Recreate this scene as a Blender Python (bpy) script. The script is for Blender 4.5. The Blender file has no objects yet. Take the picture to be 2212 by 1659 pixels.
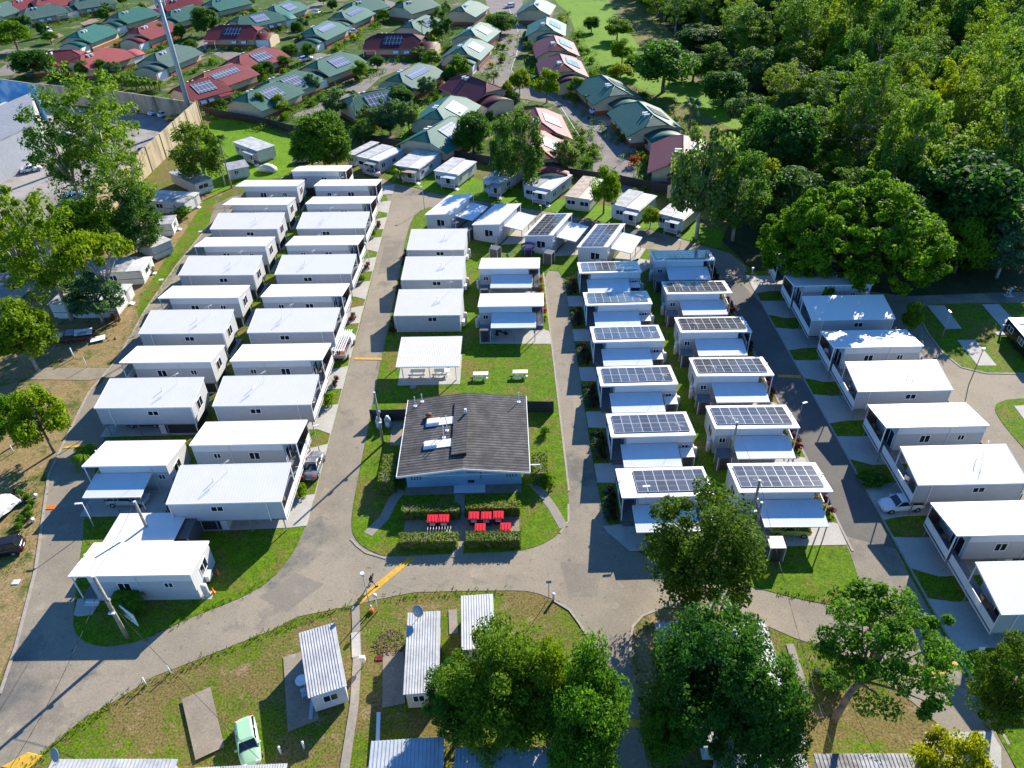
import bpy, math, random
import numpy as np
from mathutils import Vector, Matrix
R = math.radians
C = bpy.context.scene.collection
SC = bpy.context.scene
random.seed(7)
# ------------------------------------------------------------------ camera
TH, RO, CAMZ, FPX = R(36.7387), R(-2.2387), 59.909, 1635.31   # pitch, roll, height, focal in px of a 2212 px wide frame
_f = Vector((0, math.cos(TH), -math.sin(TH))); _r = Vector((1, 0, 0)); _u = _r.cross(_f)
CR = math.cos(RO)*_r + math.sin(RO)*_u
CU = -math.sin(RO)*_r + math.cos(RO)*_u
CF = _f
cam = bpy.data.objects.new('camera', bpy.data.cameras.new('camera')); C.objects.link(cam)
cam.data.sensor_width = 36; cam.data.lens = 36*FPX/2212; cam.data.clip_end = 6000; cam.data.clip_start = 0.5
M = Matrix(((CR.x, CU.x, -CF.x, 0), (CR.y, CU.y, -CF.y, 0), (CR.z, CU.z, -CF.z, CAMZ), (0, 0, 0, 1)))
cam.matrix_world = M
SC.camera = cam
def P(x, y, z=0.0):                       # world point at height z seen at (x, y) of the 2212 x 1659 picture
    d = (x-1106)/FPX*CR - (y-829.66)/FPX*CU + CF
    t = (z-CAMZ)/d.z
    return Vector((d.x*t, d.y*t, z))
def hgt(b, ty):                           # height over ground point b whose top is at picture row ty
    lo, hi = 0, 59
    for _ in range(40):
        m = (lo+hi)/2
        q = Vector((b.x, b.y, m-CAMZ))
        yy = 829.66 - FPX*q.dot(CU)/q.dot(CF)
        if yy > ty: lo = m
        else: hi = m
    return m
# ------------------------------------------------------------------ light
SUN_EL, SUN_AZ = 27.5, math.degrees(math.atan2(.54, .842))
w = bpy.data.worlds.new('World'); SC.world = w; w.use_nodes = True
nt = w.node_tree; bg = nt.nodes['Background']
sky = nt.nodes.new('ShaderNodeTexSky'); sky.sky_type = 'NISHITA'; sky.sun_disc = False
sky.sun_elevation = R(SUN_EL); sky.sun_rotation = R(SUN_AZ); sky.air_density = 1.0; sky.dust_density = 0.0; sky.ozone_density = 5.0
tint = nt.nodes.new('ShaderNodeMix'); tint.data_type = 'RGBA'; tint.blend_type = 'MULTIPLY'; tint.inputs[0].default_value = 1; tint.inputs[7].default_value = (.62, .98, 1.28, 1)
nt.links.new(sky.outputs[0], tint.inputs[6]); nt.links.new(tint.outputs[2], bg.inputs[0]); bg.inputs[1].default_value = 0.092
sun = bpy.data.objects.new('sun', bpy.data.lights.new('sun', 'SUN')); C.objects.link(sun)
sun.data.energy = 5.0; sun.data.angle = R(0.5); sun.data.color = (1, .92, .80)
sd = Vector((-.54*math.cos(R(SUN_EL)), -.842*math.cos(R(SUN_EL)), -math.sin(R(SUN_EL))))
sun.rotation_euler = sd.to_track_quat('-Z', 'Y').to_euler()
SC.view_settings.view_transform = 'Standard'; SC.view_settings.look = 'None'
SC.view_settings.exposure = 1.05; SC.view_settings.gamma = 1
SC.cycles.max_bounces = 5; SC.cycles.diffuse_bounces = 2; SC.cycles.glossy_bounces = 2
SC.cycles.transmission_bounces = 2; SC.cycles.transparent_max_bounces = 4
# ------------------------------------------------------------------ materials
MATS = {}
class NT:
    def __init__(s, name):
        s.m = bpy.data.materials.new(name); s.m.use_nodes = True; s.t = s.m.node_tree
        s.b = s.t.nodes['Principled BSDF']; s.n = s.t.nodes; MATS[name] = s.m
        s.tc = s.n.new('ShaderNodeTexCoord'); s.co = s.tc.outputs['Object']
    def lk(s, a, b): s.t.links.new(a, b)
    def noise(s, scale, detail=4, rough=.6, co=None):
        n = s.n.new('ShaderNodeTexNoise'); n.inputs['Scale'].default_value = scale
        n.inputs['Detail'].default_value = detail; n.inputs['Roughness'].default_value = rough
        s.lk(co or s.co, n.inputs['Vector']); return n.outputs['Fac']
    def ramp(s, fac, pts):
        r = s.n.new('ShaderNodeValToRGB'); e = r.color_ramp.elements
        while len(e) < len(pts): e.new(.5)
        for k, (p, c) in enumerate(pts):
            e[k].position = p; e[k].color = (c[0], c[1], c[2], 1) if len(c) == 3 else c
        s.lk(fac, r.inputs[0]); return r.outputs[0]
    def mix(s, fac, a, b, mode='MIX'):
        m = s.n.new('ShaderNodeMix'); m.data_type = 'RGBA'; m.blend_type = mode
        for v, i in ((fac, 0), (a, 6), (b, 7)):
            if isinstance(v, (int, float)): m.inputs[i].default_value = v
            elif isinstance(v, tuple): m.inputs[i].default_value = (v[0], v[1], v[2], 1)
            else: s.lk(v, m.inputs[i])
        return m.outputs[2]
    def wave(s, scale, axis='X', co=None):
        n = s.n.new('ShaderNodeTexWave'); n.bands_direction = axis; n.inputs['Scale'].default_value = scale
        s.lk(co or s.co, n.inputs['Vector']); return n.outputs['Fac']
    def bump(s, h, strength=.3, dist=.05):
        b = s.n.new('ShaderNodeBump'); b.inputs['Strength'].default_value = strength; b.inputs['Distance'].default_value = dist
        s.lk(h, b.inputs['Height']); s.lk(b.outputs[0], s.b.inputs['Normal'])
    def fin(s, col, rough=.6, spec=.5, metal=0):
        if isinstance(col, tuple): s.b.inputs['Base Color'].default_value = (col[0], col[1], col[2], 1)
        else: s.lk(col, s.b.inputs['Base Color'])
        s.b.inputs['Roughness'].default_value = rough; s.b.inputs['Specular IOR Level'].default_value = spec
        s.b.inputs['Metallic'].default_value = metal
        return s.m
def rndcol(s, col, amt=.25):               # per-object brightness variation
    oi = s.n.new('ShaderNodeObjectInfo')
    return s.mix(1.0, col, s.ramp(oi.outputs['Random'], [(0, (1-amt,)*3), (1, (1+amt*.4,)*3)]), 'MULTIPLY')
def plain(name, col, rough=.6, var=.12, scale=1.2, spec=.4, metal=0, obj=0):
    s = NT(name)
    c = s.ramp(s.noise(scale, 5), [(.3, tuple(v*(1-var) for v in col)), (.7, tuple(min(1, v*(1+var)) for v in col))])
    if obj: c = rndcol(s, c, obj)
    return s.fin(c, rough, spec, metal)
def sheet(name, col, freq, axis='X', rough=.35, dark=.8, bump=.25, grime=.12, gcol=None, spec=.5, obj=0):
    s = NT(name)                           # corrugated metal sheet: ribs at freq per metre
    wv = s.wave(freq*.3183*math.pi/ math.pi*1.0, axis)
    c = s.ramp(wv, [(.1, tuple(v*dark for v in col)), (.5, col)])
    g = s.ramp(s.noise(.9, 6, .7), [(.35, (1-grime*2,)*3), (.65, (1, 1, 1))])
    c = s.mix(1.0, c, g, 'MULTIPLY')
    if gcol: c = s.mix(s.ramp(s.noise(.35, 6, .7), [(.5, (0,)*3), (.68, (1,)*3)]), c, gcol)
    if obj: c = rndcol(s, c, obj)
    s.bump(wv, bump, .04)
    return s.fin(c, rough, spec)
sheet('roof_white', (.80, .765, .71), 3.0, 'X', .45, .94, .05, .025)
sheet('roof_awning', (.68, .70, .72), 3.0, 'X', .22, .95, .05, .03, spec=.8)
sheet('wall_grey', (.45, .47, .49), 4, 'X', .55, .93, .06, .04)
sheet('wall_end', (.55, .56, .56), 2.5, 'Y', .55, .92, .1, .04)
plain('wall_light', (.62, .63, .63), .55, .03, .6)
plain('white_paint', (.80, .80, .79), .45, .05)
plain('deck', (.15, .16, .17), .7, .2, 3)
plain('charcoal', (.035, .038, .042), .5, .15)
plain('shed_grey', (.10, .105, .11), .5, .15)
plain('post_steel', (.22, .25, .27), .45, .1)
plain('brown_wall', (.16, .085, .05), .6, .15)
plain('glass', (.012, .016, .022), .08, .2, 1, .8)
plain('ac_white', (.72, .72, .70), .5, .05)
plain('tank', (.55, .53, .48), .4, .06)
plain('antenna_metal', (.72, .72, .72), .35, .05, metal=.2)
plain('pole_wood', (.30, .27, .21), .85, .35, 3)
plain('pole_metal', (.36, .38, .40), .5, .1)
plain('pole_dark', (.05, .055, .06), .5, .1)
plain('lamp_head', (.70, .71, .73), .4, .05)
plain('cable', (.02, .02, .022), .6, .1)
plain('tyre', (.015, .015, .016), .8, .1)
plain('rim', (.45, .46, .47), .3, .05, metal=.6)
plain('red_plastic', (.72, .02, .035), .4, .08)
plain('bin_body', (.018, .018, .02), .5, .1)
plain('label_white', (.75, .75, .75), .5, .12, 9)
plain('orange', (.75, .16, .02), .5, .1)
plain('rust', (.17, .06, .03), .9, .4, 2)
plain('wood', (.24, .15, .09), .8, .3, 3)
plain('brick', (.30, .09, .055), .85, .25, 4)
plain('cream', (.60, .50, .33), .7, .08, .7, obj=.12)
plain('cream_light', (.68, .64, .52), .7, .06)
plain('bluegrey_wall', (.30, .47, .60), .6, .08)
plain('skin', (.35, .17, .11), .6, .05)
plain('hair', (.02, .014, .01), .7, .1)
plain('shirt', (.012, .06, .04), .8, .1)
plain('shirt_black', (.012, .012, .015), .8, .1)
plain('shorts', (.02, .025, .045), .8, .1)
plain('shoe', (.012, .011, .011), .6, .1)
plain('fence_dark', (.030, .034, .038), .6, .2, .6)
plain('dirt_pile', (.14, .09, .05), .95, .5, 3)
plain('purple', (.22, .06, .34), .6, .1)
plain('blue_plastic', (.02, .14, .60), .4, .1)
plain('yellow_paint', (.56, .33, .035), .75, .25, 4)
plain('concrete_edge', (.34, .295, .24), .85, .2, 2)
plain('dish', (.28, .33, .36), .5, .1)
plain('gas', (.30, .42, .50), .45, .1)
plain('trunk', (.16, .125, .095), .9, .35, 3)
plain('trunk_pale', (.36, .32, .27), .85, .3, 3)
plain('trunk_orange', (.38, .21, .12), .85, .3, 3)
plain('mulch', (.10, .055, .035), .95, .4, 6)
plain('tile_red', (.33, .12, .08), .8, .25, 5)
plain('tarp', (.42, .43, .43), .5, .35, 1.5)
plain('panel_frame', (.42, .43, .44), .4, .05)
plain('teal', (.05, .35, .36), .6, .1)
for nm, c in dict(white=(.78, .78, .78), silver=(.40, .40, .39), black=(.012, .012, .014), navy=(.012, .02, .05), yellow=(.66, .36, .01), lime=(.36, .38, .03),
                  mint=(.36, .60, .36), grey=(.17, .18, .19), blue=(.06, .13, .28), orange=(.6, .14, .02), red=(.4, .02, .02)).items():
    plain('paint_'+nm, c, .22, .03, 1, .7)
plain('lamp_red', (.5, .01, .01), .3, .1)
plain('lamp_clear', (.6, .6, .6), .2, .1)
# solar panel: dark cells with fine grid lines, glossy
def panel_mat(name, nx, ny, cell, line):
    s = NT(name); sep = s.n.new('ShaderNodeSeparateXYZ'); s.lk(s.co, sep.inputs[0])
    def grid(out, n, wid):
        a = s.n.new('ShaderNodeMath'); a.operation = 'MULTIPLY'; a.inputs[1].default_value = n; s.lk(out, a.inputs[0])
        b = s.n.new('ShaderNodeMath'); b.operation = 'FRACT'; s.lk(a.outputs[0], b.inputs[0])
        c = s.n.new('ShaderNodeMath'); c.operation = 'LESS_THAN'; c.inputs[1].default_value = wid; s.lk(b.outputs[0], c.inputs[0])
        return c.outputs[0]
    mx = s.n.new('ShaderNodeMath'); mx.operation = 'MAXIMUM'; s.lk(grid(sep.outputs[0], nx, .1), mx.inputs[0]); s.lk(grid(sep.outputs[1], ny, .05), mx.inputs[1])
    oi = s.n.new('ShaderNodeObjectInfo')
    base = s.ramp(oi.outputs['Random'], [(0, tuple(v*.7 for v in cell)), (1, tuple(v*1.5 for v in cell))])
    return s.fin(s.mix(mx.outputs[0], base, line), .16, .6)
panel_mat('panel', 6, 1.16, (.055, .057, .066), (.10, .10, .11))
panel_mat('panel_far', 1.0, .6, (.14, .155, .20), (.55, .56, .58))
panel_mat('panel_dark', 1.0, .6, (.012, .02, .035), (.35, .40, .45))
panel_mat('panel_white', .7, .28, (.62, .63, .64), (.35, .35, .36))
for nm, c in dict(green=(.014, .140, .110), greygreen=(.075, .14, .12), red=(.24, .034, .038), maroon=(.13, .022, .034), pinkred=(.31, .068, .060)).items():
    sheet('tile_'+nm, c, 1.6, 'X', .6, .80, .15, .14, spec=.25, obj=.25)
sheet('rib_grey', (.56, .56, .55), .8, 'X', .6, .97, .05, .16)
sheet('rib_blue', (.50, .54, .58), .8, 'X', .45, .97, .05, .12)
sheet('old_white', (.64, .63, .60), 1.8, 'Y', .5, .85, .15, .22)
sheet('old_rust', (.52, .42, .32), 1.8, 'Y', .7, .85, .15, .3, gcol=(.32, .22, .15))
sheet('old_grey', (.40, .41, .42), 1.8, 'Y', .6, .85, .15, .25)
sheet('old_stain', (.54, .54, .53), 1.8, 'Y', .5, .85, .1, .3, gcol=(.13, .085, .07))
sheet('flaked', (.62, .62, .61), .8, 'X', .5, .97, .05, .1)
sheet('fibro', (.125, .12, .115), 2.2, 'Y', .9, .25, .4, .3, gcol=(.028, .027, .027))
sheet('warehouse_roof', (.30, .31, .315), 1.0, 'X', .5, .85, .1, .12)
sheet('clad_white', (.66, .66, .64), 3, 'Z', .6, .9, .15, .1)
sheet('clad_cream', (.60, .56, .44), 3, 'Z', .6, .9, .15, .1)
# blue mural wall
s = NT('mural'); s.fin(s.mix(s.ramp(s.noise(.25, 5, .6), [(.45, (0,)*3), (.6, (1,)*3)]), (.10, .35, .62), (.45, .62, .75)), .7)
# tan concrete wall with vertical weathering
s = NT('tan_wall'); mp = s.n.new('ShaderNodeMapping'); mp.inputs['Scale'].default_value = (.5, .5, .06); s.lk(s.co, mp.inputs[0])
s.fin(s.mix(s.ramp(s.noise(1.2, 6, .7, mp.outputs[0]), [(.46, (0,)*3), (.70, (1,)*3)]), (.46, .36, .225), (.10, .083, .064)), .9)
# ground materials use world coordinates (objects sit at the origin)
def ground_mat(name, layers, fine, rough=.9, bump=.4, big=None, spec=.15):
    s = NT(name)
    c = s.ramp(s.noise(layers[0][0], 6, .65), layers[0][1])
    for sc, pts, lo, hi in layers[1:]:
        c = s.mix(s.ramp(s.noise(sc, 6, .68), [(lo, (0,)*3), (hi, (1,)*3)]), c, pts)
    fn = s.noise(fine[0], 3, .7)
    c = s.mix(1.0, c, s.ramp(fn, [(.3, (1-fine[1],)*3), (.7, (1+fine[1]*.6,)*3)]), 'MULTIPLY')
    s.bump(fn, bump, .06)
    return s.fin(c, rough, spec)
ground_mat('grass', [(.9, [(.3, (.068, .130, .004)), (.7, (.145, .220, .007))]), (.17, (.20, .155, .05), .45, .56), (1.6, (.17, .13, .045), .50, .64), (.5, (.31, .21, .12), .57, .68), (3.2, (.05, .085, .008), .56, .66)], (5.5, .7))
ground_mat('lawn', [(1.0, [(.3, (.068, .145, .003)), (.7, (.140, .240, .005))]), (.22, (.185, .16, .035), .50, .62), (.6, (.27, .19, .10), .62, .72), (2.6, (.05, .085, .008), .58, .68)], (5.5, .6))
ground_mat('lush', [(.12, [(.3, (.095, .215, .003)), (.7, (.165, .300, .005))]), (.5, (.05, .11, .006), .55, .7)], (2.5, .45))
ground_mat('dry', [(.8, [(.3, (.31, .215, .11)), (.7, (.26, .20, .075))]), (.30, (.09, .125, .02), .50, .62), (.9, (.42, .285, .17), .55, .70)], (4.0, .5))
ground_mat('garden_soil', [(.35, [(.3, (.040, .075, .010)), (.7, (.075, .110, .018))]), (.16, (.25, .185, .14), .55, .59), (.3, (.06, .14, .006), .50, .56)], (2.5, .4))
ground_mat('forest_floor', [(.5, [(.3, (.03, .045, .012)), (.7, (.07, .07, .03))])], (3, .4))
ground_mat('asphalt', [(.16, [(.25, (.225, .195, .147)), (.75, (.305, .262, .194))]), (.075, (.325, .275, .200), .44, .60), (.045, (.150, .142, .122), .53, .62), (.5, (.41, .335, .235), .58, .78), (1.3, (.15, .132, .105), .60, .70)], (7, .22), .85, .15)
ground_mat('patch_pale', [(.3, [(.25, (.26, .222, .165)), (.75, (.35, .295, .215))]), (.6, (.21, .182, .14), .5, .68)], (7, .2), .85, .15)
ground_mat('patch_grey', [(.3, [(.25, (.20, .176, .138)), (.75, (.26, .228, .176))]), (.6, (.29, .25, .19), .55, .7)], (7, .2), .85, .15)
ground_mat('asphalt_shade', [(.25, [(.3, (.125, .118, .105)), (.7, (.175, .162, .138))]), (.5, (.25, .22, .175), .62, .8)], (7, .2), .85, .15)
ground_mat('road_far', [(.3, [(.3, (.19, .165, .145)), (.7, (.27, .24, .21))])], (3, .15), .9, .1)
ground_mat('paver', [(.3, [(.3, (.27, .17, .12)), (.7, (.34, .24, .18))])], (3, .2), .9, .1)
ground_mat('concrete', [(.5, [(.25, (.40, .38, .335)), (.75, (.50, .475, .42))])], (5, .12), .8, .1)
ground_mat('old_concrete', [(.6, [(.25, (.22, .185, .135)), (.75, (.34, .285, .21))]), (.5, (.42, .37, .31), .6, .75)], (5, .2), .85, .15)
ground_mat('car_park', [(.2, [(.25, (.22, .195, .17)), (.75, (.30, .27, .24))]), (.06, (.36, .33, .30), .5, .6)], (4, .15), .9, .1)
ground_mat('path', [(.6, [(.25, (.26, .23, .19)), (.75, (.34, .30, .25))])], (5, .2), .85, .15)
# foliage: per-leaf colour variation, translucent leaves
def leaf(name, a, b, tr=.45):
    s = NT(name); g = s.n.new('ShaderNodeNewGeometry'); oi = s.n.new('ShaderNodeObjectInfo')
    c = s.ramp(g.outputs['Random Per Island'], [(0, a), (1, b)])
    c = s.mix(1.0, c, s.ramp(oi.outputs['Random'], [(0, (.62, .80, 1.0)), (.35, (.9, .95, 1.05)), (.7, (1.05, 1.05, .9)), (1, (1.45, 1.2, .7))]), 'MULTIPLY')
    s.fin(c, .6, .12)
    t = s.n.new('ShaderNodeBsdfTranslucent'); s.lk(s.mix(1.0, c, (1.5, 1.5, .7), 'MULTIPLY'), t.inputs[0])
    mx = s.n.new('ShaderNodeMixShader'); mx.inputs[0].default_value = tr
    s.lk(s.b.outputs[0], mx.inputs[1]); s.lk(t.outputs[0], mx.inputs[2]); s.lk(mx.outputs[0], s.n['Material Output'].inputs[0])
    return s.m
leaf('leaf_mid', (.048, .130, .010), (.130, .265, .018))
leaf('leaf_dark', (.028, .090, .014), (.085, .195, .022))
leaf('leaf_bright', (.070, .150, .005), (.190, .310, .010), .45)
leaf('leaf_yellow', (.095, .170, .005), (.260, .335, .012), .45)
leaf('leaf_olive', (.050, .115, .014), (.150, .255, .035))
leaf('leaf_grey', (.060, .125, .045), (.155, .245, .095))
leaf('leaf_pine', (.034, .085, .008), (.130, .195, .014))
leaf('leaf_wattle', (.16, .19, .004), (.42, .40, .010), .45)
leaf('leaf_gum', (.065, .140, .012), (.190, .300, .028))
leaf('leaf_melal', (.075, .145, .007), (.235, .315, .018))
leaf('leaf_fig', (.038, .120, .006), (.150, .280, .010), .45)
leaf('leaf_purple', (.06, .010, .022), (.17, .025, .055))
leaf('leaf_lime', (.20, .26, .03), (.46, .50, .10), .4)
leaf('leaf_red', (.20, .03, .01), (.42, .12, .02))
leaf('leaf_gold', (.26, .22, .008), (.50, .42, .012), .4)
leaf('leaf_brown', (.05, .025, .012), (.13, .06, .03))
leaf('leaf_blue', (.045, .085, .055), (.11, .17, .11))
# ------------------------------------------------------------------ mesh helpers
KIDS = {}                                  # thing or part name -> its children
class MB:
    def __init__(s): s.v = []; s.f = []; s.mi = []; s.sm = []
    def add(s, vs, fs, mi=0, smooth=False):
        o = len(s.v); s.v += [tuple(v) for v in vs]
        for f in fs: s.f.append(tuple(i+o for i in f)); s.mi.append(mi); s.sm.append(smooth)
        return s
    def hexa(s, b, t, mi=0):               # bottom quad b (ccw from above), top quad t
        return s.add(list(b)+list(t), [(3, 2, 1, 0), (4, 5, 6, 7), (0, 1, 5, 4), (1, 2, 6, 5), (2, 3, 7, 6), (3, 0, 4, 7)], mi)
    def box(s, x0, x1, y0, y1, z0, z1, mi=0):
        return s.hexa([(x0, y0, z0), (x1, y0, z0), (x1, y1, z0), (x0, y1, z0)], [(x0, y0, z1), (x1, y0, z1), (x1, y1, z1), (x0, y1, z1)], mi)
    def slope(s, x0, x1, y0, y1, z0, zf, zb, mi=0):   # box with a top sloping from zf (front) to zb (back); z0 may be a thickness below
        return s.hexa([(x0, y0, z0), (x1, y0, z0), (x1, y1, z0), (x0, y1, z0)], [(x0, y0, zf), (x1, y0, zf), (x1, y1, zb), (x0, y1, zb)], mi)
    def slab(s, x0, x1, y0, y1, zf, zb, t, mi=0):
        return s.hexa([(x0, y0, zf-t), (x1, y0, zf-t), (x1, y1, zb-t), (x0, y1, zb-t)], [(x0, y0, zf), (x1, y0, zf), (x1, y1, zb), (x0, y1, zb)], mi)
    def prism(s, poly, z0, z1, mi=0, bottom=True):
        n = len(poly); a = sum(poly[i][0]*poly[(i+1) % n][1]-poly[(i+1) % n][0]*poly[i][1] for i in range(n))
        if a < 0: poly = poly[::-1]
        vs = [(p[0], p[1], z0) for p in poly]+[(p[0], p[1], z1) for p in poly]
        fs = [tuple(range(n, 2*n))]+[(i, (i+1) % n, n+(i+1) % n, n+i) for i in range(n)]
        if bottom: fs.append(tuple(range(n-1, -1, -1)))
        return s.add(vs, fs, mi)
    def cyl(s, p0, p1, r0, r1=None, n=8, mi=0, smooth=True):
        r1 = r0 if r1 is None else r1; p0 = Vector(p0); p1 = Vector(p1); d = (p1-p0).normalized()
        a = d.orthogonal().normalized(); b = d.cross(a)
        vs = [p0+(a*math.cos(2*math.pi*i/n)+b*math.sin(2*math.pi*i/n))*r0 for i in range(n)]
        vs += [p1+(a*math.cos(2*math.pi*i/n)+b*math.sin(2*math.pi*i/n))*r1 for i in range(n)]
        o = len(s.v); s.add(vs, [(i, (i+1) % n, n+(i+1) % n, n+i) for i in range(n)], mi, smooth)
        s.f += [tuple(o+i for i in range(n-1, -1, -1)), tuple(o+n+i for i in range(n))]; s.mi += [mi, mi]; s.sm += [False, False]
        return s
    def tube(s, pts, r, n=5, mi=0):
        for i in range(len(pts)-1):
            ra = r[i] if isinstance(r, (list, tuple)) else r; rb = r[i+1] if isinstance(r, (list, tuple)) else r
            s.cyl(pts[i], pts[i+1], ra, rb, n, mi)
        return s
    def lathe(s, c, prof, n=12, mi=0):     # prof: (radius, z)
        vs = []; fs = []
        for r, z in prof:
            vs += [(c[0]+r*math.cos(2*math.pi*i/n), c[1]+r*math.sin(2*math.pi*i/n), c[2]+z) for i in range(n)]
        for k in range(len(prof)-1):
            fs += [(k*n+i, k*n+(i+1) % n, (k+1)*n+(i+1) % n, (k+1)*n+i) for i in range(n)]
        fs.append(tuple(range((len(prof)-1)*n, len(prof)*n))); fs.append(tuple(range(n-1, -1, -1)))
        return s.add(vs, fs, mi, True)
    def build(s, name, mats, parent=None, loc=None):
        me = bpy.data.meshes.new(name); me.from_pydata(s.v, [], s.f)
        if isinstance(mats, str): mats = [mats]
        for m in mats: me.materials.append(MATS[m])
        me.polygons.foreach_set('material_index', s.mi); me.polygons.foreach_set('use_smooth', s.sm)
        me.update(); o = bpy.data.objects.new(name, me); C.objects.link(o)
        if parent: o.parent = parent; KIDS.setdefault(parent.name, []).append(o)
        if loc is not None: o.location = loc
        return o
def tag(o, label, cat, group=None, kind=None):
    if label: o['label'] = label
    if cat: o['category'] = cat
    if group: o['group'] = group
    if kind: o['kind'] = kind
    return o
def thing(name, label, cat, loc=(0, 0, 0), rz=0, group=None):
    o = bpy.data.objects.new(name, None); C.objects.link(o); o.empty_display_size = .3
    o.location = loc; o.rotation_euler = (0, 0, rz)
    return tag(o, label, cat, group)
def copy_tree(o, parent=None):
    c = o.copy(); C.objects.link(c)
    if parent: c.parent = parent; KIDS.setdefault(parent.name, []).append(c)
    for ch in KIDS.get(o.name, ()): copy_tree(ch, c)
    return c
def structure(o): o['kind'] = 'structure'; return o
USED = set()
def inst(proto, label, loc, rz=0, group=None, scale=None):
    if proto.name not in USED: USED.add(proto.name); o = proto
    else: o = copy_tree(proto)
    o.location = loc; o.rotation_euler = (0, 0, rz); o['label'] = label
    if group: o['group'] = group
    elif 'group' in o: del o['group']
    if scale: o.scale = scale if isinstance(scale, tuple) else (scale,)*3
    return o
def pix(pts): return [((p[1], p[2]) if p[0] == 'w' else tuple(P(*p)[:2])) for p in pts]
def smooth_poly(pts, it=1):                # Chaikin
    for _ in range(it):
        q = []
        for i in range(len(pts)):
            a, b = pts[i], pts[(i+1) % len(pts)]
            q += [(a[0]*.75+b[0]*.25, a[1]*.75+b[1]*.25), (a[0]*.25+b[0]*.75, a[1]*.25+b[1]*.75)]
        pts = q
    return pts
def flat(name, pts, z, mat, sm=0, z0=None):
    pts = pix(pts)
    if sm: pts = smooth_poly(pts, sm)
    m = MB(); m.prism(pts, z-.03 if z0 is None else z0, z, bottom=False)
    return structure(m.build(name, mat))
# ------------------------------------------------------------------ setting: ground, roads, lawns
flat('ground', [('w', -1500, -300), ('w', 1500, -300), ('w', 1500, 2500), ('w', -1500, 2500)], 0, 'grass')
flat('dirt_verge', [('w', -58, 150), ('w', -57.2, 118), ('w', -57, 103), ('w', -56.2, 90), ('w', -57, 82), ('w', -55.7, 72), ('w', -54.9, 66), ('w', -49.5, 51.7), ('w', -47, 42.6), ('w', -46, 30), ('w', -75, 30), ('w', -80, 100), ('w', -72, 148)], .012, 'dry')
asph = [(-150, 1760), (0, 1500), (19, 1447), (34, 1399), (53, 1336), (77, 1232), (85, 1160), (95, 1073), (106, 1025), (117, 985), (138, 956), (170, 897), (191, 850), (220, 828), (255, 775), (281, 730), (313, 672), (366, 600), (382, 573), (414, 534), (451, 488), (462, 443), (500, 425), (640, 400), (800, 398), (826, 386), (850, 396), (900, 408), (956, 422), (1020, 432), (1100, 445), (1244, 468), (1366, 497), (1401, 496), (1480, 520), (1578, 548), (1610, 575),
        (1625, 611), (1657, 666), (1686, 722), (1723, 788), (1752, 847), (1795, 927), (1866, 1054), (1909, 1131), (1967, 1247), (2071, 1431), (2169, 1612), (2240, 1760), (2125, 1760), (2044, 1580), (1980, 1524), (1900, 1462), (1811, 1410), (1715, 1378), (1640, 1345), (1560, 1320), (1446, 1312), (1419, 1317), (1387, 1330), (1366, 1354), (1360, 1389), (1361, 1418), (1374, 1484), (1386, 1564), (1401, 1659), (1412, 1760), (1290, 1760),
        (1295, 1659), (1300, 1500), (1285, 1420), (1265, 1368), (1244, 1333), (1207, 1299), (1164, 1283), (1137, 1277), (1101, 1276), (1000, 1277), (895, 1280), (816, 1295), (763, 1308), (641, 1333), (587, 1362), (520, 1388), (425, 1426), (329, 1463), (265, 1505), (183, 1551), (106, 1612), (61, 1654), (0, 1700), (-60, 1760)]
flat('road', asph, .03, 'asphalt')
def lawn(pts, name='lawn', mat='lawn', z=.07, sm=1): return flat(name, pts, z, mat, sm, z0=.0)
lawn([('w', -47.2, 58.3), (181, 1126), (180, 1170), (168, 1240), (157, 1346), (163, 1368), (180, 1386), (205, 1395), (239, 1398), (305, 1386), (403, 1338), (470, 1312), (530, 1288), (587, 1253), (625, 1208), (650, 1165), ('w', -22.4, 60.7), ('w', -22.4, 70), ('w', -22.4, 82), ('w', -22.3, 100), ('w', -22.4, 117), ('w', -22.4, 138), ('w', -24, 147), ('w', -28, 152), ('w', -51, 150), ('w', -51.6, 138), ('w', -51.6, 90), ('w', -51.4, 74)])
lawn([(834, 1204), (805, 1193), (781, 1179), (765, 1160), (760, 1144), (760, 1112), ('w', -18, 62.4), ('w', -18, 72), ('w', -18.1, 84), ('w', -18, 100), ('w', -18, 115), ('w', -18, 130), ('w', -17, 136.5), ('w', -14, 139), (1000, 452), (1110, 485), (1200, 515), (1290, 545), (1370, 545), (1401, 537), (1440, 545), (1520, 560), ('w', 34, 107), ('w', 33.2, 95), ('w', 33.2, 83), ('w', 33.4, 64), ('w', 33.4, 54), (1853, 1240), (1855, 1270), (1845, 1295), (1832, 1304), (1805, 1308), (1757, 1301), (1680, 1283), (1560, 1250), (1440, 1215), (1366, 1189), (1326, 1152), ('w', 9, 57.2), ('w', 9, 75), ('w', 9.1, 93), ('w', 9.2, 110.5), ('w', 6, 111.3), ('w', 5.8, 100), ('w', 5.8, 82), ('w', 5.7, 64), (1229, 1073), (1228, 1126), (1207, 1155), (1167, 1179), (1117, 1192), (1000, 1196), (930, 1199)])
lawn([('w', 38.3, 108), ('w', 38.3, 90), ('w', 38.1, 59), ('w', 37.8, 47), ('w', 37.7, 26), ('w', 53, 26), ('w', 53.2, 60), ('w', 53.2, 98), ('w', 53.2, 104), ('w', 46, 108)], sm=0)
lawn([(1978, 664), (2002, 717), (2036, 762), (2076, 794), (2129, 807), (2260, 808), (2300, 655), (2050, 655)], sm=1)
lawn([(2182, 862), (2153, 871), (2148, 882), (2152, 895), (2172, 924), (2225, 985), (2330, 1060), (2330, 855)])
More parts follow.
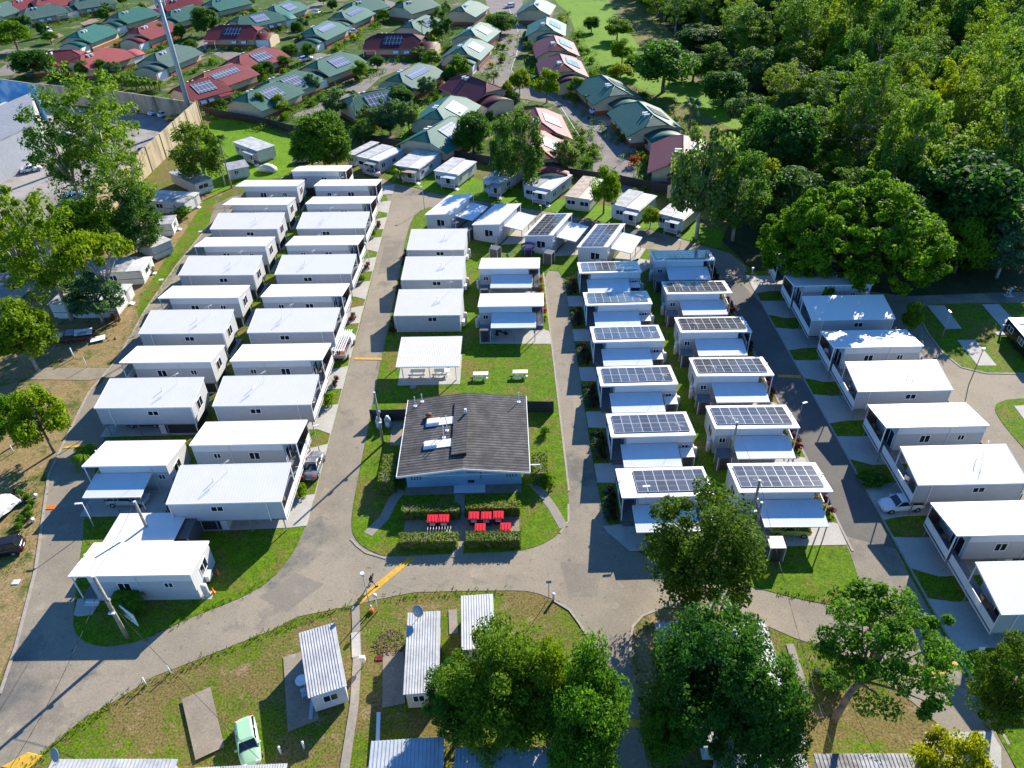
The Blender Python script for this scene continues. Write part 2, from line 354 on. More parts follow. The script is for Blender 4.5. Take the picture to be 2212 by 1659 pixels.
flat('side_road', [('w', 53.2, 108), (1964, 621), (2060, 618), (2212, 617), (2400, 617), (2500, 800), (2450, 1100), ('w', 60, 40), ('w', 53.2, 26)], .02, 'asphalt')
lawn([(1355, 1420), (1364, 1352), (1386, 1331), (1420, 1319), (1450, 1314), (1480, 1340), (1440, 1420), (1400, 1560), (1410, 1700), (1398, 1659), (1384, 1564), (1372, 1484)], 'verge', 'dry', .05)
# concrete pads and drives
def pad(pts, mat='concrete', name='driveway', z=.10): return flat(name, pts, z, mat)
for i in range(12):                        # middle road side of the second row: pads reach the kerb, little lawns between
    y = 56.0+8.13*i
    if i % 2 == 0: pad([('w', -35.9, y+.1), ('w', -24.3, y+.1), ('w', -22.5, y-.9+(1.2 if i == 0 else 0)), ('w', -22.5, y+5.0), ('w', -24.3, y+4.8), ('w', -35.9, y+4.8)])
    else: pad([('w', -35.9, y+.1), ('w', -24.3, y+.1), ('w', -22.5, y+.2), ('w', -22.5, y+5.4), ('w', -24.3, y+4.8), ('w', -35.9, y+4.8)])
for i in range(9): pad([('w', -51.3, 72.5+8.37*i), ('w', -39.3, 72.3+8.37*i), ('w', -39.3, 77+8.37*i), ('w', -51.3, 77.2+8.37*i)])
for i in range(9):                         # right hand row
    y = 38.8+7.87*i
    pad([('w', 38.2, y-.6), ('w', 40.4, y-.2), ('w', 51.3, y-.2), ('w', 51.3, y+4.7), ('w', 40.4, y+4.7), ('w', 38.2, y+5.2)] if i % 2 == 0 else [('w', 38.2, y+.9), ('w', 40.4, y-.2), ('w', 51.3, y-.2), ('w', 51.3, y+4.7), ('w', 40.4, y+4.7), ('w', 38.2, y+4.9)])
for i in range(6):                         # pads under the awnings of the paired solar cabins
    y = 54.85+9.56*i
    if i: pad([('w', 9.1, y-3.3), ('w', 12.4, y-3.6), ('w', 18.4, y-3.6), ('w', 18.4, y), ('w', 12.6, y), ('w', 12.3, y-.3), ('w', 9.1, y-.2)])
    y = 54.9+10.1*i
    pad([('w', 24.5, y-3.9), ('w', 33.2, y-4.1), ('w', 33.3, y-1.2), ('w', 32.2, y-.8), ('w', 31, y), ('w', 24.5, y)])
pad([(1302, 1138), (1390, 1128), (1400, 1190), (1360, 1192), (1335, 1170), (1313, 1152)])
pad([('w', -48, 59), ('w', -47, 58.9), ('w', -38.6, 58.6), ('w', -38.6, 62.8), ('w', -48, 62.8)])
pad([(160, 1330), (168, 1295), (205, 1292), (210, 1312), (200, 1329), (170, 1333)])
pad([('w', -4.4, 90.1), ('w', 5.8, 89.3), ('w', 5.7, 92.6), ('w', 4, 93.9), ('w', -4.4, 93.9)])
pad([('w', -4.4, 101.8), ('w', 4.3, 101.4), ('w', 4.3, 105), ('w', -4.4, 105.4)])
pad([('w', -15.2, 80.8), ('w', -6.9, 80.6), ('w', -6.8, 87.5), ('w', -15.2, 87.6)], name='shelter_slab')
for (x, y) in ((-9.81, 126.26), (-1.11, 121.24), (7.76, 116.11), (16.38, 111.06)):
    q = [(0, -.2), (9, -.2), (9, -4), (2, -4)]; a = R(64.5)
    pad([('w', x+u*math.cos(a)-v*math.sin(a), y+u*math.sin(a)+v*math.cos(a)) for u, v in q])
pad([('w', 21, 108), ('w', 25, 112.5), ('w', 22, 114), ('w', 19, 112)])
for q in ([(2002, 661), (2040, 661), (2077, 711), (2044, 712)], [(2121, 659), (2157, 658), (2205, 708), (2175, 722)], [(2067, 736), (2106, 735), (2153, 791), (2112, 791)], [(2190, 878), (2230, 876), (2290, 940), (2240, 945)]): pad(q, name='caravan_slab')
pad([(60, 820), (90, 795), (250, 795), (240, 812), (195, 822)], 'old_concrete', 'old_slab', .05)
for q in ([(394, 1513), (456, 1487), (486, 1616), (424, 1645)],): pad(q, 'old_concrete', 'old_slab', .22)
pad([(612, 1421), (655, 1408), (690, 1555), (622, 1582)], 'old_concrete', 'old_slab', .08)
pad([(827, 1409), (872, 1409), (875, 1520), (826, 1530)], 'old_concrete', 'old_slab', .06)
pad([(2022, 1700), (2012, 1688), (1995, 1585), (2140, 1585), (2160, 1620), (2160, 1700)], 'concrete', 'old_slab', .3)
def path(pts, wd=1.0, mat='path', name='path', z=.09):
    q = [Vector((p[1], p[2], 0)) if p[0] == 'w' else P(*p) for p in pts]; L = []; Rr = []
    for i, p in enumerate(q):
        d = (q[min(i+1, len(q)-1)]-q[max(i-1, 0)]).normalized(); n = Vector((-d.y, d.x, 0))*wd/2
        L.append(('w', p.x+n.x, p.y+n.y)); Rr.append(('w', p.x-n.x, p.y-n.y))
    return flat(name, L+Rr[::-1], z, mat)
path([(768, 1310), (772, 1420), (766, 1520), (745, 1659), (738, 1740)], .75)
path([(768, 1367), (770, 1420)], .77, 'concrete', z=.105)
path([(795, 1155), (830, 1120), (850, 1080), (868, 1060)], 1.1)
path([(1218, 1140), (1195, 1100), (1170, 1065), (1150, 1045)], 1.0)
path([(988, 1205), (992, 1170), (993, 1060)], 1.1)
path([(980, 1370), (978, 1318)], .8)
path([(1706, 1392), (1740, 1500)], .7)
path([('w', -12.4, 61.1), ('w', .6, 60.8)], 1.6, 'old_concrete')
path([(836, 917), (880, 917)], .9)
flat('old_slab', [(842, 963), (868, 964), (868, 922), (846, 922)], .11, 'old_concrete')
flat('bin_yard', [('w', -12, 53.6), ('w', .2, 53.3), ('w', .2, 56.6), ('w', -12, 56.6)], .115, 'old_concrete')
def edging(pts, wd=.22): return path(pts, wd, 'concrete_edge', 'kerb', .085)
edging([(758, 1165), (772, 1180), (790, 1194), (834, 1207)]); edging([('w', 5.85, 60), ('w', 5.85, 111)]); edging([(1228, 1090), (1228, 1126), (1210, 1153)])
edging([(1195, 1297), (1230, 1318), (1250, 1345), (1266, 1370)]); edging([(1362, 1420), (1361, 1389), (1367, 1354), (1388, 1331), (1420, 1318)])
edging([('w', 38.15, 104), ('w', 38.15, 30)]); edging([('w', 33.45, 104), ('w', 33.45, 50)]); edging([(1978, 664), (2002, 717), (2036, 762), (2076, 794), (2129, 807), (2230, 808)]); edging([(77, 1232), (106, 1025), (138, 956), (191, 850), (255, 775), (313, 672), (382, 573), (451, 488)], .3)
edging([('w', -22.5, 60), ('w', -22.5, 138)], .15); edging([(77, 1232), (34, 1399), (0, 1500)], .3)
def patch(pts, c): return flat('road_patch', pts, .034, c)
patch([(840, 1262), (1130, 1240), (1138, 1275), (1010, 1276), (895, 1279)], 'patch_pale'); patch([(560, 1290), (640, 1240), (700, 1262), (620, 1322)], 'patch_grey'); patch([(120, 1470), (260, 1440), (330, 1460), (150, 1560)], 'patch_pale'); patch([('w', -21.6, 84), ('w', -18.6, 84), ('w', -18.7, 97), ('w', -21.4, 95)], 'patch_pale'); patch([('w', -21.5, 112), ('w', -19, 113), ('w', -18.8, 124), ('w', -21.7, 125)], 'patch_grey'); patch([('w', 6.2, 70), ('w', 7.6, 70), ('w', 7.8, 92), ('w', 6.3, 91)], 'patch_pale'); patch([(1210, 1215), (1300, 1220), (1290, 1290), (1230, 1290)], 'patch_grey'); patch([('w', 6.2, 99), ('w', 8.6, 99), ('w', 8.6, 110), ('w', 6.4, 110.5)], 'patch_pale')
q_ = [P(*p) for p in ((1230, 300), (1185, 225), (1135, 188), (1098, 172), (1085, 152), (1098, 118), (1108, 85), (1095, 45), (1082, 10))]
for i_ in range(len(q_)-1): a_, b_ = q_[i_], q_[i_+1]; d_ = (b_-a_).normalized(); n_ = Vector((-d_.y, d_.x, 0))*.07; o_ = Vector((d_.y, -d_.x, 0))*2.6; m = MB(); m.add([a_+o_-n_, b_+o_-n_, b_+o_+n_, a_+o_+n_], [(0, 1, 2, 3)]); structure(m.build('road_marking', 'label_white', None, (0, 0, .10)))
flat('lane', [('w', 33.6, 52), ('w', 38.0, 50), ('w', 38.2, 70), ('w', 38.4, 96), ('w', 36.5, 106), ('w', 33.4, 104), ('w', 33.3, 82)], .038, 'asphalt_shade')  # shade over the right road's middle stretch, painted in as a darker asphalt sheet
# painted speed humps (low raised strips)
def hump(pts, label):
    q = pix(pts); c = [sum(p[0] for p in q)/4, sum(p[1] for p in q)/4]; m = MB()
    b = [(p[0], p[1], .028) for p in q]; t = [(c[0]+(p[0]-c[0])*.9, c[1]+(p[1]-c[1])*.9, .085) for p in q]
    a = sum(q[i][0]*q[(i+1) % 4][1]-q[(i+1) % 4][0]*q[i][1] for i in range(4))
    if a < 0: b = b[::-1]; t = t[::-1]
    m.hexa(b, t); return tag(m.build('speed_hump', 'yellow_paint'), label, 'speed hump', 'yellow speed humps')
hump([(768, 1296), (884, 1203), (899, 1206), (780, 1306)], 'long diagonal yellow speed hump the walker is crossing')
hump([(763, 778), (763, 773), (827, 774), (826, 779)], 'narrow yellow speed hump across the road beside the picnic shelter')
hump([(131, 971), (140, 965), (212, 957), (208, 963)], 'shaded yellow speed hump across the far left road')
hump([(1340, 1572), (1342, 1552), (1384, 1556), (1386, 1573)], 'dappled yellow speed hump between the bottom trees')
hump([(1680, 815), (1680, 810), (1742, 812), (1744, 818)], 'faded yellow speed hump on the dark right road')
hump([(1990, 1465), (2060, 1426), (2072, 1438), (2005, 1478)], 'yellow speed hump behind the leaning tree at lower right')
hump([(0, 1659), (60, 1625), (96, 1633), (55, 1670)], 'worn orange yellow hump at the bottom left corner')
flat('village_ground', [('w', -77.6, 203.8), ('w', -58, 192), ('w', -51.5, 186.6), ('w', -29.8, 176.3), ('w', -11.5, 164.7), ('w', 4, 156), ('w', 23.4, 146.3), ('w', 33.3, 139.7), ('w', 40, 150), ('w', 28, 215), ('w', 25, 420), ('w', -330, 520), ('w', -250, 250)], .011, 'garden_soil')
flat('grass_strip', [(830, 376), (1000, 380), (1250, 440), (1420, 455), (1560, 500), (1560, 540), (1480, 518), (1401, 494), (1366, 495), (1244, 466), (1100, 443), (1020, 430), (956, 420), (900, 406), (850, 394)], .034, 'lush')
# far village roads
def vroad(pts, wd, mat='road_far', name='village_road'): return path(pts, wd, mat, name, .02+.004*(vroad.k))
vroad.k = 0
for pts, wd in (([(1310, 420), (1330, 380), (1320, 320), (1280, 260), (1225, 218), (1150, 205), (1090, 170), (1068, 150), (1095, 110), (1112, 70), (1080, 20), (1065, -20)], 9), ([(1090, 180), (1020, 190), (900, 168), (870, 145), (800, 165), (760, 200), (690, 240)], 7), ([(690, 240), (620, 250), (560, 235)], 5), ([(870, 145), (800, 130), (760, 150)], 8), ([(760, 150), (690, 120), (600, 120), (520, 130), (440, 95), (300, 100), (150, 110), (0, 112)], 7), ([(830, 150), (850, 100), (900, 60), (880, 20), (700, -30)], 7), ([(440, 95), (500, 60), (640, 30), (700, 5)], 6), ([(150, 110), (230, 60), (300, 30), (420, -20)], 6), ([(640, 180), (760, 150)], 5), ([(0, 165), (60, 120), (150, 110)], 7), ([(1110, 40), (1110, 0), (1120, -30)], 7), ([(320, 190), (400, 130), (440, 95)], 6)):
    vroad(pts, wd); vroad.k += 1
def drive(x, y, s=6):
    drive.k += 1
    return flat("paved_drive", [(x-s*3, y+s), (x+s*2, y-s), (x+s*4, y), (x-s, y+s*2)], .10+.004*drive.k, "paver")
drive.k = 0
for x, y in ((190, 45), (290, 42), (115, 78), (160, 110), (590, 165), (560, 205), (650, 200), (750, 170), (640, 210), (720, 130), (500, 90), (480, 150), (650, 80), (890, 150), (420, 120), (800, 90), (580, 230), (1050, 215)): drive(x, y)
flat('field', [(1195, 0), (1230, 30), (1262, 130), (1275, 150), (1300, 160), (1330, 170), (1400, 200), (1500, 235), (1600, 290), (1700, 300), (1760, 250), (1660, 200), (1500, 180), (1420, 150), (1350, 60), (1300, -20), (1190, -20)], .03, 'lush', 1)
flat('grass_strip', [(440, 262), (520, 255), (600, 285), (640, 310), (640, 380), (520, 395), (470, 420), (430, 420), (430, 330)], .025, 'lush', 1)
flat('grass_strip', [(470, 425), (456, 480), (420, 528), (385, 575), (350, 625), (316, 675), (300, 690), (296, 660), (330, 600), (372, 540), (420, 470), (440, 430)], .024, 'lawn', 1)
flat('grass_strip', [(850, 330), (880, 260), (905, 230), (925, 235), (905, 300), (890, 330)], .025, 'lush')
flat('forest_floor', [(1420, -40), (1440, 60), (1560, 180), (1700, 240), (1700, 300), (1600, 420), (1560, 520), (1640, 600), (1960, 640), (2500, 620), (2700, -40)], .022, 'forest_floor')
flat('car_park', [('w', -77, 196.5), ('w', -78.2, 147), ('w', -79.2, 100), ('w', -160, 100), ('w', -170, 230), ('w', -104, 211)], .05, 'car_park')
# ------------------------------------------------------------------ park cabins
def window(par, x, z, wd, ht, y=0, side='F'):
    """sliding window on the front (F, y const), back (B), or an end wall (E, x const -> here y is the x value and x the y value)."""
    m = MB(); fr = MB(); t = .06
    def bx(mb, a0, a1, z0, z1, o0, o1):
        if side == 'F': mb.box(a0, a1, y-o1, y-o0, z0, z1)
        elif side == 'B': mb.box(a0, a1, y+o0, y+o1, z0, z1)
        elif side == 'E': mb.box(y+o0, y+o1, a0, a1, z0, z1)
        else: mb.box(y-o1, y-o0, a0, a1, z0, z1)
    bx(m, x, x+wd, z, z+ht, -.05, .015)
    for a0, a1, z0, z1 in ((x-t, x+wd+t, z-t, z), (x-t, x+wd+t, z+ht, z+ht+t), (x-t, x, z, z+ht), (x+wd, x+wd+t, z, z+ht), (x+wd/2-.035, x+wd/2+.035, z, z+ht)): bx(fr, a0, a1, z0, z1, -.03, .05)
    o = m.build('window', 'glass', par); fr.build('frame', 'white_paint', o); return o
def antenna(par, x, y, z, h=1.6, mat='antenna_metal', yaw=.5):
    m = MB(); m.cyl((x, y, z-.1), (x, y, z+h), .02, .02, 5); c, s_ = math.cos(yaw), math.sin(yaw)
    m.cyl((x-.55*c, y-.55*s_, z+h), (x+.55*c, y+.55*s_, z+h), .014, .014, 4)
    for k in range(7):
        q = -.5+.165*k; l = .13+.025*k
        m.cyl((x+q*c-l*s_, y+q*s_+l*c, z+h), (x+q*c+l*s_, y+q*s_-l*c, z+h), .008, .008, 4)
    return m.build('antenna', mat, par)
PANEL = {}
def panel(par, loc, rot, wd, ln, mat='panel'):
    k = (round(wd, 2), round(ln, 2), mat)
    if k not in PANEL:
        m = MB(); m.box(0, wd, 0, ln, 0, .035); o = m.build('solar_panel', mat, par)
        f = MB(); t = .022
        for a in ((-.01, t, -.01, ln+.01), (wd-t, wd+.01, -.01, ln+.01), (t, wd-t, -.01, t), (t, wd-t, ln-t, ln+.01), (t, wd-t, ln/2-.009, ln/2+.009)): f.box(a[0], a[1], a[2], a[3], -.01, .045)
        PANEL[k] = (o.data, f.build('frame', 'panel_frame', o).data)
    else:
        o = bpy.data.objects.new('solar_panel', PANEL[k][0]); C.objects.link(o); o.parent = par; KIDS.setdefault(par.name, []).append(o)
        fo = bpy.data.objects.new('frame', PANEL[k][1]); C.objects.link(fo); fo.parent = o; KIDS.setdefault(o.name, []).append(fo)
    o.location = loc; o.rotation_euler = rot; return o
def railing(par, pts, z0, ht=1.0, solid=False):
    m = MB()
    for i in range(len(pts)-1):
        a = Vector((*pts[i], 0)); b = Vector((*pts[i+1], 0)); d = b-a; L = d.length; d /= L; n = Vector((-d.y, d.x, 0))*.025
        def bar(s0, s1, za, zb, th=1.0):
            p = a+d*s0; q = a+d*s1; k = n*th
            m.hexa([p-k+Vector((0, 0, za)), q-k+Vector((0, 0, za)), q+k+Vector((0, 0, za)), p+k+Vector((0, 0, za))], [p-k+Vector((0, 0, zb)), q-k+Vector((0, 0, zb)), q+k+Vector((0, 0, zb)), p+k+Vector((0, 0, zb))])
        bar(0, L, z0+ht-.07, z0+ht, 1.6); bar(0, L, z0+.08, z0+.14)
        nb = int(L/(.17 if not solid else .11))
        for k in range(nb+1): bar(k*(L-.05)/max(nb, 1), k*(L-.05)/max(nb, 1)+(.05 if not solid else .085), z0+.14, z0+ht-.07, .5)
    return m.build('railing', 'white_paint', par)
def posts(par, pts, z0, z1, r=.05, mat='white_paint', name='post'):
    for x, y in pts:
        m = MB(); m.box(x-r, x+r, y-r, y+r, z0, z1); m.build(name, mat, par)
def X(mir, L, a, b):                       # mirrored x interval
    return (L-b, L-a) if mir else (a, b)
def ground_cabin(label, mir=False, solar=0, carport=True, L=9.45, D=5.25, tank=True, plus=False, green=False):
    """cabin on the ground; origin under the left front eave, roof falls to the back, porch at the left (or right if mir)"""
    h = thing('park_cabin', label, 'cabin'); ZF, ZB, F = 3.9, 2.95, .5; sl = (ZB-ZF)/D; PW = 1.75
    rz = lambda y: ZF+sl*y
    wx0, wx1 = X(mir, L, PW, L-.12)
    y0, y1 = .12, D-.12
    m = MB(); m.slope(wx0, wx1, y0, y1, .05, rz(y0)-.13, rz(y1)-.13); m.build('wall', ['wall_grey'], h)
    m = MB(); m.box(wx0-.003, wx1+.003, y0-.02, y0, 2.78, rz(y0)-.13); m.build('wall_panel', 'wall_light', h)
    ex = wx1 if not mir else wx0           # far end wall facing away from the porch: pale sheet
    m = MB(); a0, a1 = (ex, ex+.02) if not mir else (ex-.02, ex)
    m.slope(a0, a1, y0, y1, .05, rz(y0)-.14, rz(y1)-.14); m.build('end_wall', 'wall_end', h)
    m = MB(); m.slab(0, L, 0, D, ZF, ZB, .12); m.build('roof', 'roof_white', h)
    m = MB(); m.box(-.02, L+.02, -.03, 0, ZF-.16, ZF+.02); m.slab(-.03, 0, 0, D, ZF+.02, ZB+.02, .17); m.slab(L, L+.03, 0, D, ZF+.02, ZB+.02, .17); m.box(-.02, L+.02, D, D+.10, ZB-.14, ZB+.01); m.build('gutter', 'white_paint', h)
    # porch: deck, side screen, posts, rail, steps, glass door
    p0, p1 = X(mir, L, .05, PW); q = MB(); q.box(p0, p1, .1, D-.1, .05, F); q.build('deck', 'deck', h)
    ox = p0 if not mir else p1
    posts(h, [(ox+(.06 if not mir else -.06), .12), (ox+(.06 if not mir else -.06), D*.55)], F, 3.7)
    m = MB(); a, b = X(mir, L, .05, PW); m.box(a, b, D-.16, D-.10, F, ZB-.12); m.build('screen_wall', 'brown_wall', h)
    railing(h, [(ox+(.06 if not mir else -.06), D-.2), (ox+(.06 if not mir else -.06), .9)], F, 1.0)
    for k in range(2):
        m = MB(); m.box(p0+.15, p1-.1, -.28*(k+1)+.1, -.28*k+.1, .05, F-.17*(k+1)); m.build('step', 'deck', h)
    dx = wx0 if not mir else wx1; sd_ = 'W' if not mir else 'E'
    m = MB(); (m.box(dx-.03, dx, 1.2, 3.0, F, 2.55) if not mir else m.box(dx, dx+.03, 1.2, 3.0, F, 2.55)); d = m.build('glass_door', 'glass', h)
    m = MB(); a = (dx-.05, dx-.0) if not mir else (dx, dx+.05)
    for s0, s1 in ((1.13, 1.2), (2.07, 2.13), (3.0, 3.07)): m.box(a[0], a[1], s0, s1, F, 2.6)
    m.box(a[0], a[1], 1.2, 3.0, 2.55, 2.62); m.build('frame', 'white_paint', d)
    a, b = X(mir, L, 8.1, 8.75); window(h, a, 1.75, b-a, .62, y0)
    a, b = X(mir, L, 3.2, 4.6); window(h, a, 1.3, b-a, 1.0, y1, 'B')
    window(h, 1.4, 1.15, 1.5, 1.25, (ex+.02 if not mir else ex-.02), 'E' if not mir else 'W')
    if carport:
        c0, c1 = X(mir, L, 1.15, 7.45)
        m = MB(); m.slab(c0, c1, -3.35, .06, 2.42, 2.74, .1); m.build('awning_roof', 'roof_awning', h)
        m = MB(); m.box(c0-.02, c1+.02, -3.40, -3.35, 2.28, 2.44); m.slab(c0-.04, c0, -3.35, .06, 2.43, 2.75, .16); m.slab(c1, c1+.04, -3.35, .06, 2.43, 2.75, .16); m.build('awning_gutter', 'white_paint', h)
        posts(h, [(c0+.12, -3.25), ((c0+c1)/2, -3.25), (c1-.12, -3.25)], 0, 2.3, .045, 'post_steel')
    # services
    m = MB(); s0 = ex+.05 if not mir else ex-.4; m.box(s0, s0+.35, 1.0, 1.85, .75, 1.4); m.box(s0+.3 if not mir else s0-.0, s0+.36 if not mir else s0+.05, 1.1, 1.75, .82, 1.33); m.build('air_conditioner', 'ac_white', h)
    if tank:
        m = MB(); tx = ex+.42 if not mir else ex-.42; m.lathe((tx, .55, .08), [(.27, 0), (.29, .05), (.29, 1.35), (.24, 1.45), (.05, 1.48)], 12); m.build('water_heater', 'tank', h)
    antenna(h, *( (7.6, .5, 3.8) if not mir else (L-7.6, .5, 3.8)), 1.2, yaw=-.6)
    m = MB(); a, b = X(mir, L, 7.55, 7.62); m.box(a, b, y0-.09, y0-.02, .1, 3.75); m.build('downpipe', 'wall_light', h)
    if solar:
        pw = 1.06; n = 7 if solar == 1 else 8; x0 = (L-.28-n*pw) if solar == 1 else .52 if solar == 2 else .40
        rot = (math.atan(sl), 0, 0)
        for i in range(n):
            for j in range(2):
                yy = .80+j*1.98
                panel(h, (x0+i*pw, yy, rz(yy)+.09), rot, 1.045, 1.95)
        m = MB()
        for j in range(2):
            for e in (.35, 1.5):
                yy = .80+j*1.98+e; m.box(x0-.1, x0+n*pw+.05, yy-.03, yy+.03, rz(yy)+.0, rz(yy)+.085)
        m.build('panel_rail', 'charcoal', h)
    if green:
        m = MB(); m.box(-.02, .02, .9, D-.6, F+.15, F+.95); m.build('privacy_screen', 'leaf_bright', h)
    return h
def raised_cabin(label, hi_front, mir, L=11.9, D=4.9, zlo=4.65, zhi=5.42, stairs=False, door_room=True):
    """cabin on posts above its parking bay; hi_front: the roof falls away from the viewer; porch at the left (right if mir)"""
    h = thing('raised_cabin', label, 'cabin'); F = 1.98; ZF, ZB = (zhi, zlo) if hi_front else (zlo, zhi); sl = (ZB-ZF)/D
    rz = lambda y: ZF+sl*y
    PW = 1.6; wx0, wx1 = X(mir, L, PW, L-.1); y0, y1 = .1, D-.1
    m = MB(); m.slope(wx0, wx1, y0, y1, F, rz(y0)-.13, rz(y1)-.13); m.build('wall', 'wall_grey', h)
    if hi_front:
        m = MB(); m.box(wx0-.003, wx1+.003, y0-.02, y0, 4.32, rz(y0)-.13); m.build('wall_panel', 'wall_light', h)
    else:
        m = MB(); a, b = X(mir, L, .06, PW); m.box(a, b, y0, y0+.06, F-.1, rz(y0)-.13); m.build('side_screen', 'wall_grey', h)
    ex = wx1 if not mir else wx0
    m = MB(); a0, a1 = (ex, ex+.02) if not mir else (ex-.02, ex); m.slope(a0, a1, y0, y1, F, rz(y0)-.14, rz(y1)-.14); m.build('end_wall', 'wall_end', h)
    m = MB(); m.slab(0, L, 0, D, ZF, ZB, .12); m.build('roof', 'roof_white', h)
    m = MB(); m.box(-.02, L+.02, -.05, 0, ZF-.15, ZF+.01); m.slab(-.03, 0, 0, D, ZF+.02, ZB+.02, .17); m.slab(L, L+.03, 0, D, ZF+.02, ZB+.02, .17); m.box(-.02, L+.02, D, D+.08, ZB-.14, ZB+.01); m.build('gutter', 'white_paint', h)
    # verandah, bridging the gap to the next cabin on the far side when this one has its low side in front
    dy0, dy1 = (.1, D-.1) if hi_front else (.1, D+3.1)
    p0, p1 = X(mir, L, .04, PW); m = MB(); m.box(p0, p1, dy0, dy1, F-.16, F); m.build('deck', 'deck', h)
    ox = p0+.05 if not mir else p1-.05
    m = MB(); m.box(ox-.05, ox+.05, dy0, dy1, F-.30, F-.02); m.build('fascia', 'white_paint', h)
    railing(h, [(ox, dy1-.05), (ox, dy0+.1)], F, 1.0, True)
    posts(h, [(ox, .16)], F, rz(.16)-.12, .05); posts(h, [(ox, D-.16)], F, rz(D-.16)-.12, .05)
    if hi_front:
        m = MB(); m.box(p0, p1, D-.17, D-.11, F, zlo-.13); m.build('screen_wall', 'brown_wall', h)
    dx = wx0 if not mir else wx1
    m = MB(); (m.box(dx-.03, dx, .5, 2.3, F, 4.05) if not mir else m.box(dx, dx+.03, .5, 2.3, F, 4.05)); d = m.build('glass_door', 'glass', h)
    m = MB(); a = (dx-.06, dx) if not mir else (dx, dx+.06)
    for s0, s1 in ((.43, .5), (1.37, 1.43), (2.3, 2.37)): m.box(a[0], a[1], s0, s1, F, 4.1)
    m.box(a[0], a[1], .5, 2.3, 4.05, 4.12); m.build('frame', 'white_paint', d)
    window(h, 2.9, 2.9, 1.3, 1.15, dx-.0 if not mir else dx, 'W' if not mir else 'E')
    if hi_front:
        a, b = X(mir, L, 4.5, 5.6); window(h, a, 3.1, b-a, .95, y0); a, b = X(mir, L, 8.9, 9.6); window(h, a, 3.35, b-a, .65, y0)
        a, b = X(mir, L, 7.6, 7.67); m = MB(); m.box(a, b, y0-.09, y0-.02, 2, ZF-.15); m.build('downpipe', 'wall_light', h)
    else:
        a, b = X(mir, L, 6.3, 7.5); window(h, a, 3.35, b-a, .62, y0)
        m = MB(); m.box(wx0+.02, wx0+.1, y0-.1, y0-.02, F-.2, zlo-.15); m.box(wx1-.1, wx1-.02, y0-.1, y0-.02, F-.2, zlo-.15); m.build('downpipe', 'white_paint', h)
    window(h, 1.5, 2.95, 1.4, 1.25, ex+(.02 if not mir else -.02), 'E' if not mir else 'W')
    # undercroft: beam frame, posts, lock-up store with screen
    m = MB()
    for yy in (.16, D-.3): m.box(.3, L-.3, yy, yy+.14, F-.2, F-.005)
    for xx in (.4, L*.5, L-.55): m.box(xx, xx+.12, .3, D-.3, F-.2, F-.006)
    m.build('floor_frame', 'post_steel', h)
    posts(h, [(xx, yy) for xx in (.5, L*.36, L*.66, L-.45) for yy in (.24, D-.24)], .05, F-.15, .05, 'post_steel')
    a, b = X(mir, L, L*.62, L-.7); m = MB(); m.box(a, b, .55, D-.5, .05, F-.2); m.build('store_room', 'charcoal', h)
    a, b = X(mir, L, L*.56, L*.62-.01); m = MB(); m.box(a, b, .5, D-.4, .05, F-.2); m.build('store_wall', 'wall_light', h)
    antenna(h, L*.45 if mir else L*.75, D*.8 if not hi_front else .7, rz(D*.8) if not hi_front else ZF, 1.3, yaw=.9)
    m = MB(); vx = L*.62 if not mir else L*.35; m.cyl((vx, D*.55, rz(D*.55)-.05), (vx, D*.55, rz(D*.55)+.55), .04, .04, 6); m.build('vent_pipe', 'lamp_head', h)
    return h
ORD = ['first', 'second', 'third', 'fourth', 'fifth', 'sixth', 'seventh', 'eighth', 'ninth', 'tenth', 'eleventh', 'twelfth']
GR2, GL, GRC = 'raised cabins in the row left of the middle road', 'raised cabins in the far left row', 'raised cabins in the right hand row'
Pr = raised_cabin('', True, True); Qr = raised_cabin('', False, True); Pl = raised_cabin('', True, False); Ql = raised_cabin('', False, False)
SY2 = [55.79, 64.01, 72.0, 80.25, 88.2, 96.58, 104.74, 113.16, 121.09, 129.76, 138.1]
KIND = lambda hi: 'with high pale front' if hi else 'with wide sloping roof'
for i, y in enumerate(SY2):
    hi = i % 2 == 1 or i == 10
    o = inst(Pr if hi else Qr, 'white raised cabin %s, %s from near end left of middle road' % (KIND(hi), ORD[i]), (-36.0, y, 0), R(-1.3-.32*i), GR2)
o = inst(Pr, 'white raised cabin at the far end of the rows, beside the parked silver sedan', (-42, 146.2, 0), R(-5), GR2, (.92, 1, 1))
for i, y in enumerate([72.49, 80.88, 88.98, 97.33, 105.69, 114.03, 122.21, 130.71, 139.39]):
    hi = i % 2 == 1 or i == 8
    inst(Pl if hi else Ql, 'white raised cabin %s, %s from near end of far left row' % (KIND(hi), ORD[i]), (-50.4 if i < 2 else -51.2, y, 0), R(-2.4-.3*i), GL)
for i, y in enumerate([38.75, 46.85, 54.31, 62.42, 69.92, 78.03, 85.82, 93.73]):
    hi = i % 2 == 1
    inst(Pl if hi else Ql, 'raised cabin %s, %s from near end right of the dark road' % (KIND(hi), ORD[i]), (40.65, y, 0), R(-1.0-.2*i), GRC, (.93, 1, 1))
inst(Pl, 'white raised cabin in deep tree shade, farthest of the right hand row', (40.9, 101.7, 0), R(-2.5), GRC, (.93, 1, 1))
SA = ground_cabin('', False, 2); SB = ground_cabin('', True, 3); NB = ground_cabin('', True, 0); NA = ground_cabin('', False, 0); S1 = ground_cabin('', False, 1, green=True)
GA, GB = 'solar cabins right of the narrow lane', 'solar cabins left of the dark right road'
inst(S1, 'solar cabin with green porch screen at the near end by the road junction', (10.8, 54.85, 0), R(-1), GA)
for i, (x, y) in enumerate([(10.92, 64.32), (10.86, 73.89), (11.02, 83.58), (11.0, 93.09), (11.0, 102.66)]):
    inst(SA, 'solar cabin with porch by the narrow lane, %s of six from near end' % ORD[i+1], (x, y, 0), R(-1.1-.1*i), GA)
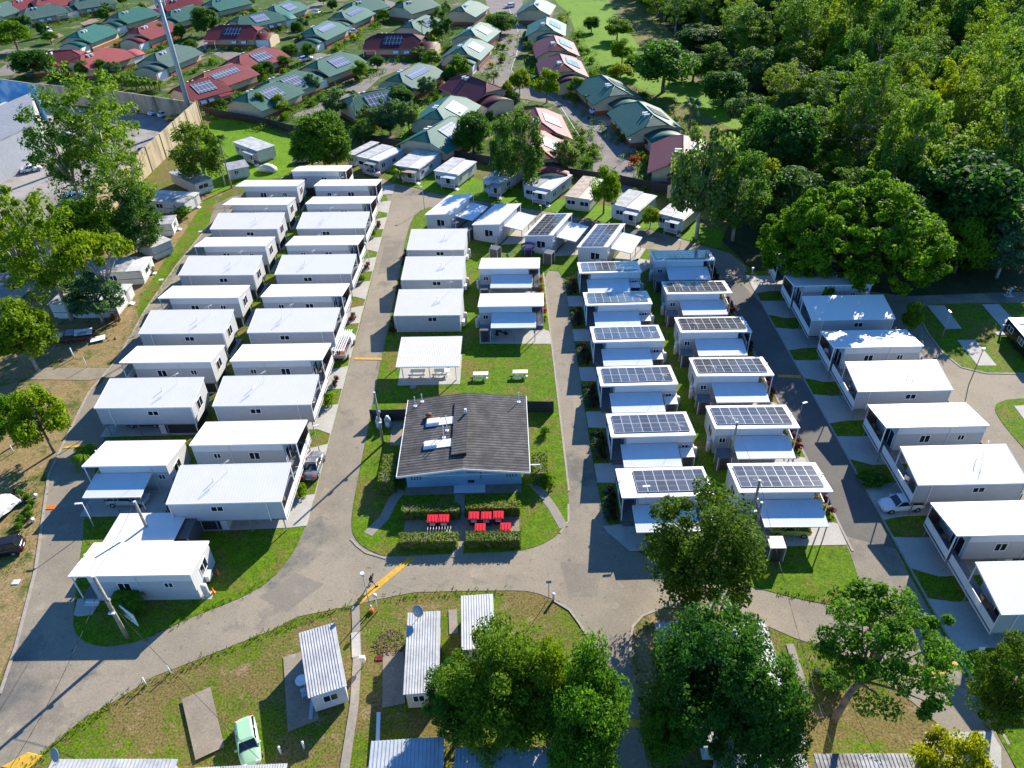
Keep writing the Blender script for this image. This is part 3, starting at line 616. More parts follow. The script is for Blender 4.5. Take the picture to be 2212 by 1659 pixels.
for i, (x, y) in enumerate([(22.85, 54.98), (22.81, 65.1), (22.93, 75.18), (22.96, 85.13), (22.99, 95.41), (22.96, 105.7)]):
    inst(SB, 'solar cabin with porch by the dark right road, %s of six from near end' % ORD[i], (x, y, 0), R(-2.4-.1*i), GB)
GE = 'angled cabins at the top of the park'
for i, (x, y) in enumerate([(-9.81, 126.26), (-1.11, 121.24), (7.76, 116.11), (16.38, 111.06)]):
    inst(NB if i < 2 else SB, ['bare roofed white cabin standing at an angle, leftmost of the angled four', 'bare roofed angled white cabin, second from left with a grey awning', 'angled white cabin with solar roof beside the purple trampoline', 'angled white cabin with solar roof, rightmost of the angled four'][i], (x, y, 0), R(64.5), GE)
inst(NB, 'white cabin without solar panels, farther of the two left of the narrow lane', (-4.48, 105.45, 0), R(-4), 'plain cabins by the lawn')
inst(NB, 'white cabin with scooter under its awning beside the picnic lawn', (-4.47, 93.94, 0), R(-3), 'plain cabins by the lawn')
inst(NA, 'white cabin with silver car under its blue shaded awning, left row', (-48.01, 62.89, 0), R(-2.1))
# ground cabins whose wide roof slopes to the viewer
def low_cabin(label):
    L, D = 9.65, 5.9; h = thing('park_cabin', label, 'cabin'); ZF, ZB = 3.0, 3.95; sl = (ZB-ZF)/D; rz = lambda y: ZF+sl*y
    m = MB(); m.slope(.12, L-.12, .12, D-.12, .05, rz(.12)-.13, rz(D-.12)-.13); m.build('wall', 'wall_grey', h)
    m = MB(); m.slope(L-.12, L-.1, .12, D-.12, .05, rz(.12)-.14, rz(D-.12)-.14); m.build('end_wall', 'wall_end', h)
    m = MB(); m.slab(0, L, 0, D, ZF, ZB, .12); m.build('roof', 'roof_white', h)
    m = MB(); m.box(-.02, L+.02, -.06, 0, ZF-.15, ZF+.01); m.slab(-.03, 0, 0, D, ZF+.02, ZB+.02, .17); m.slab(L, L+.03, 0, D, ZF+.02, ZB+.02, .17); m.build('gutter', 'white_paint', h)
    window(h, 4.9, 1.9, 1.2, .62, .12)
    m = MB(); m.box(.14, .22, .02, .1, .05, 2.9); m.box(L-.22, L-.14, .02, .1, .05, 2.9); m.build('downpipe', 'white_paint', h)
    m = MB(); m.box(L, L+.36, 1.0, 1.9, .5, 1.2); m.build('air_conditioner', 'ac_white', h)
    m = MB(); m.lathe((L+.35, 2.7, .08), [(.28, 0), (.30, .05), (.30, 1.5), (.22, 1.62), (.05, 1.65)], 12); m.build('water_heater', 'tank', h)
    m = MB(); m.box(-.35, .1, 1.0, 3.2, .05, 2.1); m.build('porch_box', 'wall_light', h)
    antenna(h, L*.8, D*.93, ZB, 1.3); m = MB(); m.cyl((L*.62, D*.55, 3.4), (L*.62, D*.55, 4.1), .04, .04, 6); m.build('vent_pipe', 'lamp_head', h)
    return h
LC = low_cabin('')
for i, (x, y, a) in enumerate([(-16.65, 93.87, -3.0), (-16.62, 104.49, -3.6), (-16.62, 114.69, -4)]):
    inst(LC, 'grey walled cabin with wide white roof right of middle road, %s' % ['nearest the picnic shelter', 'in the middle of three', 'farthest of three'][i], (x, y, 0), R(a), 'low cabins right of the middle road')
# near left ground cabin
h = thing('park_cabin', 'long white cabin on the near left lawn behind the leaning timber pole', 'cabin', (-42.6, 47.42, 0), R(-1.7)); L, D = 11.6, 4.75
ZF, ZB = 3.9, 3.1; rz = lambda y: ZF+(ZB-ZF)/D*y
m = MB(); m.slope(1.6, L-.1, .1, D-.1, .05, rz(.1)-.13, rz(D-.1)-.13); m.build('wall', 'wall_grey', h)
m = MB(); m.box(1.597, L-.097, .08, .1, 2.85, rz(.1)-.13); m.build('wall_panel', 'wall_light', h)
m = MB(); m.slope(L-.1, L-.08, .1, D-.1, .05, rz(.1)-.14, rz(D-.1)-.14); m.build('end_wall', 'wall_end', h)
m = MB(); m.slab(0, L, 0, D, ZF, ZB, .12); m.build('roof', 'roof_white', h)
m = MB(); m.box(-.02, L+.02, -.03, 0, ZF-.16, ZF+.02); m.slab(-.03, 0, 0, D, ZF+.02, ZB+.02, .17); m.slab(L, L+.03, 0, D, ZF+.02, ZB+.02, .17); m.box(-.02, L+.02, D, D+.12, ZB-.14, ZB+.01); m.build('gutter', 'white_paint', h)
m = MB(); m.box(.05, 1.6, .1, D-.1, .05, .5); m.build('deck', 'deck', h); posts(h, [(.12, .15), (.12, D*.6)], .5, 3.7)
railing(h, [(.1, 2.2), (.1, D-.2)], .5, 1.0)
for k in range(2): m = MB(); m.box(.35, 1.7, -.3*(k+1)+.1, -.3*k+.1, .05, .5-.17*(k+1)); m.build('step', 'wall_light', h)
m = MB(); m.box(1.56, 1.6, 1, 2.2, .5, 2.5); m.build('glass_door', 'glass', h)
window(h, 4.2, 1.7, 1.15, .95, .1); window(h, 8.7, 2.0, .75, .6, .1); window(h, 1.8, 1.4, 1.5, 1.2, L-.08, 'E')
m = MB(); m.box(L, L+.4, 1.9, 2.8, .5, 1.2); m.build('air_conditioner', 'ac_white', h); m = MB(); m.lathe((L+.45, .55, .08), [(.29, 0), (.31, .05), (.31, 1.5), (.22, 1.62), (.05, 1.65)], 12); m.build('water_heater', 'tank', h)
m = MB(); m.box(L+.0, L+1.0, .1, 1.1, .02, .08); m.build('heater_slab', 'concrete', h)
m = MB(); m.box(6.1, 6.17, .0, .08, .1, 3.75); m.build('downpipe', 'wall_light', h); antenna(h, 9.3, .6, 3.85, 1.3)
h = thing('carport', 'low white carport roof joined behind the long near left cabin', 'carport', (-41.9, 52.4, 0), R(-1.7))
m = MB(); m.slab(0, 7.2, 0, 4.3, 2.75, 2.6, .1); m.build('roof', 'roof_white', h); posts(h, [(.15, .15), (.15, 4.1), (7, 4.1), (7, .15)], 0, 2.55, .045, 'post_steel')
# communal building
h = thing('amenities_block', 'communal block with dark stained corrugated gable roof and pale blue end wall', 'building', (-12.94, 60.3, 0), R(-.4)); L, D = 14.5, 13.6
RX, ZE, ZR = 7.25, 2.9, 3.75; dzr = lambda x: ZE+(ZR-ZE)*(1-abs(x-RX)/RX)
m = MB(); y0, y1 = 1.2, D-.9; x0, x1 = .75, L-.9
zt = lambda x: ZE+(ZR-ZE)*(1-abs(x-RX)/RX)-.14
for (a, b) in ((x0, RX), (RX, x1)): m.add([(a, y0, 0), (b, y0, 0), (b, y1, 0), (a, y1, 0), (a, y0, zt(a)), (b, y0, zt(b)), (b, y1, zt(b)), (a, y1, zt(a))], [(0, 1, 5, 4), (2, 3, 7, 6)]+([(3, 0, 4, 7)] if a == x0 else [(1, 2, 6, 5)]))
m.build('wall', 'bluegrey_wall', h)
for (a, b, za, zb) in ((0, RX, ZE, ZR), (RX, L, ZR, ZE)):
    m = MB(); m.hexa([(a, 0, za-.1), (b, 0, zb-.1), (b, D, zb-.1), (a, D, za-.1)], [(a, 0, za), (b, 0, zb), (b, D, zb), (a, D, za)]); m.build('roof', 'fibro', h)
m = MB(); m.hexa([(5.9, 2.2, 3.5), (RX+.35, 2.2, 3.7), (RX+.35, 11.8, 3.7), (5.9, 11.8, 3.5)], [(5.9, 2.2, 3.85), (RX+.35, 2.2, 4.1), (RX+.35, 11.8, 4.1), (5.9, 11.8, 3.85)]); m.build('ridge_vent', 'fibro', h)
for y in (3.9, 7.9):
    q_ = lambda x, y, d: (x, y, dzr(x)+d)
    m = MB(); m.hexa([q_(2.6, y, .02), q_(5.88, y, .02), q_(5.88, y+1.3, .02), q_(2.6, y+1.3, .02)], [q_(2.6, y, .10), q_(5.88, y, .10), q_(5.88, y+1.3, .10), q_(2.6, y+1.3, .10)])
    m.hexa([q_(2.75, y+.2, .11), q_(4.2, y+.2, .11), q_(4.2, y+1.1, .11), q_(2.75, y+1.1, .11)], [q_(2.75, y+.2, .36), q_(4.2, y+.2, .36), q_(4.2, y+1.1, .36), q_(2.75, y+1.1, .36)]); m.build('skylight', 'white_paint', h)
m = MB(); m.box(-.03, L+.03, -.06, 0, 2.86, 2.9)
m.hexa([(-.05, -.05, ZE-.22), (RX, -.05, ZR-.22), (RX, 0, ZR-.22), (-.05, 0, ZE-.22)], [(-.05, -.05, ZE+.03), (RX, -.05, ZR+.03), (RX, 0, ZR+.03), (-.05, 0, ZE+.03)])
m.hexa([(RX, -.05, ZR-.22), (L+.05, -.05, ZE-.22), (L+.05, 0, ZE-.22), (RX, 0, ZR-.22)], [(RX, -.05, ZR+.03), (L+.05, -.05, ZE+.03), (L+.05, 0, ZE+.03), (RX, 0, ZR+.03)])
m.box(-.08, 0, 0, D, ZE-.16, ZE+.02); m.box(L, L+.08, 0, D, ZE-.16, ZE+.02); m.build('fascia', 'white_paint', h)
for xx in (1.3, 11.9):
    m = MB()
    for r_ in range(5):
        for c_ in range(4): m.box(xx+c_*.32, xx+c_*.32+.17, y0-.02, y0+.01, 1.25+r_*.28, 1.25+r_*.28+.16)
    m.build('vent_blocks', 'charcoal', h)
for (xx, yy, zz, hh) in ((1.0, 12.2, 3.0, 1.5), (1.8, 12.9, 3.1, 1.2), (13.6, 12.3, 3.0, 1.5), (5.2, 6.8, 3.5, 2.2), (4.9, 5.6, 3.45, 1.8)):
    m = MB(); m.cyl((xx, yy, zz-.2), (xx, yy, zz+hh), .05, .05, 7); m.box(xx-.2, xx+.2, yy-.2, yy+.2, zz-.06, zz+.06); m.build('vent_pipe', 'lamp_head', h)
m = MB(); m.lathe((2.9, 9.6, 3.2), [(.25, 0), (.25, .35), (.38, .4), (.38, .55), (.1, .7)], 10); m.box(2.3, 3.6, 9.4, 9.8, 3.12, 3.36); m.build('roof_cowl', 'rust', h)
m = MB(); m.cyl((7.3, 9.2, 4.0), (7.3, 9.2, 4.7), .16, .16, 8); m.build('flue', 'lamp_head', h)
m = MB(); m.box(7.6, 9.0, y0-.03, y0, 1.0, 2.1); m.build('hatch', 'bluegrey_wall', h); m = MB(); m.box(7.5, 9.1, y0-.05, y0-.031, 2.1, 2.16); m.box(9.04, 9.1, y0-.05, y0-.031, 1.0, 2.1); m.box(7.6, 8.3, y0-.3, y0-.02, .75, .9); m.build('hatch_bar', 'charcoal', h)
m = MB(); m.box(7.1, 7.4, y0-.015, y0, 2.3, 2.6); m.box(6.0, 9.5, y0-1.2, y0-.002, .05, .13); m.build('door_sign', 'label_white', h)
m = MB(); m.box(L-.2, L+1.2, 1.4, 1.5, 2.6, 2.68); m.box(L+1.12, L+1.2, 1.4, 1.5, 0, 2.6); m.build('pipe_frame', 'white_paint', h)
# picnic shelter
h = thing('picnic_shelter', 'open white picnic shelter with ribbed roof on posts beside the lawn', 'shelter', (-15.2, 81.4, 0), R(-2.4)); L, D = 8.4, 6.2
m = MB(); m.slab(0, L, 0, D, 2.7, 3.3, .08)
for k in range(36): m.slab(k*L/36+.02, k*L/36+.09, 0, D, 2.74, 3.34, .05)
m.build('roof', 'roof_white', h); posts(h, [(.7, .5), (4.3, .5), (7.8, .5), (.7, 5.6), (7.8, 5.6)], .05, 2.68, .06)
m = MB(); m.box(-.02, L+.02, -.08, 0, 2.55, 2.69); m.build('gutter', 'white_paint', h)
def picnic(label, x, y, rz, group):
    t = thing('picnic_table', label, 'picnic table', (x, y, .07), rz, group)
    m = MB(); m.box(-1.0, 1.0, -.38, .38, .70, .75); m.build('table_top', 'white_paint', t)
    for s_ in (-1, 1): m = MB(); m.box(-1.0, 1.0, s_*.62-.14, s_*.62+.14, .40, .44); m.build('bench', 'white_paint', t)
    for s_ in (-.75, .75):
        m = MB(); m.box(s_-.04, s_+.04, -.68, .68, .34, .40); m.box(s_-.04, s_+.04, -.3, .3, .40, .70); m.box(s_-.04, s_+.04, -.5, -.42, 0, .34); m.box(s_-.04, s_+.04, .42, .5, 0, .34); m.build('leg', 'antenna_metal', t)
    return t
q = P(1039, 817); picnic('white picnic table on the grass near the shelter', q.x, q.y, R(-2), 'picnic tables'); q = P(1124, 813); picnic('white picnic table on the lawn nearest the narrow lane', q.x, q.y, R(-2), 'picnic tables')
picnic('white picnic table at the left under the shelter roof', -12.6, 83.0, R(-2), 'picnic tables'); picnic('white picnic table at the right under the shelter roof', -9.4, 82.9, R(-2), 'picnic tables')
# small grey garden sheds beside the awnings
def shed(label, x, y, rz, roofmat='shed_grey', s=(1.55, 1.5, 2.0), group='grey garden sheds beside cabins'):
    t = thing('garden_shed', label, 'shed', (x, y, .08), rz, group); a, b, c = s
    m = MB(); m.slope(.05, a-.05, .05, b-.05, 0, c-.08, c-.02); m.build('wall', 'shed_grey', t)
    m = MB(); m.slab(0, a, 0, b, c, c+.06, .05); m.build('roof', roofmat, t)
    m = MB()
    for xx in (0, a-.05):
        for yy in (0, b-.05): m.box(xx, xx+.05, yy, yy+.05, 0, c-.05)
    m.build('corner_trim', 'white_paint', t); m = MB(); m.box(.3, a-.3, .03, .05, .05, c-.15); m.build('door', 'charcoal', t); return t
for i in range(6): shed('grey garden shed beside the awning of the %s solar cabin along the dark right road' % ORD[i], 22.7+.2*(i == 0)*0+1.9*(i == 0), 52.2+10.05*i+(0 if i else -3.15), R(-2), 'roof_white' if i == 0 else 'shed_grey')
for i in range(6): shed('pale roofed garden shed behind the %s solar cabin awning by the narrow lane' % ORD[i], 18.6, 53.0+9.57*i, R(-1), 'roof_white')
shed('grey shed beside the awning of the cabin with the scooter', -4.3, 90.4, R(-3)); shed('grey shed beside the farther plain cabin left of the lane', -4.4, 102.0, R(-3))
q = P(1075, 565); shed('grey shed beside the second angled cabin', q.x, q.y, R(64)); q = P(1200, 590); shed('grey shed beside the third angled cabin by the trampoline', q.x-.5, q.y+2.5, R(64)); q = P(985, 525); shed('dark shed below the first angled cabin awning', q.x+2.5, q.y, R(64))
shed('dark shed behind the silver car awning at left', -38.0, 58.6, R(-2), 'shed_grey', (2.2, 1.6, 2.0)); shed('long dark striped shed beside the near left carport', -35.6, 53.2, R(-2), 'shed_grey', (2.0, 3.2, 2.2))
# ------------------------------------------------------------------ old cabins and vans
def old_cabin(label, pts, ze=2.7, drop=.25, roofs=('old_white', 'old_grey'), split=.5, wall='clad_white', step=.25, porch=None, wins=((.15, .2, 'F'), (.6, .2, 'F')), floor=.45, name='old_cabin', cat='cabin', axis='x', ribs=0, group='old park cabins', dish=False, caravan=False):
    """pts: picture corners of the roof: front-left, front-right, back-left; roof height ze at the front"""
    a, b, c = P(*pts[0], ze), P(*pts[1], ze), P(*pts[2], ze-drop); d = b-a; L = d.length; rz = math.atan2(d.y, d.x); v = c-a
    D = max(2.0, -v.x*math.sin(rz)+v.y*math.cos(rz))
    h = thing(name, label, cat, (a.x, a.y, 0), rz, group); sl = -drop/D
    m = MB(); m.slope(.2, L-.2, .2, D-.2, floor, ze-.12+sl*.2, ze-.12+sl*(D-.2))
    if floor > .2: m.box(.5, L-.5, .5, D-.5, 0, floor)
    m.build('wall', wall, h)
    segs = ((0, split, 0), (split, 1, -step)) if split < 1 else ((0, 1, 0),)
    for k, (s0, s1, dz) in enumerate(segs):
        m = MB()
        if axis == 'x': m.slab(s0*L, s1*L+(.1 if k == 0 and split < 1 else 0), -.05*k, D, ze+dz, ze+dz-drop, .07)
        else: m.slab(-.03*k, L, s0*D, s1*D, ze+dz-drop*s0, ze+dz-drop*s1, .07)
        if ribs:
            for r_ in range(int((s1-s0)*L/ribs)): m.slab(s0*L+r_*ribs+.03, s0*L+r_*ribs+.03+ribs*.32, 0, D, ze+dz+.045, ze+dz-drop+.045, .05)
        m.build('roof', roofs[k % len(roofs)], h)
    for (f0, wd, sd_) in wins:
        if sd_ == 'F': window(h, f0*L, 1.25, wd*L if wd < 1 else wd, .8, .2)
        elif sd_ == 'E': window(h, f0*D, 1.2, wd*D, .85, L-.2, 'E')
        else: window(h, f0*D, 1.2, wd*D, .85, .2, 'W')
    if name == 'caravan':
        m = MB(); m.box(.19, L-.19, .185, .2, floor+.75, floor+.85); m.build('trim_stripe', 'paint_blue', h); m = MB(); m.box(L-.2, L-.17, D*.62, D*.62+.7, floor, floor+1.7); m.build('door', 'old_grey', h)
        for k in range(2): m = MB(); m.box(L-.15+.3*k, L+.15+.3*k, D*.6, D*.6+.8, 0, floor-.15*(k+1)); m.build('step', 'white_paint', h)
    if porch:
        px0, px1, pd = porch; px0 *= L; px1 *= L
        m = MB(); m.slab(px0, px1, -pd, .1, ze-.55, ze-.4, .06); m.build('porch_roof', roofs[-1], h)
        m = MB(); m.box(px0, px1, -pd, .2, floor-.12, floor); m.build('deck', 'wood', h); posts(h, [(px0+.06, -pd+.06), (px1-.06, -pd+.06)], 0, ze-.6, .04)
        railing(h, [(px0+.05, -pd+.05), (px1-.05, -pd+.05)], floor, .85)
        m = MB(); m.box(px0+.5, px0+1.3, .14, .2, floor, 2.2); m.build('door', 'glass', h)
        for k in range(2): m = MB(); m.box(px1+.02+.3*k, px1+.3+.3*k, -pd+.1, -pd+1.0, 0, floor-.16*(k+1)); m.build('step', 'white_paint', h)
    if dish:
        m = MB(); dx, dy = L*dish[0], D*dish[1]; zz = ze+sl*dy
        m.cyl((dx, dy, zz), (dx, dy, zz+.7), .03, .03, 6)
        o_ = m.build('dish_mount', 'antenna_metal', h); m = MB(); vs = []; n = 14
        ax = Vector((-.5, -.75, .55)).normalized(); u = ax.orthogonal().normalized(); w_ = ax.cross(u); cc = Vector((dx, dy, zz+.9))
        vs = [cc-ax*.12]+[cc+(u*math.cos(6.2832*i/n)+w_*math.sin(6.2832*i/n))*.55 for i in range(n)]+[cc-ax*.16]+[cc-ax*.03+(u*math.cos(6.2832*i/n)+w_*math.sin(6.2832*i/n))*.56 for i in range(n)]
        m.add(vs, [(0, 1+i, 1+(i+1) % n) for i in range(n)]+[(n+1, n+2+(i+1) % n, n+2+i) for i in range(n)]+[(1+i, n+2+i, n+2+(i+1) % n, 1+(i+1) % n) for i in range(n)], 0, True); m.cyl(cc, cc+ax*.5, .02, .02, 4); m.build('dish', 'dish', h)
    return h
T1 = lambda x, y: (550.4+x*.2654, y*.2654)
T0 = lambda x, y: (x*.2654, y*.2654)
T2 = lambda x, y: (1100.8+x*.2654, y*.2654)
O2 = lambda x, y: (1100.8+x*.2654, 403.6+y*.2654)
O0 = lambda x, y: (x*.2654, 403.6+y*.2654)
B0 = lambda x, y: (x*.2654, 1219+y*.2654)
B1 = lambda x, y: (550.4+x*.2654, 1219+y*.2654)
B3 = lambda x, y: (1624.8+x*.2654, 1219+y*.2654)
old_cabin('white flat roofed cabin on the grass strip left of the covered car', [T0(1890, 1155), T0(2090, 1230), T0(2010, 1100)], 3.0, .1, ('old_white',), 1, porch=(.6, 1.0, 1.4), wins=((.08, .12, 'F'), (.3, .2, 'F')))
old_cabin('small white hut below the two palms', [T0(1850, 1390), T0(2030, 1355), T0(1870, 1320)], 2.4, .1, ('old_grey',), 1, wins=((.3, .15, 'F'),))
old_cabin('pale cabin half hidden behind the dark bushy tree', [T1(740, 1250), T1(810, 1262), T1(840, 1130)], 2.8, .2, ('old_white',), 1, wins=((.3, .4, 'F'),))
old_cabin('white cabin with satellite dish and steps behind the silver sedan', [T1(820, 1270), T1(1010, 1312), T1(1000, 1165)], 3.0, .1, ('old_white', 'old_grey'), .5, porch=(.5, .95, 1.3), wins=((.08, .4, 'F'), (.1, .12, 'E'), (.5, .12, 'E')))
old_cabin('cabin with half rusted tan roof behind the garden palm', [T1(1120, 1345), T1(1340, 1372), T1(1240, 1205)], 3.0, .1, ('old_white', 'old_rust'), .55, porch=(.45, .95, 1.5), wins=((.1, .12, 'E'), (.45, .12, 'E')))
old_cabin('white cabin with shiny blue reflecting roof and white railed porch', [T1(1450, 1390), T1(1655, 1420), T1(1545, 1270)], 3.0, .1, ('old_white', 'roof_awning'), .5, porch=(.4, .95, 1.3), wins=((.08, .2, 'F'), (.1, .12, 'E'), (.6, .12, 'E')))
old_cabin('white cabin with stained roof under the olive gum tree', [T1(1845, 1460), T1(2000, 1490), T1(1985, 1330)], 3.0, .1, ('old_white', 'old_stain'), .5, porch=(.5, 1.0, 1.3), wins=((.1, .3, 'F'), (.3, .12, 'E')))
old_cabin('white cabin with peeling blue roof strip and meshed porch', [T2(105, 1500), T2(340, 1545), T2(215, 1360)], 3.1, .1, ('old_grey', 'flaked'), .5, porch=(.45, .92, 1.3), wins=((.1, .3, 'F'), (.1, .15, 'E'), (.5, .15, 'E')))
old_cabin('cream caravan cabin partly behind the small round tree', [T2(445, 1595), T2(660, 1625), T2(600, 1430)], 2.8, .1, ('old_rust', 'roof_awning'), .5, 'clad_cream', wins=((.1, .3, 'F'), (.6, .3, 'F')))
old_cabin('white cabin with grey and white roof and blue towel on its porch rail', [O2(820, 140), O2(1060, 190), O2(930, 10)], 3.0, .1, ('old_grey', 'old_white'), .5, porch=(.55, 1.0, 1.4), wins=((.2, .22, 'F'),))
old_cabin('white cabin with stained roof beside the large grey green trees', [O2(1205, 215), O2(1420, 265), O2(1300, 85)], 2.9, .1, ('old_stain', 'old_white'), .5, porch=(.4, .9, 1.3), wins=((.1, .2, 'F'),))
GV = 'old caravans left of the left road'
old_cabin('long caravan under a leaf littered blue tarp roof', [T0(1580, 1500), T0(1730, 1450), T0(1310, 1420)], 2.7, .1, ('old_stain',), 1, group=GV, name='caravan', cat='caravan', wins=((.2, .5, 'F'),))
old_cabin('white caravan with brown debris covered annex roof', [O0(1150, 110), O0(1500, 130), O0(1140, 10)], 2.7, .0, ('old_stain', 'old_white'), .6, group=GV, name='caravan', cat='caravan', axis='y', wins=((.3, .15, 'F'), (.7, .05, 'F')))
old_cabin('white gabled annex van beside the path of grass', [O0(1180, 320), O0(1400, 300), O0(1180, 250)], 2.6, .1, ('old_stain',), 1, group=GV, name='caravan', cat='caravan', wins=((.3, .3, 'E'),))
old_cabin('white caravan with small steps and white railing at its right end', [O0(1230, 500), O0(1400, 430), O0(1180, 380)], 2.7, .2, ('old_white',), 1, porch=None, group=GV, name='caravan', cat='caravan', wins=((.35, .4, 'E'),))
old_cabin('long white van with striped awning under the yellow green canopy', [O0(590, 720), O0(1150, 680), O0(610, 600)], 2.8, .3, ('old_stain', 'old_white'), .75, group=GV, name='caravan', cat='caravan', wins=((.15, .1, 'F'), (.5, .1, 'F'), (.3, .4, 'E')))
old_cabin('white caravan with rounded lower nose behind the small leaning tree', [O0(380, 960), O0(920, 950), O0(480, 790)], 2.8, .2, ('old_stain', 'old_white'), .7, group=GV, name='caravan', cat='caravan', wins=((.35, .14, 'F'), (.65, .14, 'F'), (.2, .3, 'E')))
GN = 'ribbed roof cabins at the bottom'
old_cabin('small cabin with tilted grey ribbed roof beside the round white table', [B1(432, 1092), B1(750, 990), B1(375, 555)], 2.8, -.1, ('rib_grey',), 1, ribs=.235, group=GN, wins=((.35, .35, 'F'),), floor=.3)
old_cabin('cream cabin with long ribbed grey roof carrying a satellite dish', [B1(1205, 1062), B1(1500, 1040), B1(1200, 400)], 2.7, -.1, ('rib_grey',), 1, wall='clad_cream', ribs=.235, group=GN, wins=((.25, .3, 'F'),), floor=.3, dish=(.35, .93))
old_cabin('ribbed white roof cabin with dark peeled patches at the road edge', [B1(1680, 700), B1(1960, 680), B1(1653, 260)], 2.7, -.1, ('flaked',), 1, ribs=.235, group=GN, wins=((.3, .3, 'F'),), floor=.3)
old_cabin('wide blue grey ribbed roof cabin at the bottom centre left', [B1(900, 1900), B1(1530, 1860), B1(950, 1440)], 2.7, -.1, ('rib_blue',), 1, ribs=.3, group=GN, axis='x', wins=((.3, .3, 'F'),))
old_cabin('long blue shaded ribbed roof at the bottom centre under trees', [(975, 1730), (1250, 1730), (981, 1614)], 2.7, -.1, ('rib_blue', 'rib_blue'), .52, ribs=.3, group=GN, step=.02, wins=((.3, .3, 'F'),))
old_cabin('ribbed white roof with rooftop dish at the bottom left edge', [(70, 1730), (352, 1730), (82, 1640)], 2.7, -.1, ('rib_grey',), 1, ribs=.3, group=GN, wins=((.3, .3, 'F'),), dish=(.06, .95))
old_cabin('low corrugated roof just below the pale green car', [(390, 1760), (600, 1750), (412, 1659)], 2.4, 0, ('rib_grey',), 1, ribs=.2, group=GN, wins=((.3, .3, 'F'),))
old_cabin('weathered ribbed roof cabin below the leaning tree', [(1795, 1760), (2080, 1760), (1866, 1628)], 2.8, -.2, ('old_stain',), 1, group=GN, ribs=.3, wins=((.3, .3, 'F'),))
old_cabin('ribbed roof cabin under the big dark tree at lower right', [(1440, 1490), (1700, 1484), (1425, 1345)], 2.8, -.2, ('rib_grey', 'old_stain'), .3, group=GN, ribs=.25, wins=((.3, .3, 'F'),))
old_cabin('white flat roof under the lower right trees', [(1520, 1615), (1745, 1612), (1512, 1500)], 2.7, -.1, ('old_white',), 1, group=GN, wins=((.3, .3, 'F'),))
old_cabin('grey corrugated roof at the bottom edge beside yellow wattle', [(1560, 1740), (1770, 1740), (1555, 1630)], 2.6, -.1, ('rib_grey',), 1, group=GN, ribs=.25, wins=((.3, .3, 'F'),))
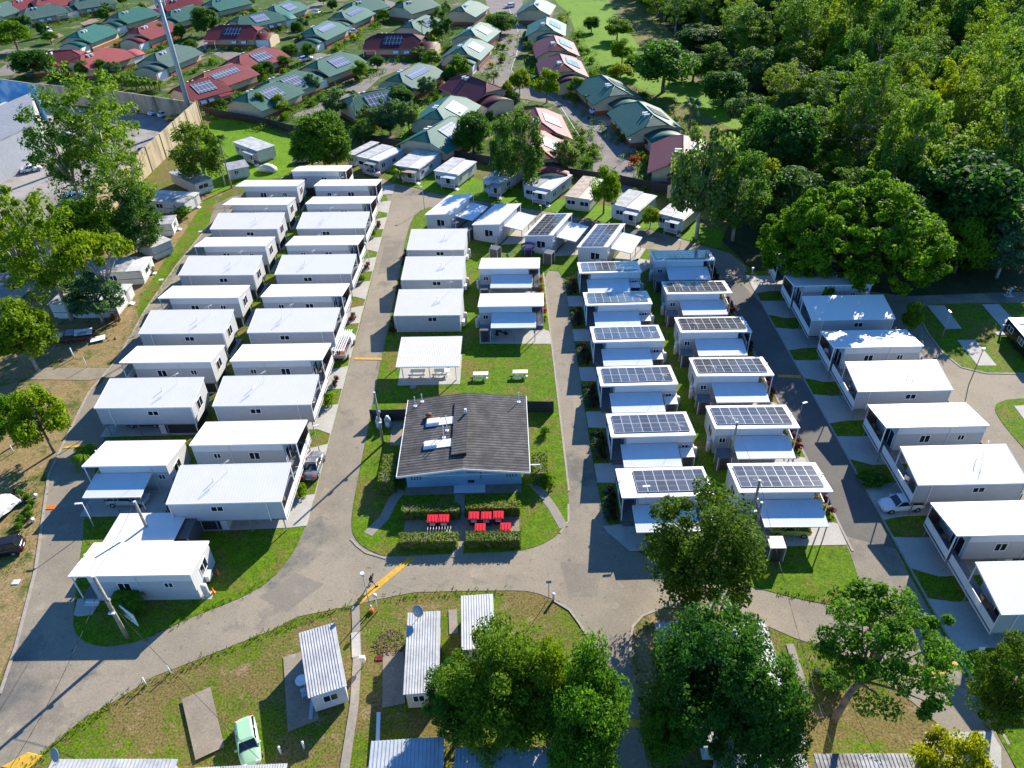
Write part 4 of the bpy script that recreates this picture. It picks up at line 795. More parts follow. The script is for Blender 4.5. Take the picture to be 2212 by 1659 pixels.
# ------------------------------------------------------------------ the village beyond the fence
def villa(label, p0, p1, col, gar='L', solar='panel_far', long=False, L=None, W=10.6, awn=2, porch=True, sky=2, flip=False, group=None):
    """p0, p1: picture points of the two ridge ends (ridge 4.9 m up); gar: garage at the left/right/none end"""
    a, b = P(*p0, 5.6), P(*p1, 5.6); d = b-a; rz = math.atan2(d.y, d.x); rl = d.length
    L = L or 13; mid = (a+b)/2; cs, sn = math.cos(rz), math.sin(rz); K = 1.14 if L > 12 else 1.08
    org = Vector((mid.x-K*(cs*L/2-sn*W/2), mid.y-K*(sn*L/2+cs*W/2), 0))
    h = thing('villa', label, 'house', org, rz, group); h.scale = (K, K, 1.08)
    ze, zr = 2.75, 5.6; zm = ze+(zr-ze)*.55; hip = 2.6; o = .5
    m = MB(); m.box(.3, L-.3, .3, W-.3, .95, ze)
    for x0, x1 in ((.3, .42), (L-.42, L-.3)):
        yy = W/2*.55+.2
        m.add([(x, y, z) for x in (x0, x1) for y, z in ((.3, ze), (W-.3, ze), (W-yy, zm-.1), (yy, zm-.1))], [(0, 1, 2, 3), (7, 6, 5, 4), (1, 5, 6, 2), (2, 6, 7, 3), (3, 7, 4, 0)])
    m.build('wall', 'cream', h)
    m = MB(); m.box(.27, L-.27, .27, W-.27, 0, .95); m.build('brick_base', 'brick', h)
    y2 = W/2*.55
    tp = [(-o+.2, -o, ze-.1), (L+o-.2, -o, ze-.1), (L+o-.2, y2, zm), (L-hip, W/2, zr), (hip, W/2, zr), (-o+.2, y2, zm), (-o+.2, W+o, ze-.1), (L+o-.2, W+o, ze-.1), (L+o-.2, W-y2, zm), (-o+.2, W-y2, zm)]
    n = len(tp); m = MB(); vs = tp+[(x, y, z-.14) for x, y, z in tp]
    fs = [(0, 1, 2, 3, 4, 5), (7, 6, 9, 4, 3, 8), (2, 8, 3), (9, 5, 4)]
    m.add(vs, fs+[tuple(n+i for i in f[::-1]) for f in fs]+[(0, n, n+1, 1), (1, n+1, n+2, 2), (2, n+2, n+8, 8), (8, n+8, n+7, 7), (7, n+7, n+6, 6), (6, n+6, n+9, 9), (9, n+9, n+5, 5), (5, n+5, n, 0)])
    m.build('roof', 'tile_'+col, h)
    m = MB(); m.cyl((hip, W/2, zr+.02), (L-hip, W/2, zr+.02), .09, .09, 5)
    for i, j in ((4, 5), (4, 9), (3, 2), (3, 8)): m.cyl(tp[i], tp[j], .07, .07, 5)
    m.box(-.2, L+.2, -o-.1, -o, ze-.2, ze-.06); m.build('ridge_cap', 'tile_pinkred' if col in ('red', 'maroon', 'pinkred') else 'tile_'+col if col == 'green' else 'tile_greygreen', h)
    sgn = -1 if flip else 1; slope = (zr-ze)/(W/2)
    if gar:
        gx0, gx1 = (-4.6, .25) if gar == 'L' else (L-.25, L+4.6); gy0, gy1 = .7, 7.4; n = 10; m = MB(); top = []
        for i in range(n+1):
            t = i/n; y = gy0-.25+(gy1-gy0+.5)*t; top.append((y, 2.45+1.05*math.sin(math.pi*t)))
        m.add([(x, y, z) for x in (gx0-.15, gx1+.1) for y, z in top]+[(x, y, z-.1) for x in (gx0-.15, gx1+.1) for y, z in top], [(i+1, i, n+1+i, n+2+i) for i in range(n)]+[(2*n+2+i, 2*n+3+i, 3*n+4+i, 3*n+3+i) for i in range(n)]+[(i, i+1, 2*n+3+i, 2*n+2+i) for i in range(n)]+[(n+2+i, n+1+i, 3*n+3+i, 3*n+4+i) for i in range(n)], 0, True)
        m.build('garage_roof', 'tile_'+col, h)
        m = MB(); prof = [(gy0, 0)]+[(gy0+(gy1-gy0)*i/n, 2.36+1.0*math.sin(math.pi*i/n)) for i in range(n+1)]+[(gy1, 0)]; k = len(prof)
        m.add([(gx0, y, z) for y, z in prof]+[(gx1, y, z) for y, z in prof], [tuple(range(k-1, -1, -1)), tuple(range(k, 2*k))]+[(i, i+1, k+i+1, k+i) for i in range(k-1)]); m.build('garage_wall', 'cream', h)
        m = MB(); m.box(gx0+.5, gx1-.6, gy0-.06, gy0+.02, .05, 2.1); m.build('garage_door', 'white_paint', h)
    if porch:
        px = L*.62 if gar != 'R' else .4; m = MB(); m.slab(px, px+3.6, -2.3, -.3, 2.35, 2.6, .08); m.build('porch_roof', 'tile_'+col, h)
        posts(h, [(px+.1, -2.2), (px+3.5, -2.2)], 0, 2.3, .06)
    for k in range(awn):
        wx = L*(.18+.2*k) if gar != 'R' else L*(.55+.2*k); n = 5; m = MB()
        m.add([(x, -.02-.75*math.sin(t*1.5708/n), 2.25-.75*(1-math.cos(t*1.5708/n))) for x in (wx, wx+1.5) for t in range(n+1)]+[(x, .2, z) for x in (wx, wx+1.5) for z in (1.5, 2.25)], [(t, t+1, n+2+t, n+1+t) for t in range(n)]); m.build('awning', 'white_paint', h)
        window(h, wx+.15, 1.1, 1.2, 1.1, .3)
    window(h, L*.45, 1.1, 1.3, 1.1, W-.3, 'B'); window(h, 3.6, 1.1, 1.1, 1.0, L-.3, 'E')
    rf = lambda y: ze-.1+(y+o)*((zm-(ze-.1))/(y2+o)) if y < y2 else zm+(y-y2)*(zr-zm)/(W/2-y2)
    if solar:
        if long: x0, x1, ya, yb = hip+.4, L-hip-.4, 2.2, 4.1
        else: x0, x1, ya, yb = L/2-2.6, L/2+2.8, 1.0, 4.2
        m = MB()
        if flip: m.hexa([(x0, W-yb, rf(yb)+.08), (x1, W-yb, rf(yb)+.08), (x1, W-ya, rf(ya)+.08), (x0, W-ya, rf(ya)+.08)][::1], [(x0, W-yb, rf(yb)+.16), (x1, W-yb, rf(yb)+.16), (x1, W-ya, rf(ya)+.16), (x0, W-ya, rf(ya)+.16)])
        else: m.hexa([(x0, ya, rf(ya)+.08), (x1, ya, rf(ya)+.08), (x1, yb, rf(yb)+.08), (x0, yb, rf(yb)+.08)], [(x0, ya, rf(ya)+.16), (x1, ya, rf(ya)+.16), (x1, yb, rf(yb)+.16), (x0, yb, rf(yb)+.16)])
        m.build('solar_array', solar, h)
    for k in range(sky):
        m = MB(); yy = W/2-.9 if not solar or flip else W/2+.8; m.box(hip+.9+1.3*k, hip+1.3+1.3*k, yy-.6, yy+.6, zr-.75, zr-.12); m.build('skylight', 'white_paint', h)
    return h
V = [
 ('grey green roofed villa with attached awning near the top left', T0(225, 75), T0(420, 40), 'greygreen', 'L', None, 0),
 ('grey roofed villa at the top edge left of the mobile tower', T0(600, 0), T0(860, -40), 'greygreen', 'L', None, 0),
 ('green roofed villa just left of the tower antennas', T0(955, 112), T0(1150, 60), 'green', 'L', None, 0),
 ('green roofed villa above the red roofed pair at left', T0(620, 268), T0(790, 205), 'green', 'L', None, 0),
 ('red roofed villa crossed by the tower shaft', T0(1115, 235), T0(1290, 175), 'red', 'L', None, 0),
 ('grey green villa right behind the tower shaft with small lawn', T0(1270, 440), T0(1440, 375), 'greygreen', 'L', None, 0),
 ('red roofed villa with barrel garage facing us above the tall gum', T0(720, 445), T0(840, 410), 'pinkred', 'R', None, 0),
 ('red roof half hidden between the dark tree and the gum', T0(400, 430), T0(530, 420), 'pinkred', None, None, 0),
 ('wide red villa with dark solar panels and two side garages', T0(1800, 215), T0(2030, 215), 'red', 'R', 'panel_dark', 0),
 ('red villa with pale solar panels at the top of the lower left group', T0(1965, 455), T0(2150, 395), 'red', 'L', 'panel_far', 0),
 ('red villa with solar strip, middle of three by the dark fence', T0(1715, 590), T0(1850, 545), 'red', None, 'panel_far', 1),
 ('small red villa with solar panels at the tan wall corner', T0(1545, 680), T0(1660, 650), 'red', None, 'panel_far', 0),
 ('green villa hidden behind the round dark tree', T0(1400, 92), T0(1570, 50), 'green', 'L', None, 0),
 ('green roofed villa at the top edge right of the tower', T0(1720, 10), T0(1920, -35), 'green', 'L', None, 0),
 ('red roofed villa at the top edge beside the tower', T0(1360, 10), T0(1560, -20), 'red', 'L', None, 0),
 ('green villa with solar panels above the wide red one', T0(2010, 130), T0(2130, 105), 'green', 'R', 'panel_far', 0),
 ('grey roof cut by the top left picture corner', T0(-60, 60), T0(60, 25), 'greygreen', None, None, 0),
 ('red roof at the top left picture edge', T0(130, 10), T0(260, -20), 'red', None, None, 0),
 ('red roofed villa at the top edge behind the grey one', T0(330, -5), T0(480, -30), 'pinkred', None, None, 0),
 ('green villa with large solar panels at the upper edge', T1(140, 60), T1(300, 5), 'green', 'L', 'panel_far', 0),
 ('green villa with solar strip beside the yellow green bush', T1(690, 110), T1(830, 50), 'green', 'L', 'panel_far', 1),
 ('green villa with long solar strip, white car parked to its left', T1(465, 235), T1(600, 175), 'green', 'L', 'panel_far', 1),
 ('wide maroon villa with dark solar panels and steps', T1(1060, 285), T1(1220, 285), 'maroon', 'R', 'panel_dark', 0),
 ('green villa with eight solar panels behind the small white car', T1(535, 495), T1(690, 440), 'green', 'L', 'panel_far', 0),
 ('green villa with solar panels above the dark fence', T1(160, 650), T1(310, 595), 'green', None, 'panel_far', 0),
 ('small green villa nearest the dark fence with panels', T1(10, 740), T1(110, 700), 'green', None, 'panel_far', 0),
 ('green villa with a long row of solar panels and curved garage', T1(1170, 610), T1(1350, 520), 'green', 'L', 'panel_far', 1),
 ('green villa roof peeping out between the grey green trees', T1(890, 770), T1(1010, 745), 'green', None, 'panel_far', 0),
 ('maroon villa with barrel garage beside the curved street', T1(1720, 620), T1(1880, 680), 'maroon', 'R', None, 0),
 ('green villa with solar panels, upper of the two beside the grass strip', T1(1480, 900), T1(1600, 790), 'green', None, 'panel_white', 0),
 ('green villa with solar panels, lower of the two beside the grass strip', T1(1450, 1050), T1(1560, 985), 'green', None, 'panel_white', 0),
 ('green villa left of the village road, nearer of two', T1(1670, 400), T1(1770, 310), 'green', None, 'panel_white', 0),
 ('green villa left of the village road, farther of two', T1(1750, 250), T1(1840, 185), 'green', None, 'panel_white', 0),
 ('green roofed villa at the top behind the feathery street tree', T1(1670, 60), T1(1760, 5), 'green', None, None, 0),
 ('green villa with solar roof behind the garden palm', T1(1270, 185), T1(1400, 130), 'green', None, 'panel_far', 0),
 ('green roof at the top edge, left of the palms', T1(800, 25), T1(950, -10), 'green', 'L', None, 0),
 ('green villa at the top edge beside the white verandah', T1(1230, 20), T1(1340, -10), 'green', None, None, 0),
 ('green roofed villa at the top edge by the field', T2(180, 60), T2(240, -20), 'green', None, None, 0),
 ('green villa right of the village road with solar roof', T2(290, 220), T2(305, 135), 'green', None, 'panel_far', 0),
 ('dusky red villa right of the village road, farther of two', T2(390, 380), T2(355, 285), 'maroon', None, 'panel_far', 0),
 ('dusky red villa right of the village road, nearer of two', T2(450, 550), T2(400, 430), 'maroon', None, 'panel_far', 0),
 ('large green villa beside the parked white wagon, farther one', T2(860, 715), T2(740, 620), 'green', None, 'panel_far', 0),
 ('large green villa with curved garage beside the fan palm', T2(1165, 950), T2(1050, 840), 'green', None, 'panel_far', 0),
 ('maroon villa beside the round red shrub', T2(1410, 1260), T2(1415, 1120), 'maroon', None, 'panel_white', 0),
 ('red villa with white roof panels, upper one behind the olive gum', T2(255, 1000), T2(215, 900), 'pinkred', None, 'panel_white', 0),
 ('red villa with white roof panels, lower one behind the olive gum', T2(240, 1200), T2(215, 1090), 'pinkred', None, 'panel_white', 0),
]
for lab, p0, p1, col, gar, sol, lg in V:
    a, b = P(*p0, 4.9), P(*p1, 4.9)
    if p0[0] > p1[0] and abs(b.y-a.y) > abs(b.x-a.x): pass
    steep = abs(b.y-a.y) > 1.3*abs(b.x-a.x)
    if steep: villa(lab, p0, p1, col, gar if gar else ('L' if 'curved garage' in lab or 'red shrub' in lab or 'wagon' in lab or 'road' in lab or 'gum' in lab else None), sol, lg, L=14.5, porch=False, awn=0 if 'curved' not in lab else 2)
    else: villa(lab, p0, p1, col, gar, sol, lg, L=15.5 if 'wide' in lab else (11 if 'small' in lab else 13.5 if gar else 12.5), awn=2)
# walls and fences along the boundary
def wall_run(label, pts, ht, th, mat, name='boundary_wall', cat='wall', pier=None, group=None):
    q = pix(pts); o = thing(name, label, cat, (0, 0, 0), 0, group); m = MB(); pm = MB()
    for i in range(len(q)-1):
        a, b = Vector((*q[i], 0)), Vector((*q[i+1], 0)); d = (b-a).normalized(); n = Vector((-d.y, d.x, 0))*th/2; z = Vector((0, 0, ht))
        m.hexa([a-n, b-n, b+n, a+n], [a-n+z, b-n+z, b+n+z, a+n+z])
        if pier:
            k = int((b-a).length/pier)
            for j in range(k+1):
                c = a+(b-a)*j/max(1, k); e = d*.2; n2 = n*(1.9 if th > .2 else 2.2); z2 = Vector((0, 0, ht+.06))
                pm.hexa([c-e-n2, c+e-n2, c+e+n2, c-e+n2], [c-e-n2+z2, c+e-n2+z2, c+e+n2+z2, c-e+n2+z2])
    m.build('panel', mat, o)
    if pier: pm.build('pier', mat, o)
    return o
wall_run('tall tan concrete wall running toward us beside the car park', [('w', -76.8, 197.2), ('w', -78, 147.5), ('w', -79, 122)], 5.4, .3, 'tan_wall', pier=8)
wall_run('tall stained concrete wall behind the parked car row', [('w', -76.8, 197.2), ('w', -104, 212), ('w', -140, 226), ('w', -190, 243)], 5.0, .3, 'tan_wall', pier=7)
wall_run('dark metal fence between the park and the green roofed villas', [('w', -77.6, 203.8), ('w', -58, 192), ('w', -51.5, 186.6), ('w', -29.8, 176.3), ('w', -11.5, 164.7), ('w', 4, 156), ('w', 23.4, 146.3), ('w', 33.3, 139.7), ('w', 40, 134)], 1.9, .06, 'fence_dark', 'metal_fence', 'fence', 2.4)
wall_run('charcoal fence left of the communal building by the gas bottles', [('w', -17.6, 73.6), ('w', -12.9, 73.5)], 1.8, .05, 'fence_dark', 'metal_fence', 'fence', 2.4)
wall_run('charcoal fence right of the communal building', [('w', 1.7, 74.2), ('w', 4.9, 73.9)], 1.8, .05, 'fence_dark', 'metal_fence', 'fence', 2.4)
for i, (x, y0_, y1_) in enumerate([(52.9, 71, 74.5), (52.9, 62, 69), (52.9, 55.5, 60.5), (52.7, 47, 53)]): wall_run('dark screen fence behind the raised cabin, %s one from the far end at right' % ORD[i], [('w', x, y0_), ('w', x, y1_)], 1.6, .05, 'fence_dark', 'metal_fence', 'fence', 2.4)
# warehouse at the left edge
h = thing('warehouse', 'big grey warehouse with pale metal roof at the left picture edge', 'warehouse', (0, 0, 0))
A, B, Cc = P(*T0(300, 995), 8), P(*T0(255, 790), 8), P(*T0(0, 1140), 8)
d1 = (A-Cc).normalized(); d2 = (B-A).normalized(); q0 = A-d1*60; hw_ = 8.0
m = MB(); z = Vector((0, 0, 8.0)); e = B
def qd(*p): return [Vector((v.x, v.y, 0)) for v in p]
base = qd(q0, A, e, q0+(e-A)); m.hexa(base, [v+Vector((0, 0, 7.7)) for v in base]); m.build('wall', 'pole_metal', h)
m = MB(); m.hexa([v+Vector((0, 0, 7.75)) for v in base], [base[0]+Vector((0, 0, 8)), base[1]+Vector((0, 0, 8)), base[2]+Vector((0, 0, 9.0)), base[3]+Vector((0, 0, 9.0))]); m.build('roof', 'warehouse_roof', h)
lb = [base[3], base[2], base[2]+d2*16, base[3]+d2*16]; m = MB(); m.hexa(lb, [v+Vector((0, 0, 6)) for v in lb]); m.build('low_roof', 'rib_grey', h)
m = MB(); a_ = base[0]+d1*30-Vector((d2.x, d2.y, 0))*.04; m.hexa([a_, a_+d1*4, a_+d1*4+d2*.1, a_+d2*.1], [v+Vector((0, 0, 4)) for v in (a_, a_+d1*4, a_+d1*4+d2*.1, a_+d2*.1)]); m.build('roller_door', 'lamp_head', h)
h = thing('mural_building', 'low building with blue painted mural wall at the left edge', 'building', (0, 0, 0)); A, B = P(*T0(-80, 640), 9), P(*T0(265, 690), 9); d = (B-A).normalized(); n = Vector((-d.y, d.x, 0))
m = MB(); q = qd(A, B, B+n*.5, A+n*.5); m.hexa(q, [v+Vector((0, 0, 9)) for v in q]); m.build('wall', 'mural', h)
m = MB(); m.hexa([v+Vector((0, 0, 9.02)) for v in q], [v+Vector((0, 0, 9.2)) for v in q]); m.build('roof', 'warehouse_roof', h)
# white structures in the far right forest
h = thing('far_house', 'pale roofed house among trees at the top right corner', 'house', P(2140, 40), .2); m = MB(); m.box(0, 16, 0, 9, 0, 3); m.build('wall', 'cream_light', h)
m = MB(); m.hexa([(-.5, -.5, 3), (16.5, -.5, 3), (16.5, 4.5, 5), (-.5, 4.5, 5)], [(-.5, -.5, 3.15), (16.5, -.5, 3.15), (16.5, 4.5, 5.15), (-.5, 4.5, 5.15)]); m.hexa([(-.5, 4.5, 5), (16.5, 4.5, 5), (16.5, 9.5, 3), (-.5, 9.5, 3)], [(-.5, 4.5, 5.15), (16.5, 4.5, 5.15), (16.5, 9.5, 3.15), (-.5, 9.5, 3.15)]); m.build('roof', 'old_white', h)
# mobile tower
b = P(418, 268); h = thing('mobile_tower', 'tall grey mobile phone tower beside the tan wall corner', 'tower', b)
m = MB(); m.cyl((0, 0, 0), (0, 0, 34), .62, .42, 14); m.build('shaft', 'pole_metal', h)
m = MB()
for k in range(56): m.box(-.70, -.50, -.22, .22, 2+k*.52, 2.12+k*.52)
m.build('climbing_pegs', 'pole_dark', h)
for k in range(6):
    a = k*math.pi/3; m = MB(); x, y = math.cos(a)*1.1, math.sin(a)*1.1; m.box(x-.18, x+.18, y-.12, y+.12, 27.5+(k % 2)*.9, 30.2+(k % 2)*.9); m.cyl((0, 0, 29), (x, y, 29), .06, .06, 5); m.cyl((0, 0, 28.2), (x, y, 28.2), .06, .06, 5); m.build('antenna_panel', 'lamp_head' if k % 2 else 'dish', h)
# ------------------------------------------------------------------ cars
def car(paint, L=4.4, W=1.8, H=1.5, kind='hatch'):
    h = thing('parked_car', '', 'car'); hw = W/2
    # stations: x, belt half width, bottom z, hood/belt z
    if kind == 'sedan': zb = [(-.5, .55, .72), (-.42, .80, .92), (-.25, .86, .95), (.12, .86, .92), (.3, .84, .86), (.44, .76, .74), (.5, .60, .62)]; gh = (-.30, -.14, .07, .22)
    elif kind == 'suv': zb = [(-.5, .70, .85), (-.46, .84, 1.02), (-.25, .90, 1.05), (.15, .90, 1.03), (.3, .87, .98), (.44, .80, .90), (.5, .66, .76)]; gh = (-.47, -.40, .08, .21)
    else: zb = [(-.5, .62, .78), (-.45, .80, .95), (-.25, .87, .98), (.15, .87, .95), (.32, .84, .86), (.44, .76, .72), (.5, .58, .60)]; gh = (-.46, -.36, .08, .25)
    m = MB(); rings = []
    for fx, wf, zt in zb:
        x = fx*L; y = hw*min(1, wf+.12); yb = y*.97
        rings.append([(x, -yb, .30), (x, -y, .45), (x, -y, zt-.18), (x, -y*.93, zt-.03), (x, -y*.5, zt+.03), (x, y*.5, zt+.03), (x, y*.93, zt-.03), (x, y, zt-.18), (x, y, .45), (x, yb, .30)])
    n = 10; vs = [v for r_ in rings for v in r_]; fs = []
    for k in range(len(rings)-1): fs += [(k*n+i, (k+1)*n+i, (k+1)*n+(i+1) % n, k*n+(i+1) % n) for i in range(n)]
    fs += [tuple(range(n)), tuple(range(len(vs)-1, len(vs)-n-1, -1))]
    m.add(vs, fs, 0, True); body = m.build('body', 'paint_'+paint, h)
    g0, g1, g2, g3 = [v*L for v in gh]; zl = .90 if kind != 'suv' else 1.0; rw, bw = hw*.70, hw*.90
    m = MB(); m.hexa([(g0, -bw, zl-.05), (g3, -bw, zl-.08), (g3, bw, zl-.08), (g0, bw, zl-.05)], [(g1, -rw, H-.06), (g2, -rw, H-.06), (g2, rw, H-.06), (g1, rw, H-.06)]); m.build('windows', 'glass', h)
    m = MB(); m.hexa([(g1-.08, -rw-.03, H-.07), (g2+.1, -rw-.03, H-.07), (g2+.1, rw+.03, H-.07), (g1-.08, rw+.03, H-.07)], [(g1+.12, -rw+.10, H), (g2-.10, -rw+.10, H), (g2-.10, rw-.10, H), (g1+.12, rw-.10, H)]); m.build('roof', 'paint_'+paint, h)
    m = MB()
    for s_ in (-1, 1):
        for a, b_ in ((g0, g1), (g3, g2), ((g0+g3)/2-.1, (g1+g2)/2-.1)): m.tube([(a, s_*(bw+.005), zl-.06), (b_, s_*(rw+.01), H-.05)], .045, 4)
    m.build('pillar', 'paint_'+paint, h)
    for sx in (-.31, .31):
        for s_ in (-1, 1):
            m = MB(); m.cyl((sx*L, s_*(hw-.20), .32), (sx*L, s_*(hw+.015), .32), .32, .32, 14); wv = m.build('wheel', 'tyre', h)
            m = MB(); m.cyl((sx*L, s_*(hw-.05), .32), (sx*L, s_*(hw+.03), .32), .19, .17, 10); m.build('rim', 'rim', wv)
    for s_ in (-1, 1):
        m = MB(); m.box(.455*L, .488*L, s_*hw*.58-.16, s_*hw*.58+.16, .60, .73); m.build('headlight', 'lamp_clear', h)
        m = MB(); m.box(-.499*L, -.455*L, s_*hw*.68-.12, s_*hw*.68+.12, .72, .90); m.build('taillight', 'lamp_red', h)
        m = MB(); m.box(g3-.45, g3-.3, s_*(hw+.08)-.09, s_*(hw+.08)+.09, .92, 1.04); m.build('side_mirror', 'paint_'+paint, h)
    m = MB(); m.box(-.505*L, -.495*L, -.26, .26, .52, .64); m.box(.495*L, .505*L, -.26, .26, .42, .53); m.build('number_plate', 'label_white', h)
    return h
CARS = {}
def put_car(label, paint, kind, loc, rz, group=None, dims=(4.4, 1.8, 1.5)):
    k = (paint, kind, dims)
    if k not in CARS: CARS[k] = car(paint, *dims, kind)
    return inst(CARS[k], label, (loc[0], loc[1], loc[2] if len(loc) > 2 else .06), rz, group)
def axis_car(label, paint, kind, back, front, group=None, dims=(4.4, 1.8, 1.5), z=.1):
    a, b = P(*back), P(*front); d = b-a; c = (a+b)/2; return put_car(label, paint, kind, (c.x, c.y, z), math.atan2(d.y, d.x), group, dims)
o = put_car('dark grey sedan with roof racks on the pad by the middle road', 'grey', 'sedan', (-23.35, 65.2, .1), R(86), None, (4.7, 1.85, 1.48))
m = MB()
for xx in (-.5, .45): m.box(xx-.04, xx+.04, -.72, .72, 1.50, 1.56)
m.build('roof_rack', 'rim', o)
put_car('silver hatchback under the shaded awning at left', 'silver', 'hatch', (-43.2, 60.9, .1), R(-3), None, (4.6, 1.8, 1.55))
o = axis_car('pale green hatchback parked on the grass at the bottom left', 'mint', 'hatch', B0(2005, 1310), B0(2060, 1640), None, (4.2, 1.75, 1.5), .0)
axis_car('yellow green hatchback under the nearest right awning', 'lime', 'hatch', (1742, 1152), (1665, 1148), None, (4.1, 1.75, 1.5))
put_car('white hatchback parked half under the raised right cabin', 'white', 'hatch', (40.6, 55.6, .1), R(183), None, (4.5, 1.8, 1.5))
axis_car('black wagon with red tail lights at the left picture edge', 'black', 'suv', (52, 1185), (-45, 1205), None, (4.7, 1.85, 1.65), .02)
put_car('dark car half hidden under the near left carport roof', 'black', 'hatch', (-40.3, 54.3, .1), R(178), None)
put_car('dark car in the shade under the first raised left cabin', 'navy', 'suv', (-46.3, 74.8, .1), R(-2), None, (4.7, 1.85, 1.65))
axis_car('silver sedan on the lawn at the top of the middle road', 'silver', 'sedan', T1(1030, 1450), T1(880, 1400), None, (4.6, 1.8, 1.45), .03)
axis_car('silver blue car under the dark bushy tree', 'silver', 'hatch', T1(345, 1325), T1(440, 1318), None, (4.3, 1.75, 1.5), .03)
axis_car('white wagon parked on the street beside the large green villa', 'white', 'suv', T2(660, 930), T2(780, 915))
axis_car('white car parked in front of the maroon villa lane', 'white', 'suv', T1(390, 505), T1(450, 490))
axis_car('white sedan parked beside the upper green villa', 'white', 'sedan', T1(490, 125), T1(540, 105))
axis_car('white van parked beside the grey green villa at top left', 'white', 'suv', T0(365, 255), T0(430, 280), None, (4.9, 1.9, 1.9))
axis_car('silver car in the lane behind the tall gum', 'silver', 'hatch', T0(1085, 480), T0(1120, 470))
axis_car('white car at the far end of the village road', 'white', 'suv', T2(20, 60), T2(-20, 65))
axis_car('pale covered boat shaped car by the long green villa', 'white', 'sedan', T1(780, 275), T1(840, 272))
GP = 'cars in the concrete car park at left'
for lab, col, kd, a, b in (('pale blue people mover parked against the stained wall', 'silver', 'suv', T0(1000, 870), T0(1100, 845)), ('black wagon parked against the stained wall', 'black', 'suv', T0(1110, 920), T0(1230, 880)), ('white and blue striped sedan parked against the wall', 'white', 'sedan', T0(1225, 945), T0(1320, 915)), ('white hatchback between the sedan and the yellow car', 'white', 'hatch', T0(1305, 960), T0(1410, 930)), ('yellow hatchback at the wall corner of the car park', 'yellow', 'hatch', T0(1470, 970), T0(1375, 985)),
      ('dark blue car behind the gum branches in the car park', 'navy', 'hatch', T0(790, 1045), T0(880, 1040)), ('grey car behind the gum foliage in the car park', 'grey', 'sedan', T0(880, 1080), T0(950, 1060)), ('orange car seen through the gum branches', 'orange', 'hatch', T0(800, 1150), T0(890, 1130)), ('black sedan parked along the tan wall, farther one', 'black', 'sedan', T0(1130, 1270), T0(1220, 1240)), ('navy sedan parked along the tan wall', 'navy', 'sedan', T0(1090, 1310), T0(1190, 1285)), ('white sedan parked along the tan wall', 'white', 'sedan', T0(1010, 1390), T0(1110, 1350)), ('dark green wagon parked along the tan wall, nearest', 'grey', 'suv', T0(940, 1450), T0(1010, 1420)),
      ('white wagon in front of the grey warehouse', 'white', 'suv', T0(100, 1390), T0(220, 1350)), ('white and black sedan beside the warehouse door', 'white', 'sedan', T0(190, 1410), T0(330, 1385)), ('white utility beside the warehouse behind foliage', 'white', 'suv', T0(250, 1300), T0(350, 1275)), ('black sedan in the middle of the car park', 'black', 'sedan', T0(520, 1360), T0(620, 1340)), ('blue car near the bottom of the car park', 'blue', 'hatch', T0(570, 1640), T0(650, 1610)), ('dark car among foliage at the car park edge', 'black', 'hatch', T0(600, 990), T0(660, 980)),
      ('white hatchback seen between the gum branches, upper', 'white', 'hatch', T0(560, 1050), T0(640, 1035)), ('grey sedan seen between the gum branches', 'grey', 'sedan', T0(640, 1200), T0(730, 1180)), ('white sedan at the left edge of the car park', 'white', 'sedan', T0(330, 1200), T0(420, 1180)), ('black hatchback near the tan wall end', 'black', 'hatch', T0(830, 1500), T0(910, 1470)), ('silver hatchback behind the gum trunk', 'silver', 'hatch', T0(480, 1130), T0(570, 1110))):
    axis_car(lab, col, kd, a, b, GP, z=.06)
# covered car
b = P(*T1(105, 1395)); h = thing('covered_car', 'car under a pale fitted cover on the grass strip', 'covered car', (b.x, b.y, .04), R(160))
m = MB(); rings = []
for fx, w_, z_ in ((-2.2, .6, .7), (-2.0, .85, .95), (-1.2, .9, 1.35), (-.2, .9, 1.5), (.6, .9, 1.42), (1.2, .88, 1.05), (1.9, .8, .9), (2.2, .55, .6)): rings.append([(fx, -w_, .12), (fx, -w_*.98, z_*.6), (fx, -w_*.72, z_), (fx, 0, z_+.04), (fx, w_*.72, z_), (fx, w_*.98, z_*.6), (fx, w_, .12)])
vs = [v for r_ in rings for v in r_]; m.add(vs, [(k*7+i, (k+1)*7+i, (k+1)*7+(i+1) % 7, k*7+(i+1) % 7) for k in range(7) for i in range(7)]+[tuple(range(7)), tuple(range(55, 48, -1))], 0, True); m.build('fabric_cover', 'clad_white', h)
# work truck with long ladder racks by the middle road
b = (-23.5, 89.2); h = thing('work_truck', 'white tray truck loaded with long ladders beside the middle road', 'truck', (b[0], b[1], .1), R(85))
m = MB(); m.hexa([(1.2, -.9, .5), (2.9, -.85, .5), (2.9, .85, .5), (1.2, .9, .5)], [(1.2, -.85, 2.0), (2.3, -.8, 2.0), (2.3, .8, 2.0), (1.2, .85, 2.0)]); m.box(2.5, 3.1, -.85, .85, .5, 1.1); m.build('cab', 'paint_white', h)
m = MB(); m.hexa([(2.35, -.75, 1.45), (2.72, -.75, 1.15), (2.72, .75, 1.15), (2.35, .75, 1.45)], [(2.33, -.75, 1.9), (2.74, -.75, 1.2), (2.74, .75, 1.2), (2.33, .75, 1.9)]); m.build('windscreen', 'glass', h)
m = MB(); m.box(-2.6, 1.1, -.95, .95, .75, .88); m.box(-2.6, 1.1, -.95, -.88, .88, 1.25); m.box(-2.6, 1.1, .88, .95, .88, 1.25); m.box(-2.6, -2.53, -.88, .88, .88, 1.25); m.build('tray', 'paint_silver', h)
m = MB(); m.box(-2.3, .8, -.5, .5, .89, 1.15); m.build('load', 'rust', h)
